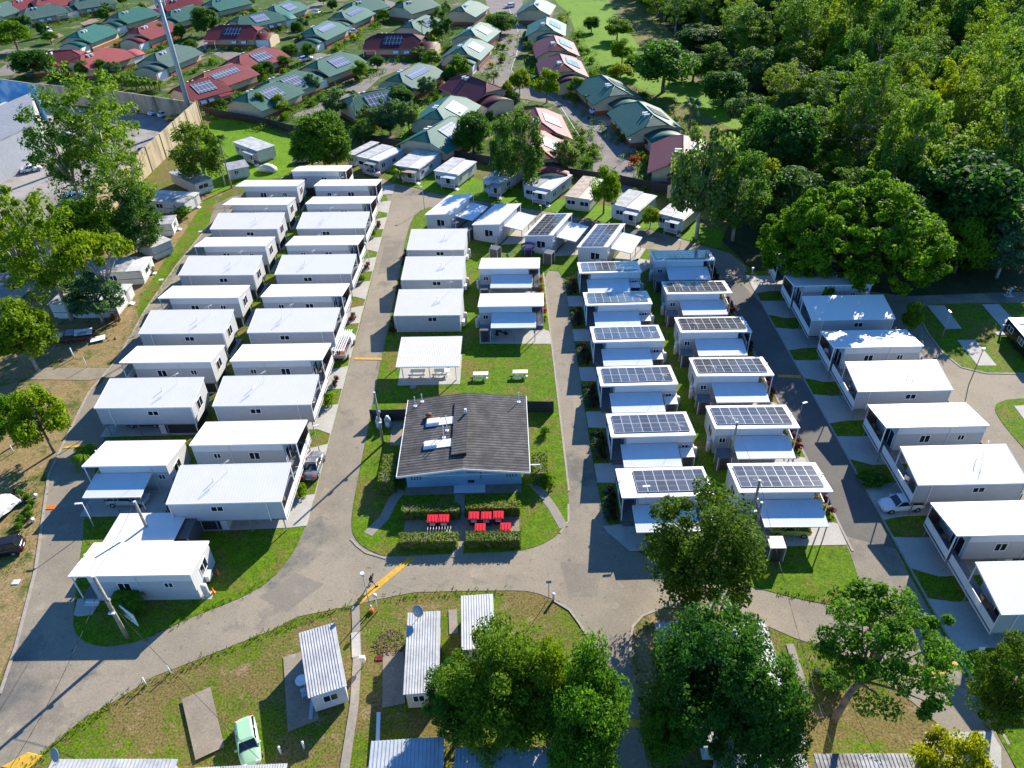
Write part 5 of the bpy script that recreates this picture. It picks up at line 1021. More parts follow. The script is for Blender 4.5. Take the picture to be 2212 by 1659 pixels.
for yy in (-.62, 0, .62):
    m = MB()
    for o_ in (-.17, .17): m.box(-2.9, 2.6, yy+o_-.05, yy+o_+.05, 2.1, 2.2)
    for k in range(14): m.box(-2.8+.39*k, -2.74+.39*k, yy-.12, yy+.12, 2.12, 2.17)
    m.build('ladder', 'white_paint', h)
m = MB()
for xx in (-2.4, 1.0):
    for yy in (-.9, .9): m.box(xx-.04, xx+.04, yy-.04, yy+.04, .9, 2.05)
    m.box(xx-.04, xx+.04, -.9, .9, 2.02, 2.09)
m.build('rack', 'white_paint', h)
for sx in (-1.6, 2.0):
    for s_ in (-1, 1): m = MB(); m.cyl((sx, s_*.7, .36), (sx, s_*.95, .36), .36, .36, 12); m.build('wheel', 'tyre', h)
# black caravan at the right edge
a = P(2163, 722); b = P(2236, 812); d = (b-a).normalized(); h = thing('touring_caravan', 'black touring caravan with white roof at the right picture edge', 'caravan', (a.x-d.y*1.2, a.y+d.x*1.2, 0), math.atan2(d.y, d.x)); m = MB(); m.box(0, 7, -1.2, 1.2, .5, 2.6); m.build('body', 'paint_black', h); m = MB(); m.box(-.02, 7.02, -1.22, 1.22, 2.6, 2.7); m.build('roof', 'white_paint', h)
for xx in (1, 3.2, 5.4): m = MB(); m.box(xx, xx+.7, -.35, .35, 2.7, 2.82); m.build('roof_hatch', 'ac_white', h)
for xx in (.8, 3.8): window(h, xx, 1.4, 1.3, .7, -1.2); window(h, xx, 1.4, 1.3, .7, 1.2, 'B')
for s_ in (-1, 1): m = MB(); m.cyl((3.6, s_*1.0, .35), (3.6, s_*1.22, .35), .35, .35, 12); m.build('wheel', 'tyre', h)
# scooter under the awning of the lawn cabin
h = thing('scooter', 'black motor scooter parked under the awning beside the lawn', 'scooter', (-1.3, 92.0, .1), R(5))
m = MB(); m.tube([(-.7, 0, .55), (-.3, 0, .75), (.1, 0, .6), (.35, 0, .35), (.65, 0, .45), (.6, 0, .95)], [.14, .17, .15, .10, .12, .06], 8); m.build('body', 'paint_black', h)
for x in (-.6, .72): m = MB(); m.cyl((x, -.06, .26), (x, .06, .26), .26, .26, 12); m.build('wheel', 'tyre', h)
m = MB(); m.tube([(.55, -.35, 1.05), (.58, 0, 1.0), (.55, .35, 1.05)], .025, 5); m.build('handlebar', 'rim', h); m = MB(); m.box(-.75, .05, -.16, .16, .74, .84); m.build('saddle', 'tyre', h)
# ------------------------------------------------------------------ red lidded bins, hedges and small things
def red_bin(label, x, y):
    t = thing('wheelie_bin', label, 'bin', (x, y, .12), R(-2), 'red lidded bins in the hedge enclosure')
    m = MB(); m.hexa([(-.42, -.38, .14), (.42, -.38, .14), (.42, .38, .14), (-.42, .38, .14)], [(-.53, -.46, 1.1), (.53, -.46, 1.1), (.53, .46, 1.1), (-.53, .46, 1.1)]); m.build('body', 'bin_body', t)
    m = MB(); m.hexa([(-.56, -.52, 1.1), (.56, -.52, 1.1), (.56, .5, 1.16), (-.56, .5, 1.16)], [(-.54, -.48, 1.16), (.54, -.48, 1.16), (.54, .48, 1.3), (-.54, .48, 1.3)])
    for k in range(3): m.hexa([(-.42+.32*k, -.4, 1.17), (-.24+.32*k, -.4, 1.17), (-.24+.32*k, .3, 1.265), (-.42+.32*k, .3, 1.265)], [(-.40+.32*k, -.38, 1.21), (-.26+.32*k, -.38, 1.21), (-.26+.32*k, .28, 1.305), (-.40+.32*k, .28, 1.305)])
    m.build('lid', 'red_plastic', t)
    m = MB(); m.hexa([(-.30, -.465, .62), (.30, -.465, .62), (.30, -.44, .62), (-.30, -.44, .62)], [(-.30, -.485, .98), (.30, -.485, .98), (.30, -.44, .98), (-.30, -.44, .98)]); l_ = m.build('label_sticker', 'label_white', t)
    m = MB()
    for k in range(4): m.hexa([(-.26+.14*k, -.484, .82), (-.16+.14*k, -.484, .82), (-.16+.14*k, -.47, .82), (-.26+.14*k, -.47, .82)], [(-.26+.14*k, -.49, .94), (-.16+.14*k, -.49, .94), (-.16+.14*k, -.47, .94), (-.26+.14*k, -.47, .94)])
    m.build('red_print', 'red_plastic', l_)
    for s_ in (-1, 1): m = MB(); m.cyl((s_*.38, .3, .1), (s_*.46, .3, .1), .1, .1, 10); m.build('wheel', 'tyre', t)
for (x, y), lab in zip([(-8.91, 55.45), (-7.72, 55.42), (-4.56, 55.66), (-3.25, 55.58), (-1.98, 55.61), (-3.88, 53.95), (-1.25, 53.9)], ['red lidded bin, left of the pair behind the trolleys', 'red lidded bin, right of the pair behind the trolleys', 'red lidded bin, leftmost of three against the back hedge', 'red lidded bin, middle of three against the back hedge', 'red lidded bin, rightmost of three against the back hedge', 'red lidded bin close behind the right front hedge, left one', 'red lidded bin close behind the right front hedge, right one']): red_bin(lab, x, y)
m = None
t = thing('luggage_trolley', 'row of nested white wire trolleys behind the front hedge', 'trolley', (-7.9, 54.2, .12), R(0))
for k in range(9):
    m = MB(); x = -1.6+.3*k
    for s_ in (-.3, .3): m.tube([(x, s_, .1), (x, s_, .5), (x+.15, s_, .95)], .022, 4)
    m.tube([(x, -.3, .5), (x, .3, .5)], .022, 4); m.tube([(x+.15, -.3, .95), (x+.15, .3, .95)], .022, 4); m.tube([(x, -.3, .15), (x, .3, .15)], .022, 4); m.build('trolley_frame', 'antenna_metal', t)
t = thing('gas_cylinder', 'pale blue gas cylinder by the dark fence, left of two', 'gas cylinder', (-16.6, 72.3, .07), 0, 'gas cylinders')
m = MB(); m.lathe((0, 0, 0), [(.36, 0), (.40, .08), (.40, 1.15), (.28, 1.4), (.12, 1.48)], 14); m.build('tank_body', 'gas', t); m = MB(); m.lathe((0, 0, 1.42), [(.2, 0), (.22, .12), (.2, .2)], 12); m.build('collar', 'antenna_metal', t); m = MB(); m.box(-.2, .2, -.41, -.38, .4, .95); m.build('label_sticker', 'label_white', t)
inst(t, 'pale blue gas cylinder by the dark fence, left of two', (-16.6, 72.3, .07), 0, 'gas cylinders'); inst(t, 'pale blue gas cylinder by the dark fence, right of two', (-15.5, 72.4, .07), 0, 'gas cylinders')
# street lamps
def lamp(label, base, ty, arm=.7, az=0, mat='pole_metal', head='box', h=None):
    b = P(*base); hh = h or hgt(b, ty); t = thing('street_lamp', label, 'street lamp', (b.x, b.y, .05), az, 'street lamps in the park')
    m = MB(); m.cyl((0, 0, 0), (0, 0, hh), .06, .04, 8); m.build('pole', mat, t)
    m = MB()
    if head == 'box': m.box(.0, arm*.85, -.11, .11, hh-.03, hh+.05)
    elif head == 'globe': m.lathe((0, 0, hh), [(.05, 0), (.17, .06), (.22, .2), (.17, .34), (.03, .4)], 12)
    else: m.cyl((0, 0, hh-.1), (0, 0, hh+.35), .15, .2, 10)
    m.build('lamp_head', 'lamp_head', t); return t
lamp('tall thin lamp post on the round lawn at the top of middle road', (917, 452), 405, .6, 2.5); lamp('lamp post leaning over the dark sedan beside the middle road', T0(0, 0) and (690.5, 977), 922, .8, .4)
lamp('white lamp post on the small lawn along the middle road', (799, 573), 527, .6, 2.4, 'white_paint'); lamp('lamp post by the far left road beside the carport', (204, 1138), 1088, .9, 3.2, 'white_paint'); lamp('grey lamp post beside the walker at the road junction', B1(942, 370), 1244, .5, 1.6, 'pole_metal', 'spot')
lamp('short white globe lamp on the grass edge by the junction', B1(1003, 380), 1290, .3, 0, 'white_paint', 'globe'); lamp('lamp beside the front porch of the nearest solar cabin', (1397, 1178-60), 1105, .9, 3.2, 'pole_metal', 'box', 4.6); lamp('lamp post beside the dark right road at mid length', (1727, 900), 872, .7, .3); lamp('three headed lamp post on the caravan lawn at right', (2035, 728), 676, .7, 1.6)
lamp('thin dark pole with round head at the right road bend', (2092, 833), 758, .3, 0, 'pole_dark', 'spot'); lamp('lamp post behind the solar angled cabins', O2(258, 235), 445, .5, 2.6); lamp('lamp post in the field lane near the round red shrub', T2(970, 1280), 305, .2, 0, 'pole_dark', 'spot'); lamp('village lamp post beside the lane below the maroon villa', T1(970, 610), 142, .2, 0, 'pole_dark', 'globe'); lamp('lamp post behind the top back road lawn', O2(1385, 500), 520, .5, 2.6, 'lamp_head'); lamp('short white bollard lamp on the shaded verge at right', O2(1970, 720), 583, .2, 0, 'white_paint', 'spot')
# power poles and wires
def pole(label, base, top, r=.17, extra=True, h=None):
    b = P(*base); hh = h or hgt(b, top); t = thing('power_pole', label, 'power pole', (b.x, b.y, 0), 0, 'timber and steel power poles'); m = MB(); m.cyl((0, 0, 0), (0, 0, hh), r, r*.75, 10); m.build('pole', 'pole_wood', t)
    m = MB(); m.cyl((0, 0, hh), (0, 0, hh+.05), r*.8, r*.8, 10); m.build('cap', 'lamp_head', t)
    if extra: m = MB(); m.box(-.28, .28, -.35, -.12, hh*.45, hh*.45+.12); m.build('lamp_head', 'lamp_head', t); m = MB(); m.box(.1, .3, -.1, .1, hh*.62, hh*.62+.3); m.build('meter_box', 'pole_metal', t)
    return b+Vector((0, 0, hh))
w1 = pole('thick mossy timber pole leaning across the near left cabin', B0(1040, 600), 1245, .2); w2 = pole('timber pole beside the near left carport roof', (333, 1175), 1084, .18, False)
w3 = pole('grey pole with boxes left of the communal building', (828, 960), 848, .16); w4 = pole('timber pole between the solar cabin sheds', (1576, 1000), 912, .15, False); w5 = pole('timber pole rising beside the pine in front of the last solar cabin', (1616, 1150), 1038, .17); w6 = pole('short capped pole beside the last solar cabin', (1628, 1160), 1088, .16, False, 5)
def wire(label, a, b, sag=.8, r=.02):
    m = MB(); pts = []
    for i in range(13): t = i/12; p = a.lerp(b, t); pts.append((p.x, p.y, p.z-sag*4*t*(1-t)))
    m.tube(pts, r, 4); return tag(m.build('overhead_wire', 'cable', None), label, 'wire', 'overhead wires')
wire('wire sagging from the mossy pole to the lower left corner', w1-Vector((0, 0, 1.5)), P(18, 1665, 7)); wire('wire from the mossy pole across the lawn to the bottom', w1-Vector((0, 0, 3)), P(560, 1640, 3.5)); wire('wire from the pine pole down across the right lawn', w5, P(1805, 1640, 4)); wire('wire from the pine pole up to the shed pole', w5, w4, .4); wire('wire between the mossy pole and the carport pole', w1, w2, .3); wire('wire from the leaning trunk to the bottom right roof', P(1822, 1480, 5.5), P(1905, 1650, 3), .3)
# sign posts, bollards, power heads
def signpost(label, base, ty, sz=(.5, .4), mat='pole_dark', face='dish', h=None):
    b = P(*base); hh = h or hgt(b, ty); t = thing('sign_post', label, 'sign', (b.x, b.y, .03), 0); m = MB(); m.cyl((0, 0, 0), (0, 0, hh-.02), .03, .03, 6); m.build('pole', mat, t); m = MB(); m.box(-sz[0]/2, sz[0]/2, -.05, -.031, hh-sz[1], hh); m.build('sign_face', face, t)
signpost('dark street sign at the lawn corner of the junction', B1(1660+585, 280) if 0 else (1185.5, 1294), 1254); signpost('white speed sign on the dark lawn at lower right', (2104, 1430), 1404, (.55, .45), 'antenna_metal', 'label_white', 2.2)
def stub(label, base, h=.9, r=.09, mat='white_paint', cat='bollard', name='bollard'):
    b = P(*base); t = thing(name, label, cat, (b.x, b.y, .02), 0, 'small white bollards'); m = MB(); m.cyl((0, 0, 0), (0, 0, h), r, r, 8); m.build('post', mat, t); m = MB(); m.lathe((0, 0, h), [(r*1.25, 0), (r*1.25, .08), (r*.5, .14)], 8); m.build('cap', mat, t)
stub('thin white post at the near road edge, left of two', B0(1192, 985), 1.0, .06); stub('thin white post at the near road edge, right of two', B0(1388, 885), 1.0, .06); stub('white bollard on the dark shadow grass, left of two', B1(215, 1540)); stub('white bollard on the dark shadow grass, right of two', B1(405, 1500)); stub('white capped bollard beside the dark street sign', (1196, 1296), .8, .13); stub('white leaning pipe on the bare dirt patch', O0(605, 1395), 1.6, .09); stub('thin white stake beside the old slab', O0(712, 1470), 1.6, .05); stub('white stake under the lower left tree', (30, 978), 1.0, .06); stub('white picket beside the first angled cabin', O2(1980, 700) if 0 else (1062, 548), 1.4, .1)
stub('white power stub between the angled cabin and first solar cabin', O2(1105, 665), 1.3, .14)
for lab, base in (('grey power head on the caravan lawn near the roadside', O2(2050, 650) if 0 else (2178, 640)), ('grey power head beside the black caravan', (2160, 722))): 
    b = P(*base); t = thing('power_pedestal', lab, 'power pedestal', (b.x, b.y, .05), 0); m = MB(); m.box(-.6, .6, -.4, .4, 0, .1); m.build('plinth', 'concrete', t); m = MB(); m.cyl((0, 0, .1), (0, 0, 1.2), .14, .14, 8); m.lathe((0, 0, 1.2), [(.22, 0), (.22, .2), (.1, .28)], 8); m.build('post', 'gas', t)
b = P(*B1(890, 825)); t = thing('meter_box', 'white meter box on a post beside the narrow footpath', 'meter box', (b.x, b.y, .02), 0); m = MB(); m.cyl((0, 0, 0), (0, 0, .8), .05, .05, 6); m.build('post', 'antenna_metal', t); m = MB(); m.box(-.25, .25, -.15, .15, .8, 1.35); m.build('box', 'white_paint', t)
b = P(*B1(955, 385)); t = thing('standpipe', 'white and orange standpipe at the foot of the junction lamp', 'standpipe', (b.x, b.y, .02), 0); m = MB(); m.cyl((0, 0, 0), (0, 0, .9), .07, .07, 6); m.build('pipe', 'white_paint', t); m = MB(); m.box(-.18, .18, -.15, .15, 0, .35); m.build('base_box', 'orange', t)
b = P(286, 1345); t = thing('sign_board', 'large white board standing behind the mossy pole', 'board', (b.x, b.y, 0), R(-35)); m = MB(); m.box(-1.1, 1.1, -.05, .05, .3, 1.9); m.build('board', 'white_paint', t)
for s_ in (-.9, .9): m = MB(); m.box(s_-.05, s_+.05, .06, .14, 0, 1.8); m.build('leg', 'post_steel', t)
def tableset(): pass
b = P(*B1(385, 985)); t = thing('round_table', 'round white table on the slab beside the tilted ribbed roof', 'table', (b.x+.1, b.y, .08), 0); m = MB(); m.cyl((0, 0, .7), (0, 0, .74), .55, .55, 18); m.build('table_top', 'white_paint', t)
for k in range(4): a = k*1.5708+.78; m = MB(); m.cyl((.3*math.cos(a), .3*math.sin(a), 0), (.2*math.cos(a), .2*math.sin(a), .7), .025, .025, 5); m.build('leg', 'white_paint', t)
def chair(label, x, y, rz, mat='blue_plastic'):
    t = thing('plastic_chair', label, 'chair', (x, y, .08), rz); m = MB(); m.box(-.22, .22, -.22, .22, .42, .46); m.build('seat', mat, t); m = MB(); m.hexa([(-.22, .19, .46), (.22, .19, .46), (.22, .23, .46), (-.22, .23, .46)], [(-.22, .27, .9), (.22, .27, .9), (.22, .31, .9), (-.22, .31, .9)]); m.build('backrest', mat, t)
    for a in (-.19, .19):
        for c_ in (-.19, .19): m = MB(); m.cyl((a, c_, 0), (a, c_, .42), .02, .02, 5); m.build('leg', mat, t)
q = P(*B1(410, 1085)); chair('pale blue chair just below the round table', q.x, q.y, .4, 'gas')
q = P(*O2(1275, 345)); chair('white plastic chair outside the stained roof cabin', q.x, q.y, .2, 'white_paint')
b = P(*B1(470, 1190)); t = thing('bench', 'narrow blue bench at the foot of the tilted ribbed roof', 'bench', (b.x, b.y, .05), R(95)); m = MB(); m.box(-1, 1, -.15, .15, .40, .45); m.build('seat', 'gas', t)
for s_ in (-.8, .8): m = MB(); m.box(s_-.04, s_+.04, -.13, .13, 0, .40); m.build('leg', 'gas', t)
b = P(*B1(1010, 1350)); t = thing('bench', 'pair of pale plank benches below the dish roof cabin', 'bench', (b.x, b.y, .03), R(95)); m = MB(); m.box(-1.3, 1.3, -.16, .16, .40, .46); m.build('seat', 'ac_white', t)
for s_ in (-1, 1): m = MB(); m.box(s_-.1, s_+.1, -.13, .13, 0, .40); m.build('leg', 'old_concrete', t)
b = P(*B1(1100, 640)); 
m = MB(); rr = random.Random(3)
for k in range(260):
    a = rr.random()*6.28; r_ = 1.5*math.sqrt(rr.random()); z_ = .45*(1-r_/1.6)*rr.random(); x, y = r_*math.cos(a), r_*math.sin(a); c_ = rr.random()*3.1; l_ = .15+.3*rr.random()
    m.cyl((x, y, z_), (x+l_*math.cos(c_), y+l_*math.sin(c_), z_+.1*rr.random()), .025, .012, 4)
tag(m.build('brush_pile', 'wood', None, (b.x, b.y, .03)), 'heap of dry brown cuttings beside the dish roof cabin', 'brush pile', None, 'stuff')
t = thing('brick_stack', 'small flat stack of orange bricks beside the dish roof cabin', 'bricks', P(*B1(1013, 765)), 0)
for i in range(4):
    for j in range(2): m = MB(); m.box(-.35+.18*i, -.19+.18*i, -.25+.26*j, -.01+.26*j, 0, .1); m.build('brick', 'tile_red', t)
def patio(label, x, y, z, rz, mat, group):
    t = thing('patio_chair', label, 'chair', (x, y, z), rz, group); m = MB(); m.box(-.25, .25, -.25, .25, .40, .46); m.build('seat', mat, t); m = MB(); m.box(-.25, .25, .21, .27, .46, .95); m.build('backrest', mat, t)
    for a in (-.21, .21):
        for c_ in (-.21, .21): m = MB(); m.box(a-.025, a+.025, c_-.025, c_+.025, 0, .40); m.build('leg', mat, t)
CG = 'chairs on the raised verandahs'
for i, y in enumerate([38.75, 46.85, 54.31, 62.42, 69.92, 78.03]):
    patio(['brown', 'black', 'white'][i % 3]+' outdoor chair on a verandah of the right hand row', 41.6, y+3.2+.3*(i % 2), 1.99, R(90+20*(i % 3)), ['wood', 'charcoal', 'white_paint'][i % 3], CG+', '+['brown', 'black', 'white'][i % 3])
    t = thing('verandah_table', 'small table on a raised verandah of the right hand row', 'table', (41.55, y+2.3, 1.99), 0, 'tables on the raised verandahs'); m = MB(); m.cyl((0, 0, .66), (0, 0, .7), .35, .35, 12); m.build('table_top', 'wood', t); m = MB(); m.cyl((0, 0, 0), (0, 0, .66), .04, .04, 6); m.build('leg', 'charcoal', t)
for i, y in enumerate(SY2[:8]):
    patio(['brown', 'black', 'white'][i % 3]+' outdoor chair on a verandah beside the middle road', -24.9, y+2.0+.5*(i % 3), 1.99, R(-80+30*(i % 3)), ['wood', 'charcoal', 'white_paint'][i % 3], 'middle road verandah chairs, '+['brown', 'black', 'white'][i % 3])
# trampoline, slide, clothes
b = P(*O2(150, 560)); t = thing('trampoline', 'small purple netted trampoline beside the solar angled cabin', 'trampoline', (b.x, b.y, .07), 0); m = MB(); m.cyl((0, 0, .5), (0, 0, .55), 1.1, 1.1, 16); m.build('mat', 'bin_body', t); m = MB(); n = 16
m.add([(1.15*math.cos(6.2832*i/n), 1.15*math.sin(6.2832*i/n), z_) for z_ in (1.5, 1.9) for i in range(n)], [(i, (i+1) % n, n+(i+1) % n, n+i) for i in range(n)]); m.build('net_band', 'purple', t)
for k in range(6): a = k*1.0472; m = MB(); m.cyl((1.15*math.cos(a), 1.15*math.sin(a), 0), (1.15*math.cos(a), 1.15*math.sin(a), 1.9), .03, .03, 5); m.build('pole', 'pole_metal', t)
b = P(1105, 552); t = thing('play_slide', 'small blue plastic slide on the lawn below the angled cabins', 'slide', (b.x, b.y, .07), R(-35)); m = MB()
m.hexa([(-.9, -.22, .05), (.7, -.22, .95), (.7, .22, .95), (-.9, .22, .05)], [(-.9, -.22, .10), (.7, -.22, 1.0), (.7, .22, 1.0), (-.9, .22, .10)]); m.build('chute', 'blue_plastic', t); m = MB(); m.tube([(.7, -.2, .95), (1.1, -.2, 0)], .03, 5); m.tube([(.7, .2, .95), (1.1, .2, 0)], .03, 5); m.build('ladder', 'red_plastic', t)
b = P(*O2(310, 620) if 0 else (1190, 618))
# debris of a demolished van
b = P(*O0(620, 1230)); t = thing('debris_pile', 'wreckage of a dismantled van with white panels on the dirt', 'debris', (b.x, b.y, .02), R(6)); rr = random.Random(5)
m = MB(); m.box(-3.6, 2.6, -1.1, 1.1, .25, .45); m.build('chassis', 'rust', t)
for k, (x, y, sx, sy, a, z_) in enumerate([(-2.6, .3, 1.6, 1.4, .1, .55), (1.2, .2, 2.4, 1.6, .25, .75), (-.4, 1.0, 2.2, .7, .05, .6), (3.5, -1.1, 2.0, 1.7, .3, .15), (-.6, -.2, 1.2, .9, 0, .95), (1.3, -.5, 1.2, .6, .2, .95)]):
    m = MB(); m.box(-sx/2, sx/2, -sy/2, sy/2, 0, .06); o = m.build('panel_sheet', ['old_white', 'white_paint', 'gas', 'white_paint', 'old_grey', 'old_grey'][k], t, (x, y, z_)); o.rotation_euler = (rr.uniform(-.12, .12), rr.uniform(-.12, .12), a)
m = MB()
for k in range(90): x, y = rr.gauss(0, 2.4), rr.gauss(-.9, .8); s_ = .05+.12*rr.random(); m.box(x-s_, x+s_, y-s_*.6, y+s_*.6, 0, .05+.2*rr.random())
m.build('scrap', 'dirt_pile', t)
b = P(25, 1120); t = thing('tarp_tent', 'pale tarpaulin shelter with potted plants at the left edge', 'tarp shelter', (b.x-2.4, b.y-1, 0), R(78)); m = MB(); n = 9; vs = []; rr = random.Random(8)
for i in range(n):
    for j in range(n): vs.append((-4+8*i/(n-1), -1.8+3.6*j/(n-1), 1.7-.25*abs(j-4)-.3*((i == 0)+(i == 8))*2+rr.uniform(-.22, .22)))
m.add(vs, [(i*n+j, (i+1)*n+j, (i+1)*n+j+1, i*n+j+1) for i in range(n-1) for j in range(n-1)]); m.build('tarp', 'tarp', t); posts(t, [(-3.8, -1.8), (3.8, -1.8), (3.8, 1.8), (-3.8, 1.8)], 0, 1.3, .04, 'post_steel')
rr = random.Random(12)
for k, (x, y, c_) in enumerate([(64, 1105, 'red_plastic'), (72, 1128, 'white_paint'), (58, 1088, 'bin_body'), (35, 1065, 'tile_red'), (78, 1075, 'white_paint')]):
    b = P(x, y); t = thing('plant_pot', ['red', 'white', 'black', 'terracotta', 'small white'][k]+' plant pot beside the tarpaulin shelter', 'plant pot', (b.x, b.y, .02), 0); m = MB(); m.lathe((0, 0, 0), [(.16, 0), (.26, .4), (.28, .42)], 10); m.build('pot', c_, t)
b = P(*B0(1780, 80)); t = thing('traffic_cone', 'orange and white safety cone beside the near left cabin', 'cone', (b.x, b.y, .07), 0); m = MB(); m.lathe((0, 0, 0), [(.2, 0), (.2, .04), (.12, .05), (.03, .7)], 10); m.build('cone_body', 'orange', t)
q = P(*B0(1742, 235)); inst(t, 'orange safety cone beside the near left cabin, upper one', tuple(t.location), 0); inst(t, 'orange safety cone next to the white water heater', (q.x, q.y, .07), 0)
b = P(110, 1097); tag(MB().box(-.45, .45, -.3, .3, 0, .08).build('paving_lid', 'orange', None, (b.x, b.y, .02)), 'orange square lid on the dry verge at left', 'lid')
for lab, (x, y) in (('white square pit lid on the dry verge near the black wagon', (35, 1258)), ('round manhole lid on the shelter lawn', (892, 837)), ('pale pit lid on the left verge beside the caravans', (433, 501)), ('pale pit lid on the grass by the long van', (348, 605))): b = P(x, y); tag(MB().box(-.35, .35, -.3, .3, 0, .07).build('pit_lid', 'antenna_metal' if 'round' not in lab else 'post_steel', None, (b.x, b.y, .05 if 'round' in lab else .02)), lab, 'pit lid')
# ------------------------------------------------------------------ the walker
b = P(804, 1267); t = thing('person', 'person in black shirt and dark shorts striding over the yellow hump', 'person', (b.x, b.y, .08), R(8))
def skin(name, verts, edges, radii, mat, root=0, sub=1):
    me = bpy.data.meshes.new(name); me.from_pydata(verts, edges, []); me.materials.append(MATS[mat]); o = bpy.data.objects.new(name, me); C.objects.link(o); o.parent = t; KIDS.setdefault(t.name, []).append(o)
    mo = o.modifiers.new('Skin', 'SKIN'); mo.use_smooth_shade = True
    for i, r_ in enumerate(radii): me.skin_vertices[0].data[i].radius = (r_, r_) if not isinstance(r_, tuple) else r_; me.skin_vertices[0].data[i].use_root = i == root
    s_ = o.modifiers.new('Subdivision', 'SUBSURF'); s_.levels = sub; s_.render_levels = sub; return o
J = [(0, 0, .92), (.05, 0, 1.12), (.14, 0, 1.36), (.22, 0, 1.48), (.29, 0, 1.57), (.34, 0, 1.68), # spine, neck, head
     (-.02, .10, .88), (-.14, .11, .50), (-.36, .12, .12), (-.24, .13, .05), (.02, -.10, .88), (.24, -.11, .52), (.34, -.12, .10), (.50, -.13, .06),
     (.13, .20, 1.36), (.05, .25, 1.08), (.22, .24, .90), (.30, .24, .84), (.13, -.20, 1.36), (.10, -.26, 1.08), (-.02, -.25, .88), (-.06, -.25, .80)]
E_ = [(0, 1), (1, 2), (2, 3), (3, 4), (4, 5), (0, 6), (6, 7), (7, 8), (8, 9), (0, 10), (10, 11), (11, 12), (12, 13), (2, 14), (14, 15), (15, 16), (16, 17), (2, 18), (18, 19), (19, 20), (20, 21)]
skin('body', J, E_, [.13, .13, .14, .065, .08, .10, .085, .06, .045, .045, .085, .06, .045, .045, .06, .045, .035, .03, .06, .045, .035, .03], 'skin')
skin('shirt', [J[0], J[1], J[2], (.19, 0, 1.44), J[14], (.09, .23, 1.2), J[18], (.11, -.23, 1.2)], [(0, 1), (1, 2), (2, 3), (2, 4), (4, 5), (2, 6), (6, 7)], [.165, .165, .175, .10, .085, .07, .085, .07], 'shirt_black')
skin('shorts', [(0, 0, .94), J[6], (-.11, .11, .6), J[10], (.19, -.11, .62)], [(0, 1), (1, 2), (0, 3), (3, 4)], [.165, .12, .10, .12, .10], 'shorts')
skin('hair', [(.30, 0, 1.66), (.33, 0, 1.76), (.40, 0, 1.74)], [(0, 1), (1, 2)], [.10, .115, .07], 'hair')
m = MB(); m.box(.12, .16, .15, .17, .98, 1.4); m.build('stripe', 'teal', t)
for x, y, z_ in ((-.30, .125, .02), (.42, -.125, .02)): m = MB(); m.hexa([(x-.10, y-.05, z_), (x+.2, y-.05, z_), (x+.2, y+.05, z_), (x-.10, y+.05, z_)], [(x-.09, y-.045, z_+.1), (x+.16, y-.04, z_+.06), (x+.16, y+.04, z_+.06), (x-.09, y+.045, z_+.1)]); m.build('shoe', 'shoe', t)
# ------------------------------------------------------------------ vegetation
def leaf_mesh(name, mats, cl, per, leaf, seed, flat_=.7, up=.35, hang=0.0, asp=.55):
    """cl: clump centres and radii (x, y, z, r); leaf-sized quads through every clump, densest near its skin"""
    rs = np.random.RandomState(seed); cl = np.array(cl, float); n = len(cl)*per
    c = np.repeat(cl, per, 0); d = rs.normal(size=(n, 3)); d /= np.linalg.norm(d, axis=1)[:, None]
    rad = c[:, 3]*(.45+.6*rs.rand(n)**.6); pos = c[:, :3]+d*rad[:, None]*np.array([1, 1, flat_])
    pos[:, 2] -= hang*rs.rand(n)**2*c[:, 3]
    nr = d*.55+rs.normal(size=(n, 3))*.45+np.array([0, 0, up]); nr /= np.linalg.norm(nr, axis=1)[:, None]
    t = np.cross(nr, rs.normal(size=(n, 3))); t /= np.linalg.norm(t, axis=1)[:, None]; b = np.cross(nr, t)
    s = leaf*(.6+.8*rs.rand(n))[:, None]
    q = np.stack([pos-t*s, pos-b*s*asp, pos+t*s, pos+b*s*asp], 1)
    q[:, 0] += nr*s*-.15; q[:, 2] += nr*s*-.15
    return quads(name, mats, q.reshape(-1, 3))
def quads(name, mats, v):
    n = len(v)//4; me = bpy.data.meshes.new(name); me.vertices.add(4*n); me.vertices.foreach_set('co', v.astype(np.float32).ravel())
    me.loops.add(4*n); me.loops.foreach_set('vertex_index', np.arange(4*n, dtype=np.int32)); me.polygons.add(n); me.polygons.foreach_set('loop_start', np.arange(0, 4*n, 4, dtype=np.int32))
    try: me.polygons.foreach_set('loop_total', np.full(n, 4, dtype=np.int32))
    except Exception: pass
    for m in ([mats] if isinstance(mats, str) else mats): me.materials.append(MATS[m])
    me.update(calc_edges=True); me.validate(); return me
def meshobj(me, par): o = bpy.data.objects.new(me.name, me); C.objects.link(o); o.parent = par; KIDS.setdefault(par.name, []).append(o); return o
def clumps(seed, n, R_, Hc, zc, cr, shell=.55, low=-.55, top=1.0):
    rs = np.random.RandomState(seed); out = []; k = 0
    while len(out) < n and k < 5000:
        k += 1; d = rs.normal(size=3); d /= np.linalg.norm(d)
        if d[2] < low: continue
        r = shell+(1-shell)*rs.rand()**.7
        p = np.array([d[0]*R_*r, d[1]*R_*r, zc+d[2]*Hc*r*(top if d[2] > 0 else 1)])
        out.append((*p, cr*(.5+.95*rs.rand())))
    return out
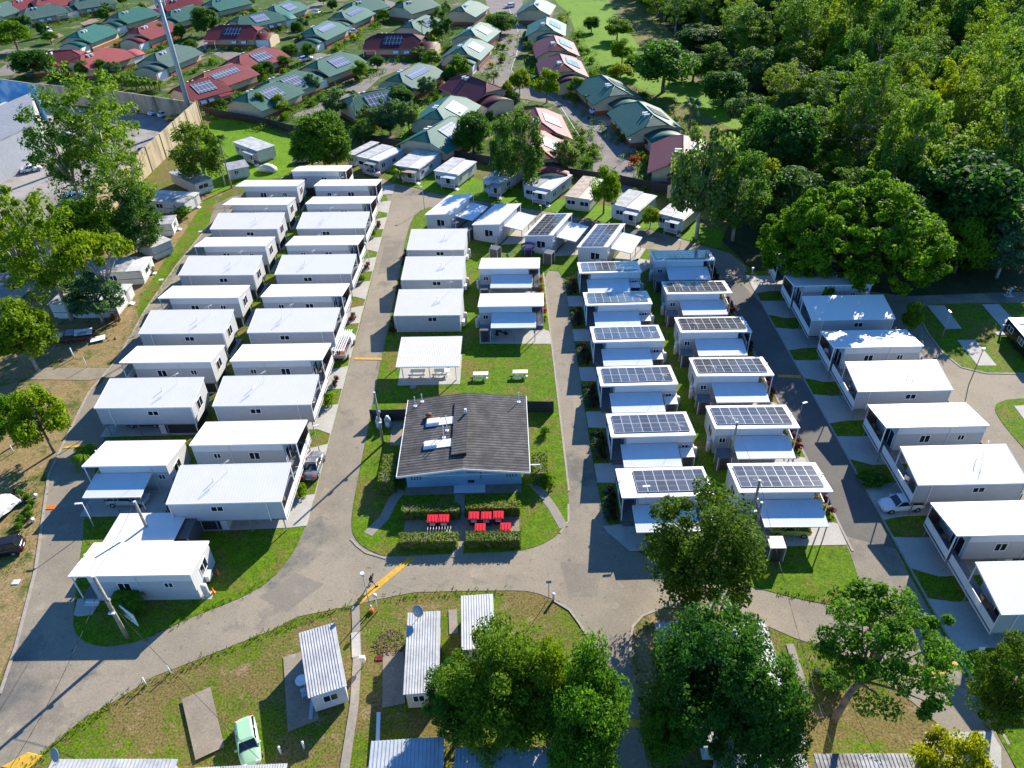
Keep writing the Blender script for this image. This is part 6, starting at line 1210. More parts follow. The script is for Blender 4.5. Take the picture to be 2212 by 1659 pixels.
def limbs(cl, base_r, z_split, n=12, seed=0, lean=(0, 0)):
    rs = random.Random(seed); m = MB(); s_ = Vector((lean[0], lean[1], z_split)); m.tube([(0, 0, -.1), (lean[0]*.4, lean[1]*.4, z_split*.5), s_], [base_r, base_r*.8, base_r*.65], 8)
    for c in rs.sample(list(cl), min(n, len(cl))):
        e = Vector(c[:3]); mid = s_.lerp(e, .5)+Vector((rs.uniform(-.4, .4), rs.uniform(-.4, .4), rs.uniform(0, .7)))
        m.tube([s_-Vector((0, 0, .2)), mid, e], [base_r*.5, base_r*.3, base_r*.08], 5)
    return m
def tree_proto(name, leafmat, seed, R_=4, H=9, n=46, per=150, leaf=.26, cr=1.3, Hc=None, trunk='trunk', low=-.5, shell=.5, base_r=.28, flat_=.7, hang=0, zc=None, split=.4, up=.35, cat='tree', lean=(0, 0), extra=0):
    h = thing(name, '', cat); Hc = Hc or R_*.8; zc = zc or H-Hc
    cl = clumps(seed, n, R_-cr*.6, Hc-cr*.4, zc, cr, shell, low)
    limbs(cl, base_r, H*split, 14, seed, lean).build('trunk', trunk, h)
    meshobj(leaf_mesh('crown', leafmat, cl, per, leaf, seed+5, flat_, up, hang), h); h['H'] = H; h['R'] = R_
    return h
def fig_proto():
    h = thing('fig_tree', '', 'tree'); rs = np.random.RandomState(9); cl = []
    for lx, ly, lz, R_, Hc in ((0, 0, 8.6, 6.4, 6.8), (-6.2, -1.5, 6.6, 4.6, 4.6), (6.0, -1.8, 6.8, 4.8, 4.8), (-2.6, -4.2, 6.0, 4.8, 4.4), (2.8, -4.4, 5.6, 4.6, 4.6), (1.5, 4.8, 7.6, 5.6, 5.4), (-4.5, 4.0, 7.4, 5.0, 5.0), (6.6, 3.4, 6.6, 4.0, 4.4), (-8.2, 1.6, 4.6, 2.8, 3.2), (8.6, -.5, 4.8, 2.6, 3.4)):
        cl += [(x+lx, y+ly, z+lz, r) for x, y, z, r in clumps(rs.randint(9999), int(R_*R_*1.5), R_-.5, Hc-.5, 0, rs.uniform(.85, 1.3), .84, -.7)]
    limbs(cl, .95, 3.2, 30, 4).build('trunk', 'trunk', h); meshobj(leaf_mesh('crown', 'leaf_fig', cl, 115, .26, 14, .55, .55), h); h['H'] = 15.4; h['R'] = 11.2; return h
TP = {}
def TPget(k):
    if k not in TP: TP[k] = TDEF[k]()
    return TP[k]
TDEF = {
 'euc': lambda: tree_proto('gum_tree', 'leaf_gum', 1, 6.5, 22, 92, 78, .23, 1.1, 9.2, 'trunk_pale', -.95, .30, .42, .55, .8, 12.6, .30),
 'eucy': lambda: tree_proto('gum_tree', 'leaf_yellow', 2, 5.5, 18, 76, 105, .22, 1.1, 8.4, 'trunk_pale', -.95, .35, .36, .6, .6, 9.8, .28),
 'broad': lambda: tree_proto('broadleaf_tree', 'leaf_mid', 3, 4.5, 9, 56, 190, .24, 1.25, 3.8, 'trunk', -.6, .6, .30),
 'broad2': lambda: tree_proto('broadleaf_tree', 'leaf_dark', 4, 4.5, 10, 60, 190, .25, 1.35, 4.6, 'trunk', -.75, .6, .30),
 'bright': lambda: tree_proto('broadleaf_tree', 'leaf_bright', 5, 4.5, 9, 52, 190, .23, 1.2, 3.8, 'trunk', -.55, .6, .28),
 'yellow': lambda: tree_proto('broadleaf_tree', 'leaf_yellow', 6, 4.0, 8, 46, 170, .22, 1.15, 3.4, 'trunk_pale', -.55, .55, .24),
 'grey': lambda: tree_proto('broadleaf_tree', 'leaf_grey', 7, 4.0, 8.5, 56, 150, .20, 1.0, 3.8, 'trunk_pale', -.6, .5, .26),
 'olive': lambda: tree_proto('gum_tree', 'leaf_olive', 8, 4.2, 12, 72, 140, .20, 1.0, 5.4, 'trunk_pale', -.85, .45, .28, .75, .5),
 'fig': lambda: fig_proto(),
 'spread': lambda: tree_proto('spreading_tree', 'leaf_yellow', 10, 6, 8, 48, 120, .22, 1.3, 1.9, 'trunk_pale', -.3, .45, .25, .5, 0, 6.0, .45),
 'pine': lambda: tree_proto('pine_tree', 'leaf_pine', 11, 5.6, 13.5, 84, 260, .15, 1.15, 6.2, 'trunk', -.85, .38, .40, .75, .2, 7.2, .35),
 'melal': lambda: tree_proto('paperbark_tree', 'leaf_melal', 12, 6.0, 12, 150, 270, .14, 1.25, 5.4, 'trunk_pale', -.8, .15, .45, .8, .1, 6.4, .3),
 'glossy': lambda: tree_proto('broadleaf_tree', 'leaf_mid', 13, 5.0, 12, 80, 300, .17, 1.4, 5.8, 'trunk', -.8, .6, .40, .8, .2, 6.0, .3),
 'magnolia': lambda: tree_proto('large_leaf_tree', 'leaf_dark', 14, 7.0, 14, 110, 300, .18, 1.45, 6.4, 'trunk_pale', -.75, .25, .50, .75, .2, 7.4, .35),
 'unused': lambda: tree_proto('large_leaf_tree', 'leaf_olive', 15, 5.6, 15, 58, 190, .22, 1.1, 5.2, 'trunk', -.75, .5, .34, .8, .1, 10, .5),
 'wattle': lambda: tree_proto('wattle_tree', 'leaf_wattle', 26, 4.0, 8, 60, 150, .17, .9, 3.6, 'trunk_pale', -.6, .5, .22),
 'shrub': lambda: tree_proto('garden_shrub', 'leaf_mid', 16, 1.0, 1.7, 14, 60, .12, .42, .85, 'trunk', -.7, .5, .05, .9, 0, .85, .3, .35, 'shrub'),
 'shrubl': lambda: tree_proto('garden_shrub', 'leaf_bright', 17, 1.0, 1.7, 14, 60, .12, .42, .85, 'trunk', -.7, .5, .05, .9, 0, .85, .3, .35, 'shrub'),
 'shruby': lambda: tree_proto('garden_shrub', 'leaf_gold', 18, 1.0, 1.2, 12, 60, .10, .42, .6, 'trunk', -.7, .5, .05, .8, 0, .6, .3, .35, 'shrub'),
 'shrubr': lambda: tree_proto('garden_shrub', 'leaf_red', 19, 1.0, 1.5, 12, 60, .12, .42, .8, 'trunk', -.7, .5, .05, .9, 0, .75, .3, .35, 'shrub'),
 'tuft': lambda: tree_proto('bedding_plant', 'leaf_blue', 20, .5, .9, 8, 50, .08, .24, .42, 'trunk', -.7, .5, .03, .9, 0, .45, .3, .35, 'shrub'),
 'tuftr': lambda: tree_proto('bedding_plant', 'leaf_brown', 21, .5, 1.0, 8, 50, .09, .24, .48, 'trunk', -.7, .5, .03, .9, 0, .5, .3, .35, 'shrub'),
 'tuftp': lambda: tree_proto('bedding_plant', 'leaf_purple', 22, .6, 1.1, 9, 60, .08, .27, .5, 'trunk', -.7, .5, .03, .9, 0, .55, .3, .35, 'shrub'),
 'tuftl': lambda: tree_proto('bedding_plant', 'leaf_lime', 23, .5, .9, 8, 40, .10, .24, .4, 'trunk', -.7, .5, .03, .9, 0, .5, .3, .35, 'shrub'),
}
def plant(kind, label, base, ty=None, rpx=None, group=None, h=None, r=None, rz=None, cat=None):
    """base: picture point (or world ('w', x, y)) of the foot; ty: picture row of the top; rpx: crown half width in picture px"""
    p = TPget(kind)
    if base[0] != 'w' and ty is not None:   # base[0] is the column of the crown's middle: walk down the leaning vertical to the foot
        yc = ty+(base[1]-ty)*.42; base = (1191+(base[0]-1191)*(3019-base[1])/(3019-yc), base[1])
    b = Vector((base[1], base[2], 0)) if base[0] == 'w' else P(*base)
    hh = h or hgt(b, ty)
    if rpx: q = b+Vector((0, 0, hh*.6-CAMZ)); r = rpx*q.dot(CF)/FPX
    s_ = (r/p['R'], r/p['R'], hh/p['H'])
    return inst(p, label, b, random.uniform(0, 6.28) if rz is None else rz, group, s_)
# named trees
plant('euc', 'tallest gum tree at left, pale trunks forking above the car park wall', (200, 470), 122, 105)
plant('euc', 'gum tree stem left of the tallest gum, in front of the warehouse', (125, 480), 185, 85)
plant('euc', 'lower gum below the tallest one, over the caravans', (262, 540), 300, 75)
plant('eucy', 'yellow green gum tree at the left picture edge', (75, 690), 375, 88); plant('eucy', 'yellowish gum behind the left edge, partly cut off', (10, 640), 395, 75); plant('yellow', 'low yellow green tree under the left edge gums', (40, 800), 655, 66)
plant('bright', 'leafy green tree alone on the dirt at lower left', (78, 978), 848, 60); plant('broad', 'green bush tree cut by the left picture edge', (5, 960), 865, 45)
plant('spread', 'flat crowned yellow green tree above the long van', (215, 690), 500, 78); plant('grey', 'small leaning grey green tree before the rounded caravan', (196, 697), 585, 62)
plant('olive', 'dark tree behind the white annex vans', (292, 555), 405, 52); plant('broad', 'dark leafy tree left of the dark annex tree', (170, 560), 430, 70)
plant('olive', 'olive tree beside the two tall palms', (425, 400), 262, 58); plant('broad2', 'large dark bushy tree above the silver blue car', (690, 362), 238, 58); plant('broad', 'lower green bush tree at the foot of the dark bushy one', (668, 372), 285, 42); plant('broad2', 'dark green bush tree right of the dark bushy one', (722, 366), 290, 34)
for k, (kd, b, ty, r_, l_) in enumerate([('grey', (722, 258), 190, 30, 'grey green tree beside the lane end'), ('broad2', (862, 242), 185, 34, 'round dark tree left of the grass strip'), ('grey', (838, 292), 210, 36, 'grey tree above the garden palm cabins'), ('grey', (790, 290), 225, 26, 'grey green tree right of the lane palm'), ('olive', (782, 312), 255, 26, 'pale silvery tree by the dark fence'), ('grey', (880, 290), 215, 28, 'pale flowering tree beside the grass strip'),
      ('broad2', (1020, 330), 240, 42, 'dark tree beside the lower grass strip villa'), ('olive', (1130, 418), 232, 52, 'big olive gum with yellow tips beside the village lane'), ('olive', (1085, 400), 250, 34, 'left stem of the olive gum clump'), ('broad', (1000, 335), 280, 30, 'green tree at the fence below the villa pair'), ('grey', (1218, 380), 296, 34, 'grey green rounded tree by the red villas'), ('bright', (1181, 222), 150, 31, 'clipped round street tree with thick trunk'), ('yellow', (1122, 208), 148, 24, 'small yellow green street tree'), ('bright', (990, 178), 120, 26, 'round bright tree beside the two green villas'), ('bright', (1004, 215), 174, 18, 'small bright tree before the maroon villa'),
      ('broad2', (1080, 74), 25, 40, 'feathery umbrella shaped street tree'), ('olive', (952, 92), 12, 26, 'tall grey green tree at the top of the lanes'), ('broad2', (440, 76), 12, 29, 'perfectly round dark tree among the villas'), ('bright', (25, 112), 45, 36, 'bright tree at the left edge among villas'), ('broad2', (70, 165), 104, 46, 'wide dark tree behind the stained wall'), ('bright', (1306, 462), 362, 36, 'round bright tree between two old cabins'), ('yellow', (1406, 494), 448, 22, 'thin yellow green young tree with bare stem'), ('grey', (1405, 320), 290, 16, 'low grey bush by the maroon villa'),
      ('broad', (1437, 200), 92, 74, 'large dome shaped tree on the bright field'), ('yellow', (1334, 88), 40, 34, 'umbrella tree at the top of the field'), ('bright', (1345, 138), 85, 28, 'open crowned small tree on the field'), ('yellow', (1341, 180), 136, 29, 'yellow leafed tree beside the large green villa'), ('broad2', (1278, 70), 34, 17, 'cone shaped dark tree at the field edge'), ('broad', (1500, 175), 120, 40, 'dark tree at the edge of the field and forest'), ('broad', (1370, 165), 118, 26, 'dark bush tree left of the dome tree'),
      ('grey', (1522, 516), 268, 78, 'large grey green tree beside the park edge at right'), ('olive', (1600, 520), 320, 66, 'large tree with open crown left of the giant fig'), ('broad2', (1690, 420), 225, 80, 'large dark tree above the giant fig, left side'), ('bright', (1600, 400), 300, 60, 'bright tree over the shaded back road'), ('yellow', (1640, 470), 340, 50, 'yellow green tree at the left foot of the fig'), ('bright', (1975, 722), 655, 24, 'small yellow green tree beside the caravan lawn'), ('broad2', (2100, 540), 330, 120, 'wide dark tree at the far right edge'), ('olive', (2030, 480), 300, 90, 'olive tree behind the fig on the right'),
      ('broad2', (1565, 228), 150, 46, 'dark tree at the shaded lower end of the bright field'), ('grey', (1612, 275), 200, 46, 'grey green tree behind the fan shaped date palm'), ('olive', (1540, 172), 92, 40, 'olive tree on the shaded field edge by the forest'), ('broad', (1645, 305), 228, 44, 'leafy tree between the field and the grey green pair'), ('melal', (1190, 1600), 1385, 76, 'yellow green crown joining the two bottom centre trees'), ('bright', (1800, 430), 330, 50, 'bright tree behind the fig crown, left of the tiered pine'), ('olive', (1905, 430), 300, 60, 'tall olive tree rising behind the fig crown'), ('yellow', (2010, 440), 340, 55, 'yellow green tree behind the right shoulder of the fig'), ('olive', (2150, 480), 320, 70, 'olive green tree at the right picture edge'), ('broad', (2085, 590), 470, 62, 'leafy tree right of the fig beside the side road'), ('grey', (2180, 600), 480, 60, 'grey green tree beside the side road at the right edge'), ('bright', (1730, 330), 230, 55, 'bright leafy tree left of the tiered pine'),
      ('euc', (1978, 249), 60, 62, 'tall gum with pale trunk in the right forest')]):
    plant(kd, l_, b, ty, r_)
plant('fig', 'giant dense fig tree overhanging the right hand cabins', (1872, 632), 365, 185); plant('fig', 'lower left lobe tree of the giant fig', (1765, 622), 400, 118)
plant('pine', 'big dark green pine in front of the last solar cabin', (1530, 1292), 1066, 150); plant('melal', 'dense yellow green tree at the bottom centre', (1078, 1590), 1385, 154); plant('magnolia', 'shadowy left half of the bottom centre tree clump', (985, 1590), 1440, 80); plant('glossy', 'bright glossy tree right of the bottom centre tree', (1276, 1630), 1382, 84)
plant('glossy', 'lower glossy tree beside the bottom road', (1262, 1700), 1470, 92); plant('magnolia', 'large leafed tree over the lower right cabins', (1562, 1590), 1316, 165); plant('glossy', 'dark palm like bush at the foot of the lower right tree', (1450, 1640), 1500, 62); plant('magnolia', 'overhanging large leafed tree at the bottom right centre', (1660, 1690), 1440, 105)
plant('pine', 'feathery dark conifer at the right picture edge', (2205, 1570), 1385, 95); plant('wattle', 'bright yellow wattle at the bottom right', (2060, 1740), 1585, 75)
# leaning tree with a curved trunk
b = P(1801, 1556); h = thing('leaning_tree', 'tall open tree with curved leaning trunk at lower right', 'tree', b, 0)
tip = P(1905, 1440, 9.5)-b; cl = [(tip.x+x*.95, tip.y+y*.95, tip.z+z_*.85, r_) for x, y, z_, r_ in clumps(31, 90, 5.2, 4.6, 2.9, .75, .42, -.6)]
m = MB(); k1 = P(1850, 1484, 5.5)-b; m.tube([(0, 0, -.1), (.3, .1, 2.2), (.9, .5, 4), tuple(k1), tuple(k1.lerp(tip, .6))], [.32, .29, .27, .24, .18], 9); rr = random.Random(4)
for c in rr.sample(cl, 24): e = Vector(c[:3]); s_ = k1.lerp(tip, rr.random()*.6); mid = s_.lerp(e, .5)+Vector((0, 0, rr.uniform(0, .6))); m.tube([s_, mid, e], [.13, .08, .02], 5)
m.build('trunk', 'trunk', h); meshobj(leaf_mesh('crown', 'leaf_mid', cl, 170, .15, 77, .8, .4), h)
# dead tree
b = P(318, 468); h = thing('dead_tree', 'bare dead tree with orange brown trunk beside the annex van', 'dead tree', b, 0); m = MB(); rr = random.Random(9); Hd = hgt(b, 290)
def branch(p, d, l, r_, n):
    if n == 0 or r_ < .01: return
    q = p+d*l; m.cyl(p, q, r_, r_*.7, 5)
    for k in range(2 if n > 3 else 3): branch(q, (d+Vector((rr.uniform(-.6, .6), rr.uniform(-.6, .6), rr.uniform(-.1, .5)))).normalized(), l*.74, r_*.6, n-1)
m.tube([(0, 0, 0), (.1, 0, Hd*.35)], [.3, .2], 8)
for k in range(4): branch(Vector((.1, 0, Hd*(.28+.02*k))), Vector((rr.uniform(-.5, .5), rr.uniform(-.5, .5), 1)).normalized(), Hd*.19, .12, 6)
m.build('trunk', 'trunk_orange', h)
# palms
def palm_proto(name, seed, H, n=20, fl=2.6, mat='leaf_mid', tr='trunk_pale', r=.14, droop=1.0):
    rs = np.random.RandomState(seed); h = thing(name, '', 'palm'); m = MB(); m.tube([(0, 0, -.1), (.05, 0, H*.5), (0, 0, H)], [r*1.3, r, r*.8], 8); m.build('trunk', tr, h); V_ = []
    for i in range(n):
        a = 6.2832*i/n*2.4+rs.rand()*.5; el = rs.uniform(.15, 1.15); L = fl*rs.uniform(.8, 1.1); pts = []
        for k in range(11):
            t_ = k/10; hor = L*math.cos(el)*t_+.1; z_ = H+L*math.sin(el)*t_-droop*L*.75*t_*t_; pts.append(np.array([hor*math.cos(a), hor*math.sin(a), z_]))
        sd_ = np.array([-math.sin(a), math.cos(a), 0])
        for k in range(1, 11):
            for j in (0, .5):
                p = pts[k]*(1-j)+pts[k-1]*j; d_ = pts[k]-pts[k-1]; wl = fl*.24*math.sin(math.pi*(.12+.85*(k-j)/10))+.06
                for s_ in (-1, 1):
                    e = p+sd_*s_*wl+d_*.5+np.array([0, 0, -wl*.45]); w_ = d_/np.linalg.norm(d_)*.05; V_ += [p-w_, p+w_, e+w_*.4, e-w_*.4]
    meshobj(quads('crown', mat, np.array(V_)), h); h['H'] = H; h['R'] = fl; return h
PA = palm_proto('palm_tree', 1, 9, 20, 2.6); PB = palm_proto('palm_tree', 2, 4, 26, 2.4, 'leaf_grey', 'trunk', .22, .7); PC = palm_proto('palm_tree', 3, 1.6, 18, 2.2, 'leaf_bright', 'trunk', .12, .9)
def palm(p, label, base, ty, group=None):
    b = P(*base); hh = max(1.0, hgt(b, ty)-.5); s_ = hh/p['H']; return inst(p, label, b, random.uniform(0, 6), group, (max(.8, min(1.3, s_)), max(.8, min(1.3, s_)), s_))
palm(PA, 'tall slender palm, right one of the pair beside the small hut', (501, 406), 296); palm(PA, 'tall slender palm, left one of the pair beside the small hut', (487, 403), 318); palm(PA, 'palm at the end of the village lane with full crown', (771, 276), 196); palm(PA, 'slender palm behind the wide maroon villa', (915, 106), 44); palm(PB, 'silvery date palm on the field behind the large villa', (1488, 288), 222)
palm(PB, 'fan palm in front of the large green villa', T2(625, 880), 205); palm(PC, 'small garden palm before the rusted roof cabin', T1(1185, 1470), 362); plant('shrub', 'dark spiky shrub on the lower right grass', (1792, 1482), None, None, None, 1.7, 1.2); plant('tuft', 'small grey tuft beside the dark spiky shrub', (1768, 1462), None, None, None, 1.0, .6)
for k, (x, y) in enumerate([(1350, 410), (1420, 430), (1480, 400), (1320, 480), (1440, 350), (1700, 560)]): palm(PA if k % 2 else PC, 'garden palm clump beside the wide maroon villa and brick shed' if k < 5 else 'x', T1(x, y) if k < 5 else T1(1930, 640), T1(x, y-90)[1] if k < 5 else T1(1930, 590)[1], 'palms beside the maroon villa' if k < 5 else None) if k < 5 else palm(PC, 'small palm at the village road corner', T1(1945, 680), T1(0, 600)[1])
for k in range(11): x = 925+k*38; palm(PC, 'bushy palm in the row behind the stained concrete wall', T0(x, 700+14*(k % 3)+3*k), T0(0, 610+5*k)[1], 'palms behind the stained wall')
palm(PC, 'potted palm beside the mossy pole', (282, 1318), 1288); palm(PC, 'dark palm at the left road edge beside the shaded awning', (192, 1000), 972)
# Norfolk style pine with bare tiered branches
b = P(1840, 372); Hn = hgt(b, 118); h = thing('bunya_pine', 'tall tiered pine with bare whitish branches in the forest', 'pine', b, 0); m = MB(); m.cyl((0, 0, 0), (0, 0, Hn), .38, .05, 8); rr = random.Random(6); cl = []
for k in range(22):
    z_ = Hn*(.22+.76*k/22); R_ = 6.2*(1-.72*(k/22)**1.5)
    for j in range(7): a = rr.uniform(0, 6.28); e = Vector((math.cos(a)*R_, math.sin(a)*R_, z_+rr.uniform(-.6, .5))); m.tube([(0, 0, z_), e*.55+Vector((0, 0, z_*.45+.2)), e], [.07, .05, .02], 4); cl.append((e.x, e.y, e.z, .75)); cl.append((e.x*.75, e.y*.75, e.z+.1, .6))
m.build('trunk', 'trunk_pale', h); meshobj(leaf_mesh('crown', 'leaf_olive', cl, 46, .16, 12, .6), h)
# shrubs in the park
for l_, kd, b, r_, hh in (('round green shrub on the mulch, nearest along the middle road', 'shrubl', (653, 1072), 15, 1.7), ('bushy green shrub beside the driveway, second along the middle road', 'shrubl', (711, 876), 15, 2.0), ('young shrub on bare mulch, third along the middle road', 'shrub', (782, 610), 9, 1.6), ('young shrub on bare mulch, farthest along the middle road', 'shrub', (806, 512), 9, 1.8), ('flowering shrub behind the work truck', 'shrub', (749, 728), 9, 1.6), ('clipped round bush beside the right path', 'shrubl', (1184, 1050), 18, 2.0), ('sparse young bush on the lawn right of the communal block', 'shrub', (1177, 938), 12, 1.3), ('dark low spreading bush beside the right hand driveways', 'shrub', (1880, 1040), 34, 1.0), ('fiery red rounded shrub by the lane', 'shrubr', T2(1010, 1350), 13, 2.2), ('shrub in a white planter near the mossy pole', 'shrub', (285, 1330), 14, 1.8), ('dark bush beside the white annex van', 'shrub', O0(1490, 250), 24, 2.2), ('dry brown bush beside the rounded caravan', 'tuftr', O0(945, 1110), 10, 1.8), ('red leafed plant beside the long van', 'tuftr', O0(1235, 700), 9, 1.2), ('tiny trimmed tree beside the third left road pad', 'shrub', B0(1050, 300), 12, 1.8)):
    b2 = P(*b); q = b2+Vector((0, 0, 1-CAMZ)); plant(kd, l_, b, None, r_, None, hh)
G1, G2, G3 = 'low garden plants before the solar cabins by the narrow lane', 'bright hedge plants beside the dark right road porches', 'border plants along the middle road'
for i in range(6):
    y = 55.3+9.56*i
    for k in range(5):
        plant('tuft', 'blue green tuft in the garden bed between narrow lane and porch', ('w', 9.55+.1*(i == 0)*k, y+.2+.95*k), group=G1, h=random.uniform(.7, 1.0), r=random.uniform(.42, .55))
        plant('tuftr', 'dark bronze plant against a solar cabin porch', ('w', 10.35, y+.3+.95*k), group=G1+', dark ones', h=random.uniform(.9, 1.2), r=random.uniform(.40, .5))
    y = 55.2+10.1*i
    for k in range(5):
        plant('tuftp', 'purple leaved hedge plant beside the dark right road', ('w', 33.0, y+.1+.8*k), group=G2, h=random.uniform(1.0, 1.3), r=.55)
        plant('tuftl', 'lime green plant between porch and purple hedge', ('w', 32.45, y+.4+.8*k), group=G2+', lime ones', h=random.uniform(.8, 1.1), r=.42)
for i in range(3):
    for k in range(5): plant('tuft' if k % 2 else 'tuftr', 'small border plant beside the low windowed cabins', ('w', -17.3, 94.0+10.4*i+1.05*k), group=G3, h=1.1, r=.5)
for k in range(8): plant('shrubr' if k % 2 else 'tuftl', 'orange and lime border plant along the narrow lane cabins', ('w', 5.2, 96+1.6*k), group='orange border plants by the lane', h=1.0, r=.5)
for i in range(5):
    for k in range(2): plant('tuftr', 'small dark red plant at the foot of the verandah posts', ('w', -23.6, 65.0+16.3*i+.9*k), group='red plants below the verandahs', h=1.0, r=.45)
for k in range(7): plant('shrub', 'green potted plant beside the tarpaulin shelter', (55+random.uniform(-15, 25), 1070+k*12), None, 9, 'pot plants at left edge', 1.0)
# clipped hedges
def hedge(label, x0, x1, y0, y1, ht, seed):
    h = thing('clipped_hedge', label, 'hedge', ((x0+x1)/2, (y0+y1)/2, .06), R(-2), 'clipped box hedges'); rs = np.random.RandomState(seed); a, b_ = (x1-x0)/2, (y1-y0)/2; N = int(900*((x1-x0)*(y1-y0)+2*ht*(x1-x0+y1-y0))/10)
    f = rs.rand(N); P_ = np.stack([rs.uniform(-a, a, N), rs.uniform(-b_, b_, N), rs.uniform(.05, ht, N)], 1); At, Af, As = a*b_*4, 4*a*ht, 4*b_*ht; tt = At+Af+As; nrm = np.zeros((N, 3))
    i1 = f < At/tt; P_[i1, 2] = ht; nrm[i1, 2] = 1
    i2 = (f >= At/tt) & (f < (At+Af)/tt); sg = np.where(rs.rand(N) < .5, -1, 1); P_[i2, 1] = (sg*b_)[i2]; nrm[i2, 1] = sg[i2]
    i3 = f >= (At+Af)/tt; P_[i3, 0] = (sg*a)[i3]; nrm[i3, 0] = sg[i3]
    P_ += rs.normal(size=(N, 3))*.045; nr = nrm+rs.normal(size=(N, 3))*.6; nr /= np.linalg.norm(nr, axis=1)[:, None]; t_ = np.cross(nr, rs.normal(size=(N, 3))); t_ /= np.linalg.norm(t_, axis=1)[:, None]; bb = np.cross(nr, t_); s_ = (.07+.07*rs.rand(N))[:, None]
    meshobj(quads('foliage', 'leaf_yellow' if seed % 2 else 'leaf_bright', np.stack([P_-t_*s_, P_-bb*s_*.6, P_+t_*s_, P_+bb*s_*.6], 1).reshape(-1, 3)), h)
    m = MB(); m.box(-a+.06, a-.06, -b_+.06, b_-.06, 0, ht-.06); m.build('twig_core', 'trunk', h)
hedge('clipped hedge behind the pair of bins, back left', -12.25, -6.15, 56.4, 57.6, 1.4, 1); hedge('clipped hedge behind the three bins, back right', -5.4, .35, 56.5, 57.5, 1.4, 3); hedge('clipped hedge in front of the trolleys, front left', -12.2, -6.25, 52.4, 53.6, 1.2, 5); hedge('clipped hedge at the road edge, front right', -5.35, .25, 52.2, 53.4, 1.2, 7)
hedge('tall square hedge left of the communal building', -15.1, -13.4, 60.6, 65.0, 2.0, 9); hedge('square hedge right of the communal building', 1.9, 3.6, 61.0, 64.5, 1.9, 4)
# village gardens
rr = random.Random(21); VB = []
for o in [o for o in C.objects if o.name.startswith('villa')]: VB.append((o.location.copy(), o.rotation_euler.z))
GVS = 'rounded shrubs in the village gardens'
nv = 0
for loc, rz in VB:
    cs, sn = math.cos(rz), math.sin(rz)
    for k in range(4):
        u, v = rr.uniform(-2, 16), rr.choice([-3.6, -2.8, -4.6, 13.4]); x, y = loc.x+cs*u-sn*v, loc.y+sn*u+cs*v
        kd = rr.choice(['shrub', 'shrub', 'shrubl', 'shrub', 'shruby', 'shrubl']); s_ = rr.uniform(.6, 1.25)
        plant(kd, {'shrub': 'rounded green shrub in a garden beside a villa', 'shrubl': 'bright green shrub in a garden beside a villa', 'shruby': 'golden low shrub in a garden beside a villa'}[kd], ('w', x, y), group=GVS+', '+{'shrub': 'green', 'shrubl': 'bright', 'shruby': 'golden'}[kd], h=1.7*s_, r=s_*1.05)
gc = []
for loc, rz in VB:
    cs, sn = math.cos(rz), math.sin(rz)
    for k in range(52):
        u = rr.uniform(-7, 19); v = rr.choice([rr.gauss(-3.0, 1.0), rr.gauss(-5.2, 1.4), rr.gauss(14.2, .9)]); s_ = rr.uniform(.4, 1.15); gc.append((loc.x+cs*u-sn*v, loc.y+sn*u+cs*v, s_*.7, s_))
for i_, mt in enumerate(('leaf_mid', 'leaf_dark', 'leaf_bright')):
    o = bpy.data.objects.new('garden_planting', leaf_mesh('garden_planting', mt, [c for k, c in enumerate(gc) if k % 3 == i_], 34, .17, 60+i_, .9)); C.objects.link(o); tag(o, ['mid green', 'dark green', 'bright green'][i_]+' low garden planting massed around the villas', 'planting', None, 'stuff')
for l_, pts in (('golden', [T0(1720, 860), T0(1790, 830), T0(1770, 870), T0(1900, 770), T1(1500, 1210), T1(1560, 1225), T1(930, 75), T2(880, 1070)]), ('bright', [T1(740, 360), T1(690, 400), T1(790, 330), T1(850, 310), T1(1040, 140), T1(150, 250), T1(220, 245), T1(340, 170), T0(1900, 760), T0(1260, 370), T1(770, 620), T1(900, 600), T2(890, 1100), T2(920, 1150), T2(590, 1110), T2(680, 1220), T2(650, 1340), T2(690, 1290), T1(560, 780), T1(430, 830), T1(470, 860)])):
    for p in pts: plant('shruby' if l_ == 'golden' else 'shrubl', 'golden low shrub in a garden beside a villa' if l_ == 'golden' else 'bright green shrub in a garden beside a villa', p, group=GVS+', '+l_, h=rr.uniform(1.2, 2.0), r=rr.uniform(.9, 1.5))
GVT = 'small trees scattered between the villas'
for k, (x, y) in enumerate([T1(450, 500), T1(240, 560), T1(60, 640), T1(110, 620), T1(400, 240), T1(640, 90), T1(1030, 60), T1(1430, 70), T1(1560, 140), T1(1300, 260), T1(1200, 90), T0(2050, 60), T0(2130, 590), T0(1800, 60), T0(360, 300), T0(240, 240), T0(940, 640), T0(850, 620), T0(480, 560), T2(160, 440), T2(540, 790), T2(30, 850), T1(1590, 700), T1(1410, 800), T1(2060, 850), T1(1100, 1090), T1(60, 950), T1(220, 930), T1(1660, 1060), T1(2000, 900), T0(600, 620), T0(700, 640), T0(520, 60), T0(880, 120), T0(860, 180), T0(1010, 60), T0(1180, 150), T0(1480, 330), T0(1560, 420), T0(1300, 330), T0(760, 330), T0(420, 350), T0(160, 250), T0(1650, 300), T1(350, 290), T1(620, 340), T1(720, 250), T1(380, 400), T1(300, 480), T1(480, 770), T1(860, 650), T1(1000, 560), T1(1340, 480), T1(1440, 560), T1(90, 230), T1(560, 40), T1(900, 130), T1(1050, 180)]): 
    plant(rr.choice(['broad', 'grey', 'bright', 'broad2']), 'small leafy tree growing between the coloured roof villas', (x, y), None, None, GVT, rr.uniform(3.5, 6), rr.uniform(1.8, 3.0))
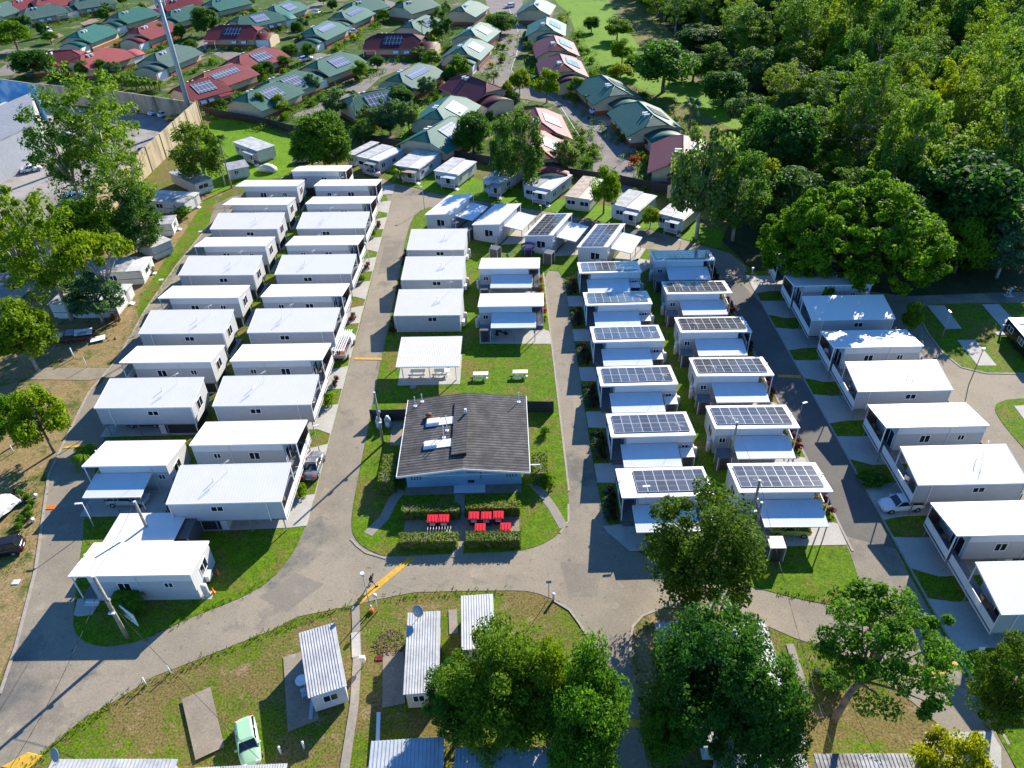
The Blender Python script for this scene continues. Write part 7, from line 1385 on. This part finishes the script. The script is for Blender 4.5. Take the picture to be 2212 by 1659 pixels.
# forest at the right: the nearest trees one by one, the far rest as one mass
def inside(x, y, poly):
    c = False; n = len(poly)
    for i in range(n):
        (x1, y1), (x2, y2) = poly[i], poly[(i+1) % n]
        if (y1 > y) != (y2 > y) and x < (x2-x1)*(y-y1)/(y2-y1)+x1: c = not c
    return c
FP = pix([(1300, -40), (1370, 0), (1430, 55), (1480, 95), (1560, 130), (1600, 190), (1650, 235), (1740, 290), (1740, 350), (1660, 400), (1640, 440), (1700, 500), (1760, 560), (1960, 585), (2040, 560), (2300, 600), (2600, 620), (2750, 300), (2700, -60)])
xs = [p[0] for p in FP]; ys = [p[1] for p in FP]; pts = []; rr = random.Random(33)
x = min(xs)
while x < max(xs):
    y = min(ys)
    while y < max(ys):
        px, py = x+rr.uniform(-3.4, 3.4), y+rr.uniform(-3.4, 3.4)
        q = Vector((px, py, 8-CAMZ)); X_ = 1106+FPX*q.dot(CR)/q.dot(CF); Y_ = 829.7-FPX*q.dot(CU)/q.dot(CF)
        if inside(px, py, FP) and X_ < 2330 and Y_ > -70: pts.append((math.hypot(px, py), px, py))
        y += 9.2
    x += 9.2
pts.sort(); GF = 'forest trees on the right hand side'
FK = ['olive', 'broad2', 'broad', 'grey', 'euc', 'olive', 'broad2', 'euc', 'glossy', 'euc', 'grey', 'eucy', 'olive']
FL = {'olive': 'olive green gum standing in the forest', 'broad2': 'dark broad crowned tree in the forest', 'broad': 'mid green leafy tree in the forest', 'grey': 'grey green tree in the forest', 'euc': 'tall sparse gum standing in the forest', 'eucy': 'tall yellow green gum in the forest', 'glossy': 'glossy dense tree in the forest'}
NEAR = 260
for d, px, py in pts[:NEAR]:
    kd = rr.choice(FK); tall = kd in ('euc', 'eucy', 'olive'); ed = .65 if not inside(px-16, py-8, FP) else 1; plant(kd, FL[kd], ('w', px, py), group=GF+', '+kd, h=rr.uniform(14, 25)*ed if tall else rr.uniform(6, 15)*ed, r=rr.uniform(4.6, 7.6) if tall else rr.uniform(3.6, 7.4))
V_ = []; rs = np.random.RandomState(5); farc = []
for d, px, py in pts[NEAR:]:
    hh = rs.uniform(9, 24); r_ = rs.uniform(4, 7.5)
    farc += [(px+a, py+b_, z_, cr_) for a, b_, z_, cr_ in clumps(int(px*7+py*3) % 9999, 20, r_-1.0, hh*.42, hh*.58, 1.6, .45, -.7)]
for i_, mt in enumerate(('leaf_olive', 'leaf_dark', 'leaf_grey', 'leaf_mid')):
    sub = [c for k, c in enumerate(farc) if (k//20) % 4 == i_]
    if sub: o = bpy.data.objects.new('far_forest', leaf_mesh('far_forest', mt, sub, 60, .42, 50+i_, .7)); C.objects.link(o); tag(o, 'far ' + ['olive', 'dark', 'grey green', 'mid green'][i_] + ' forest mass at the top right', 'forest', None, 'stuff')
# a few grass tufts and weeds along edges, one mass
rs = np.random.RandomState(9); Q = []
def tufts(p0, p1, n, sp, hgt_=.17):
    a, b = (Vector((p0[1], p0[2], 0)) if p0[0] == 'w' else P(*p0)), (Vector((p1[1], p1[2], 0)) if p1[0] == 'w' else P(*p1))
    for k in range(n):
        t_ = rs.rand(); c = np.array([a.x+(b.x-a.x)*t_+rs.normal()*sp, a.y+(b.y-a.y)*t_+rs.normal()*sp, .06])
        for j in range(5): an = rs.rand()*6.28; l_ = hgt_*(.5+rs.rand()); d_ = np.array([math.cos(an), math.sin(an), 0]); e = c+d_*l_*.6+np.array([0, 0, l_*.7]); w_ = np.array([-d_[1], d_[0], 0])*.035; Q.extend([c-w_, c+w_, e+w_*.3, e-w_*.3])
for a, b, n, sp in (((61, 1654), (265, 1505), 120, .25), ((265, 1505), (587, 1362), 140, .25), ((587, 1362), (763, 1308), 90, .25), ((816, 1295), (1100, 1276), 90, .3), ((305, 1386), (587, 1253), 80, .2), ((1370, 1420), (1400, 1600), 80, .15), ((1680, 1283), (1832, 1304), 70, .2), ((1740, 1420), (1930, 1520), 160, .8), ((70, 1030), (25, 1250), 300, .8), ((270, 740), (410, 530), 300, .8), ((440, 280), (620, 370), 500, 5), ((1240, 60), (1320, 150), 300, 6)): tufts(a, b, n, sp)
o = bpy.data.objects.new('grass_tufts', quads('grass_tufts', 'leaf_yellow', np.array(Q))); C.objects.link(o); tag(o, 'long grass tufts along the lawn edges', 'grass', None, 'stuff')
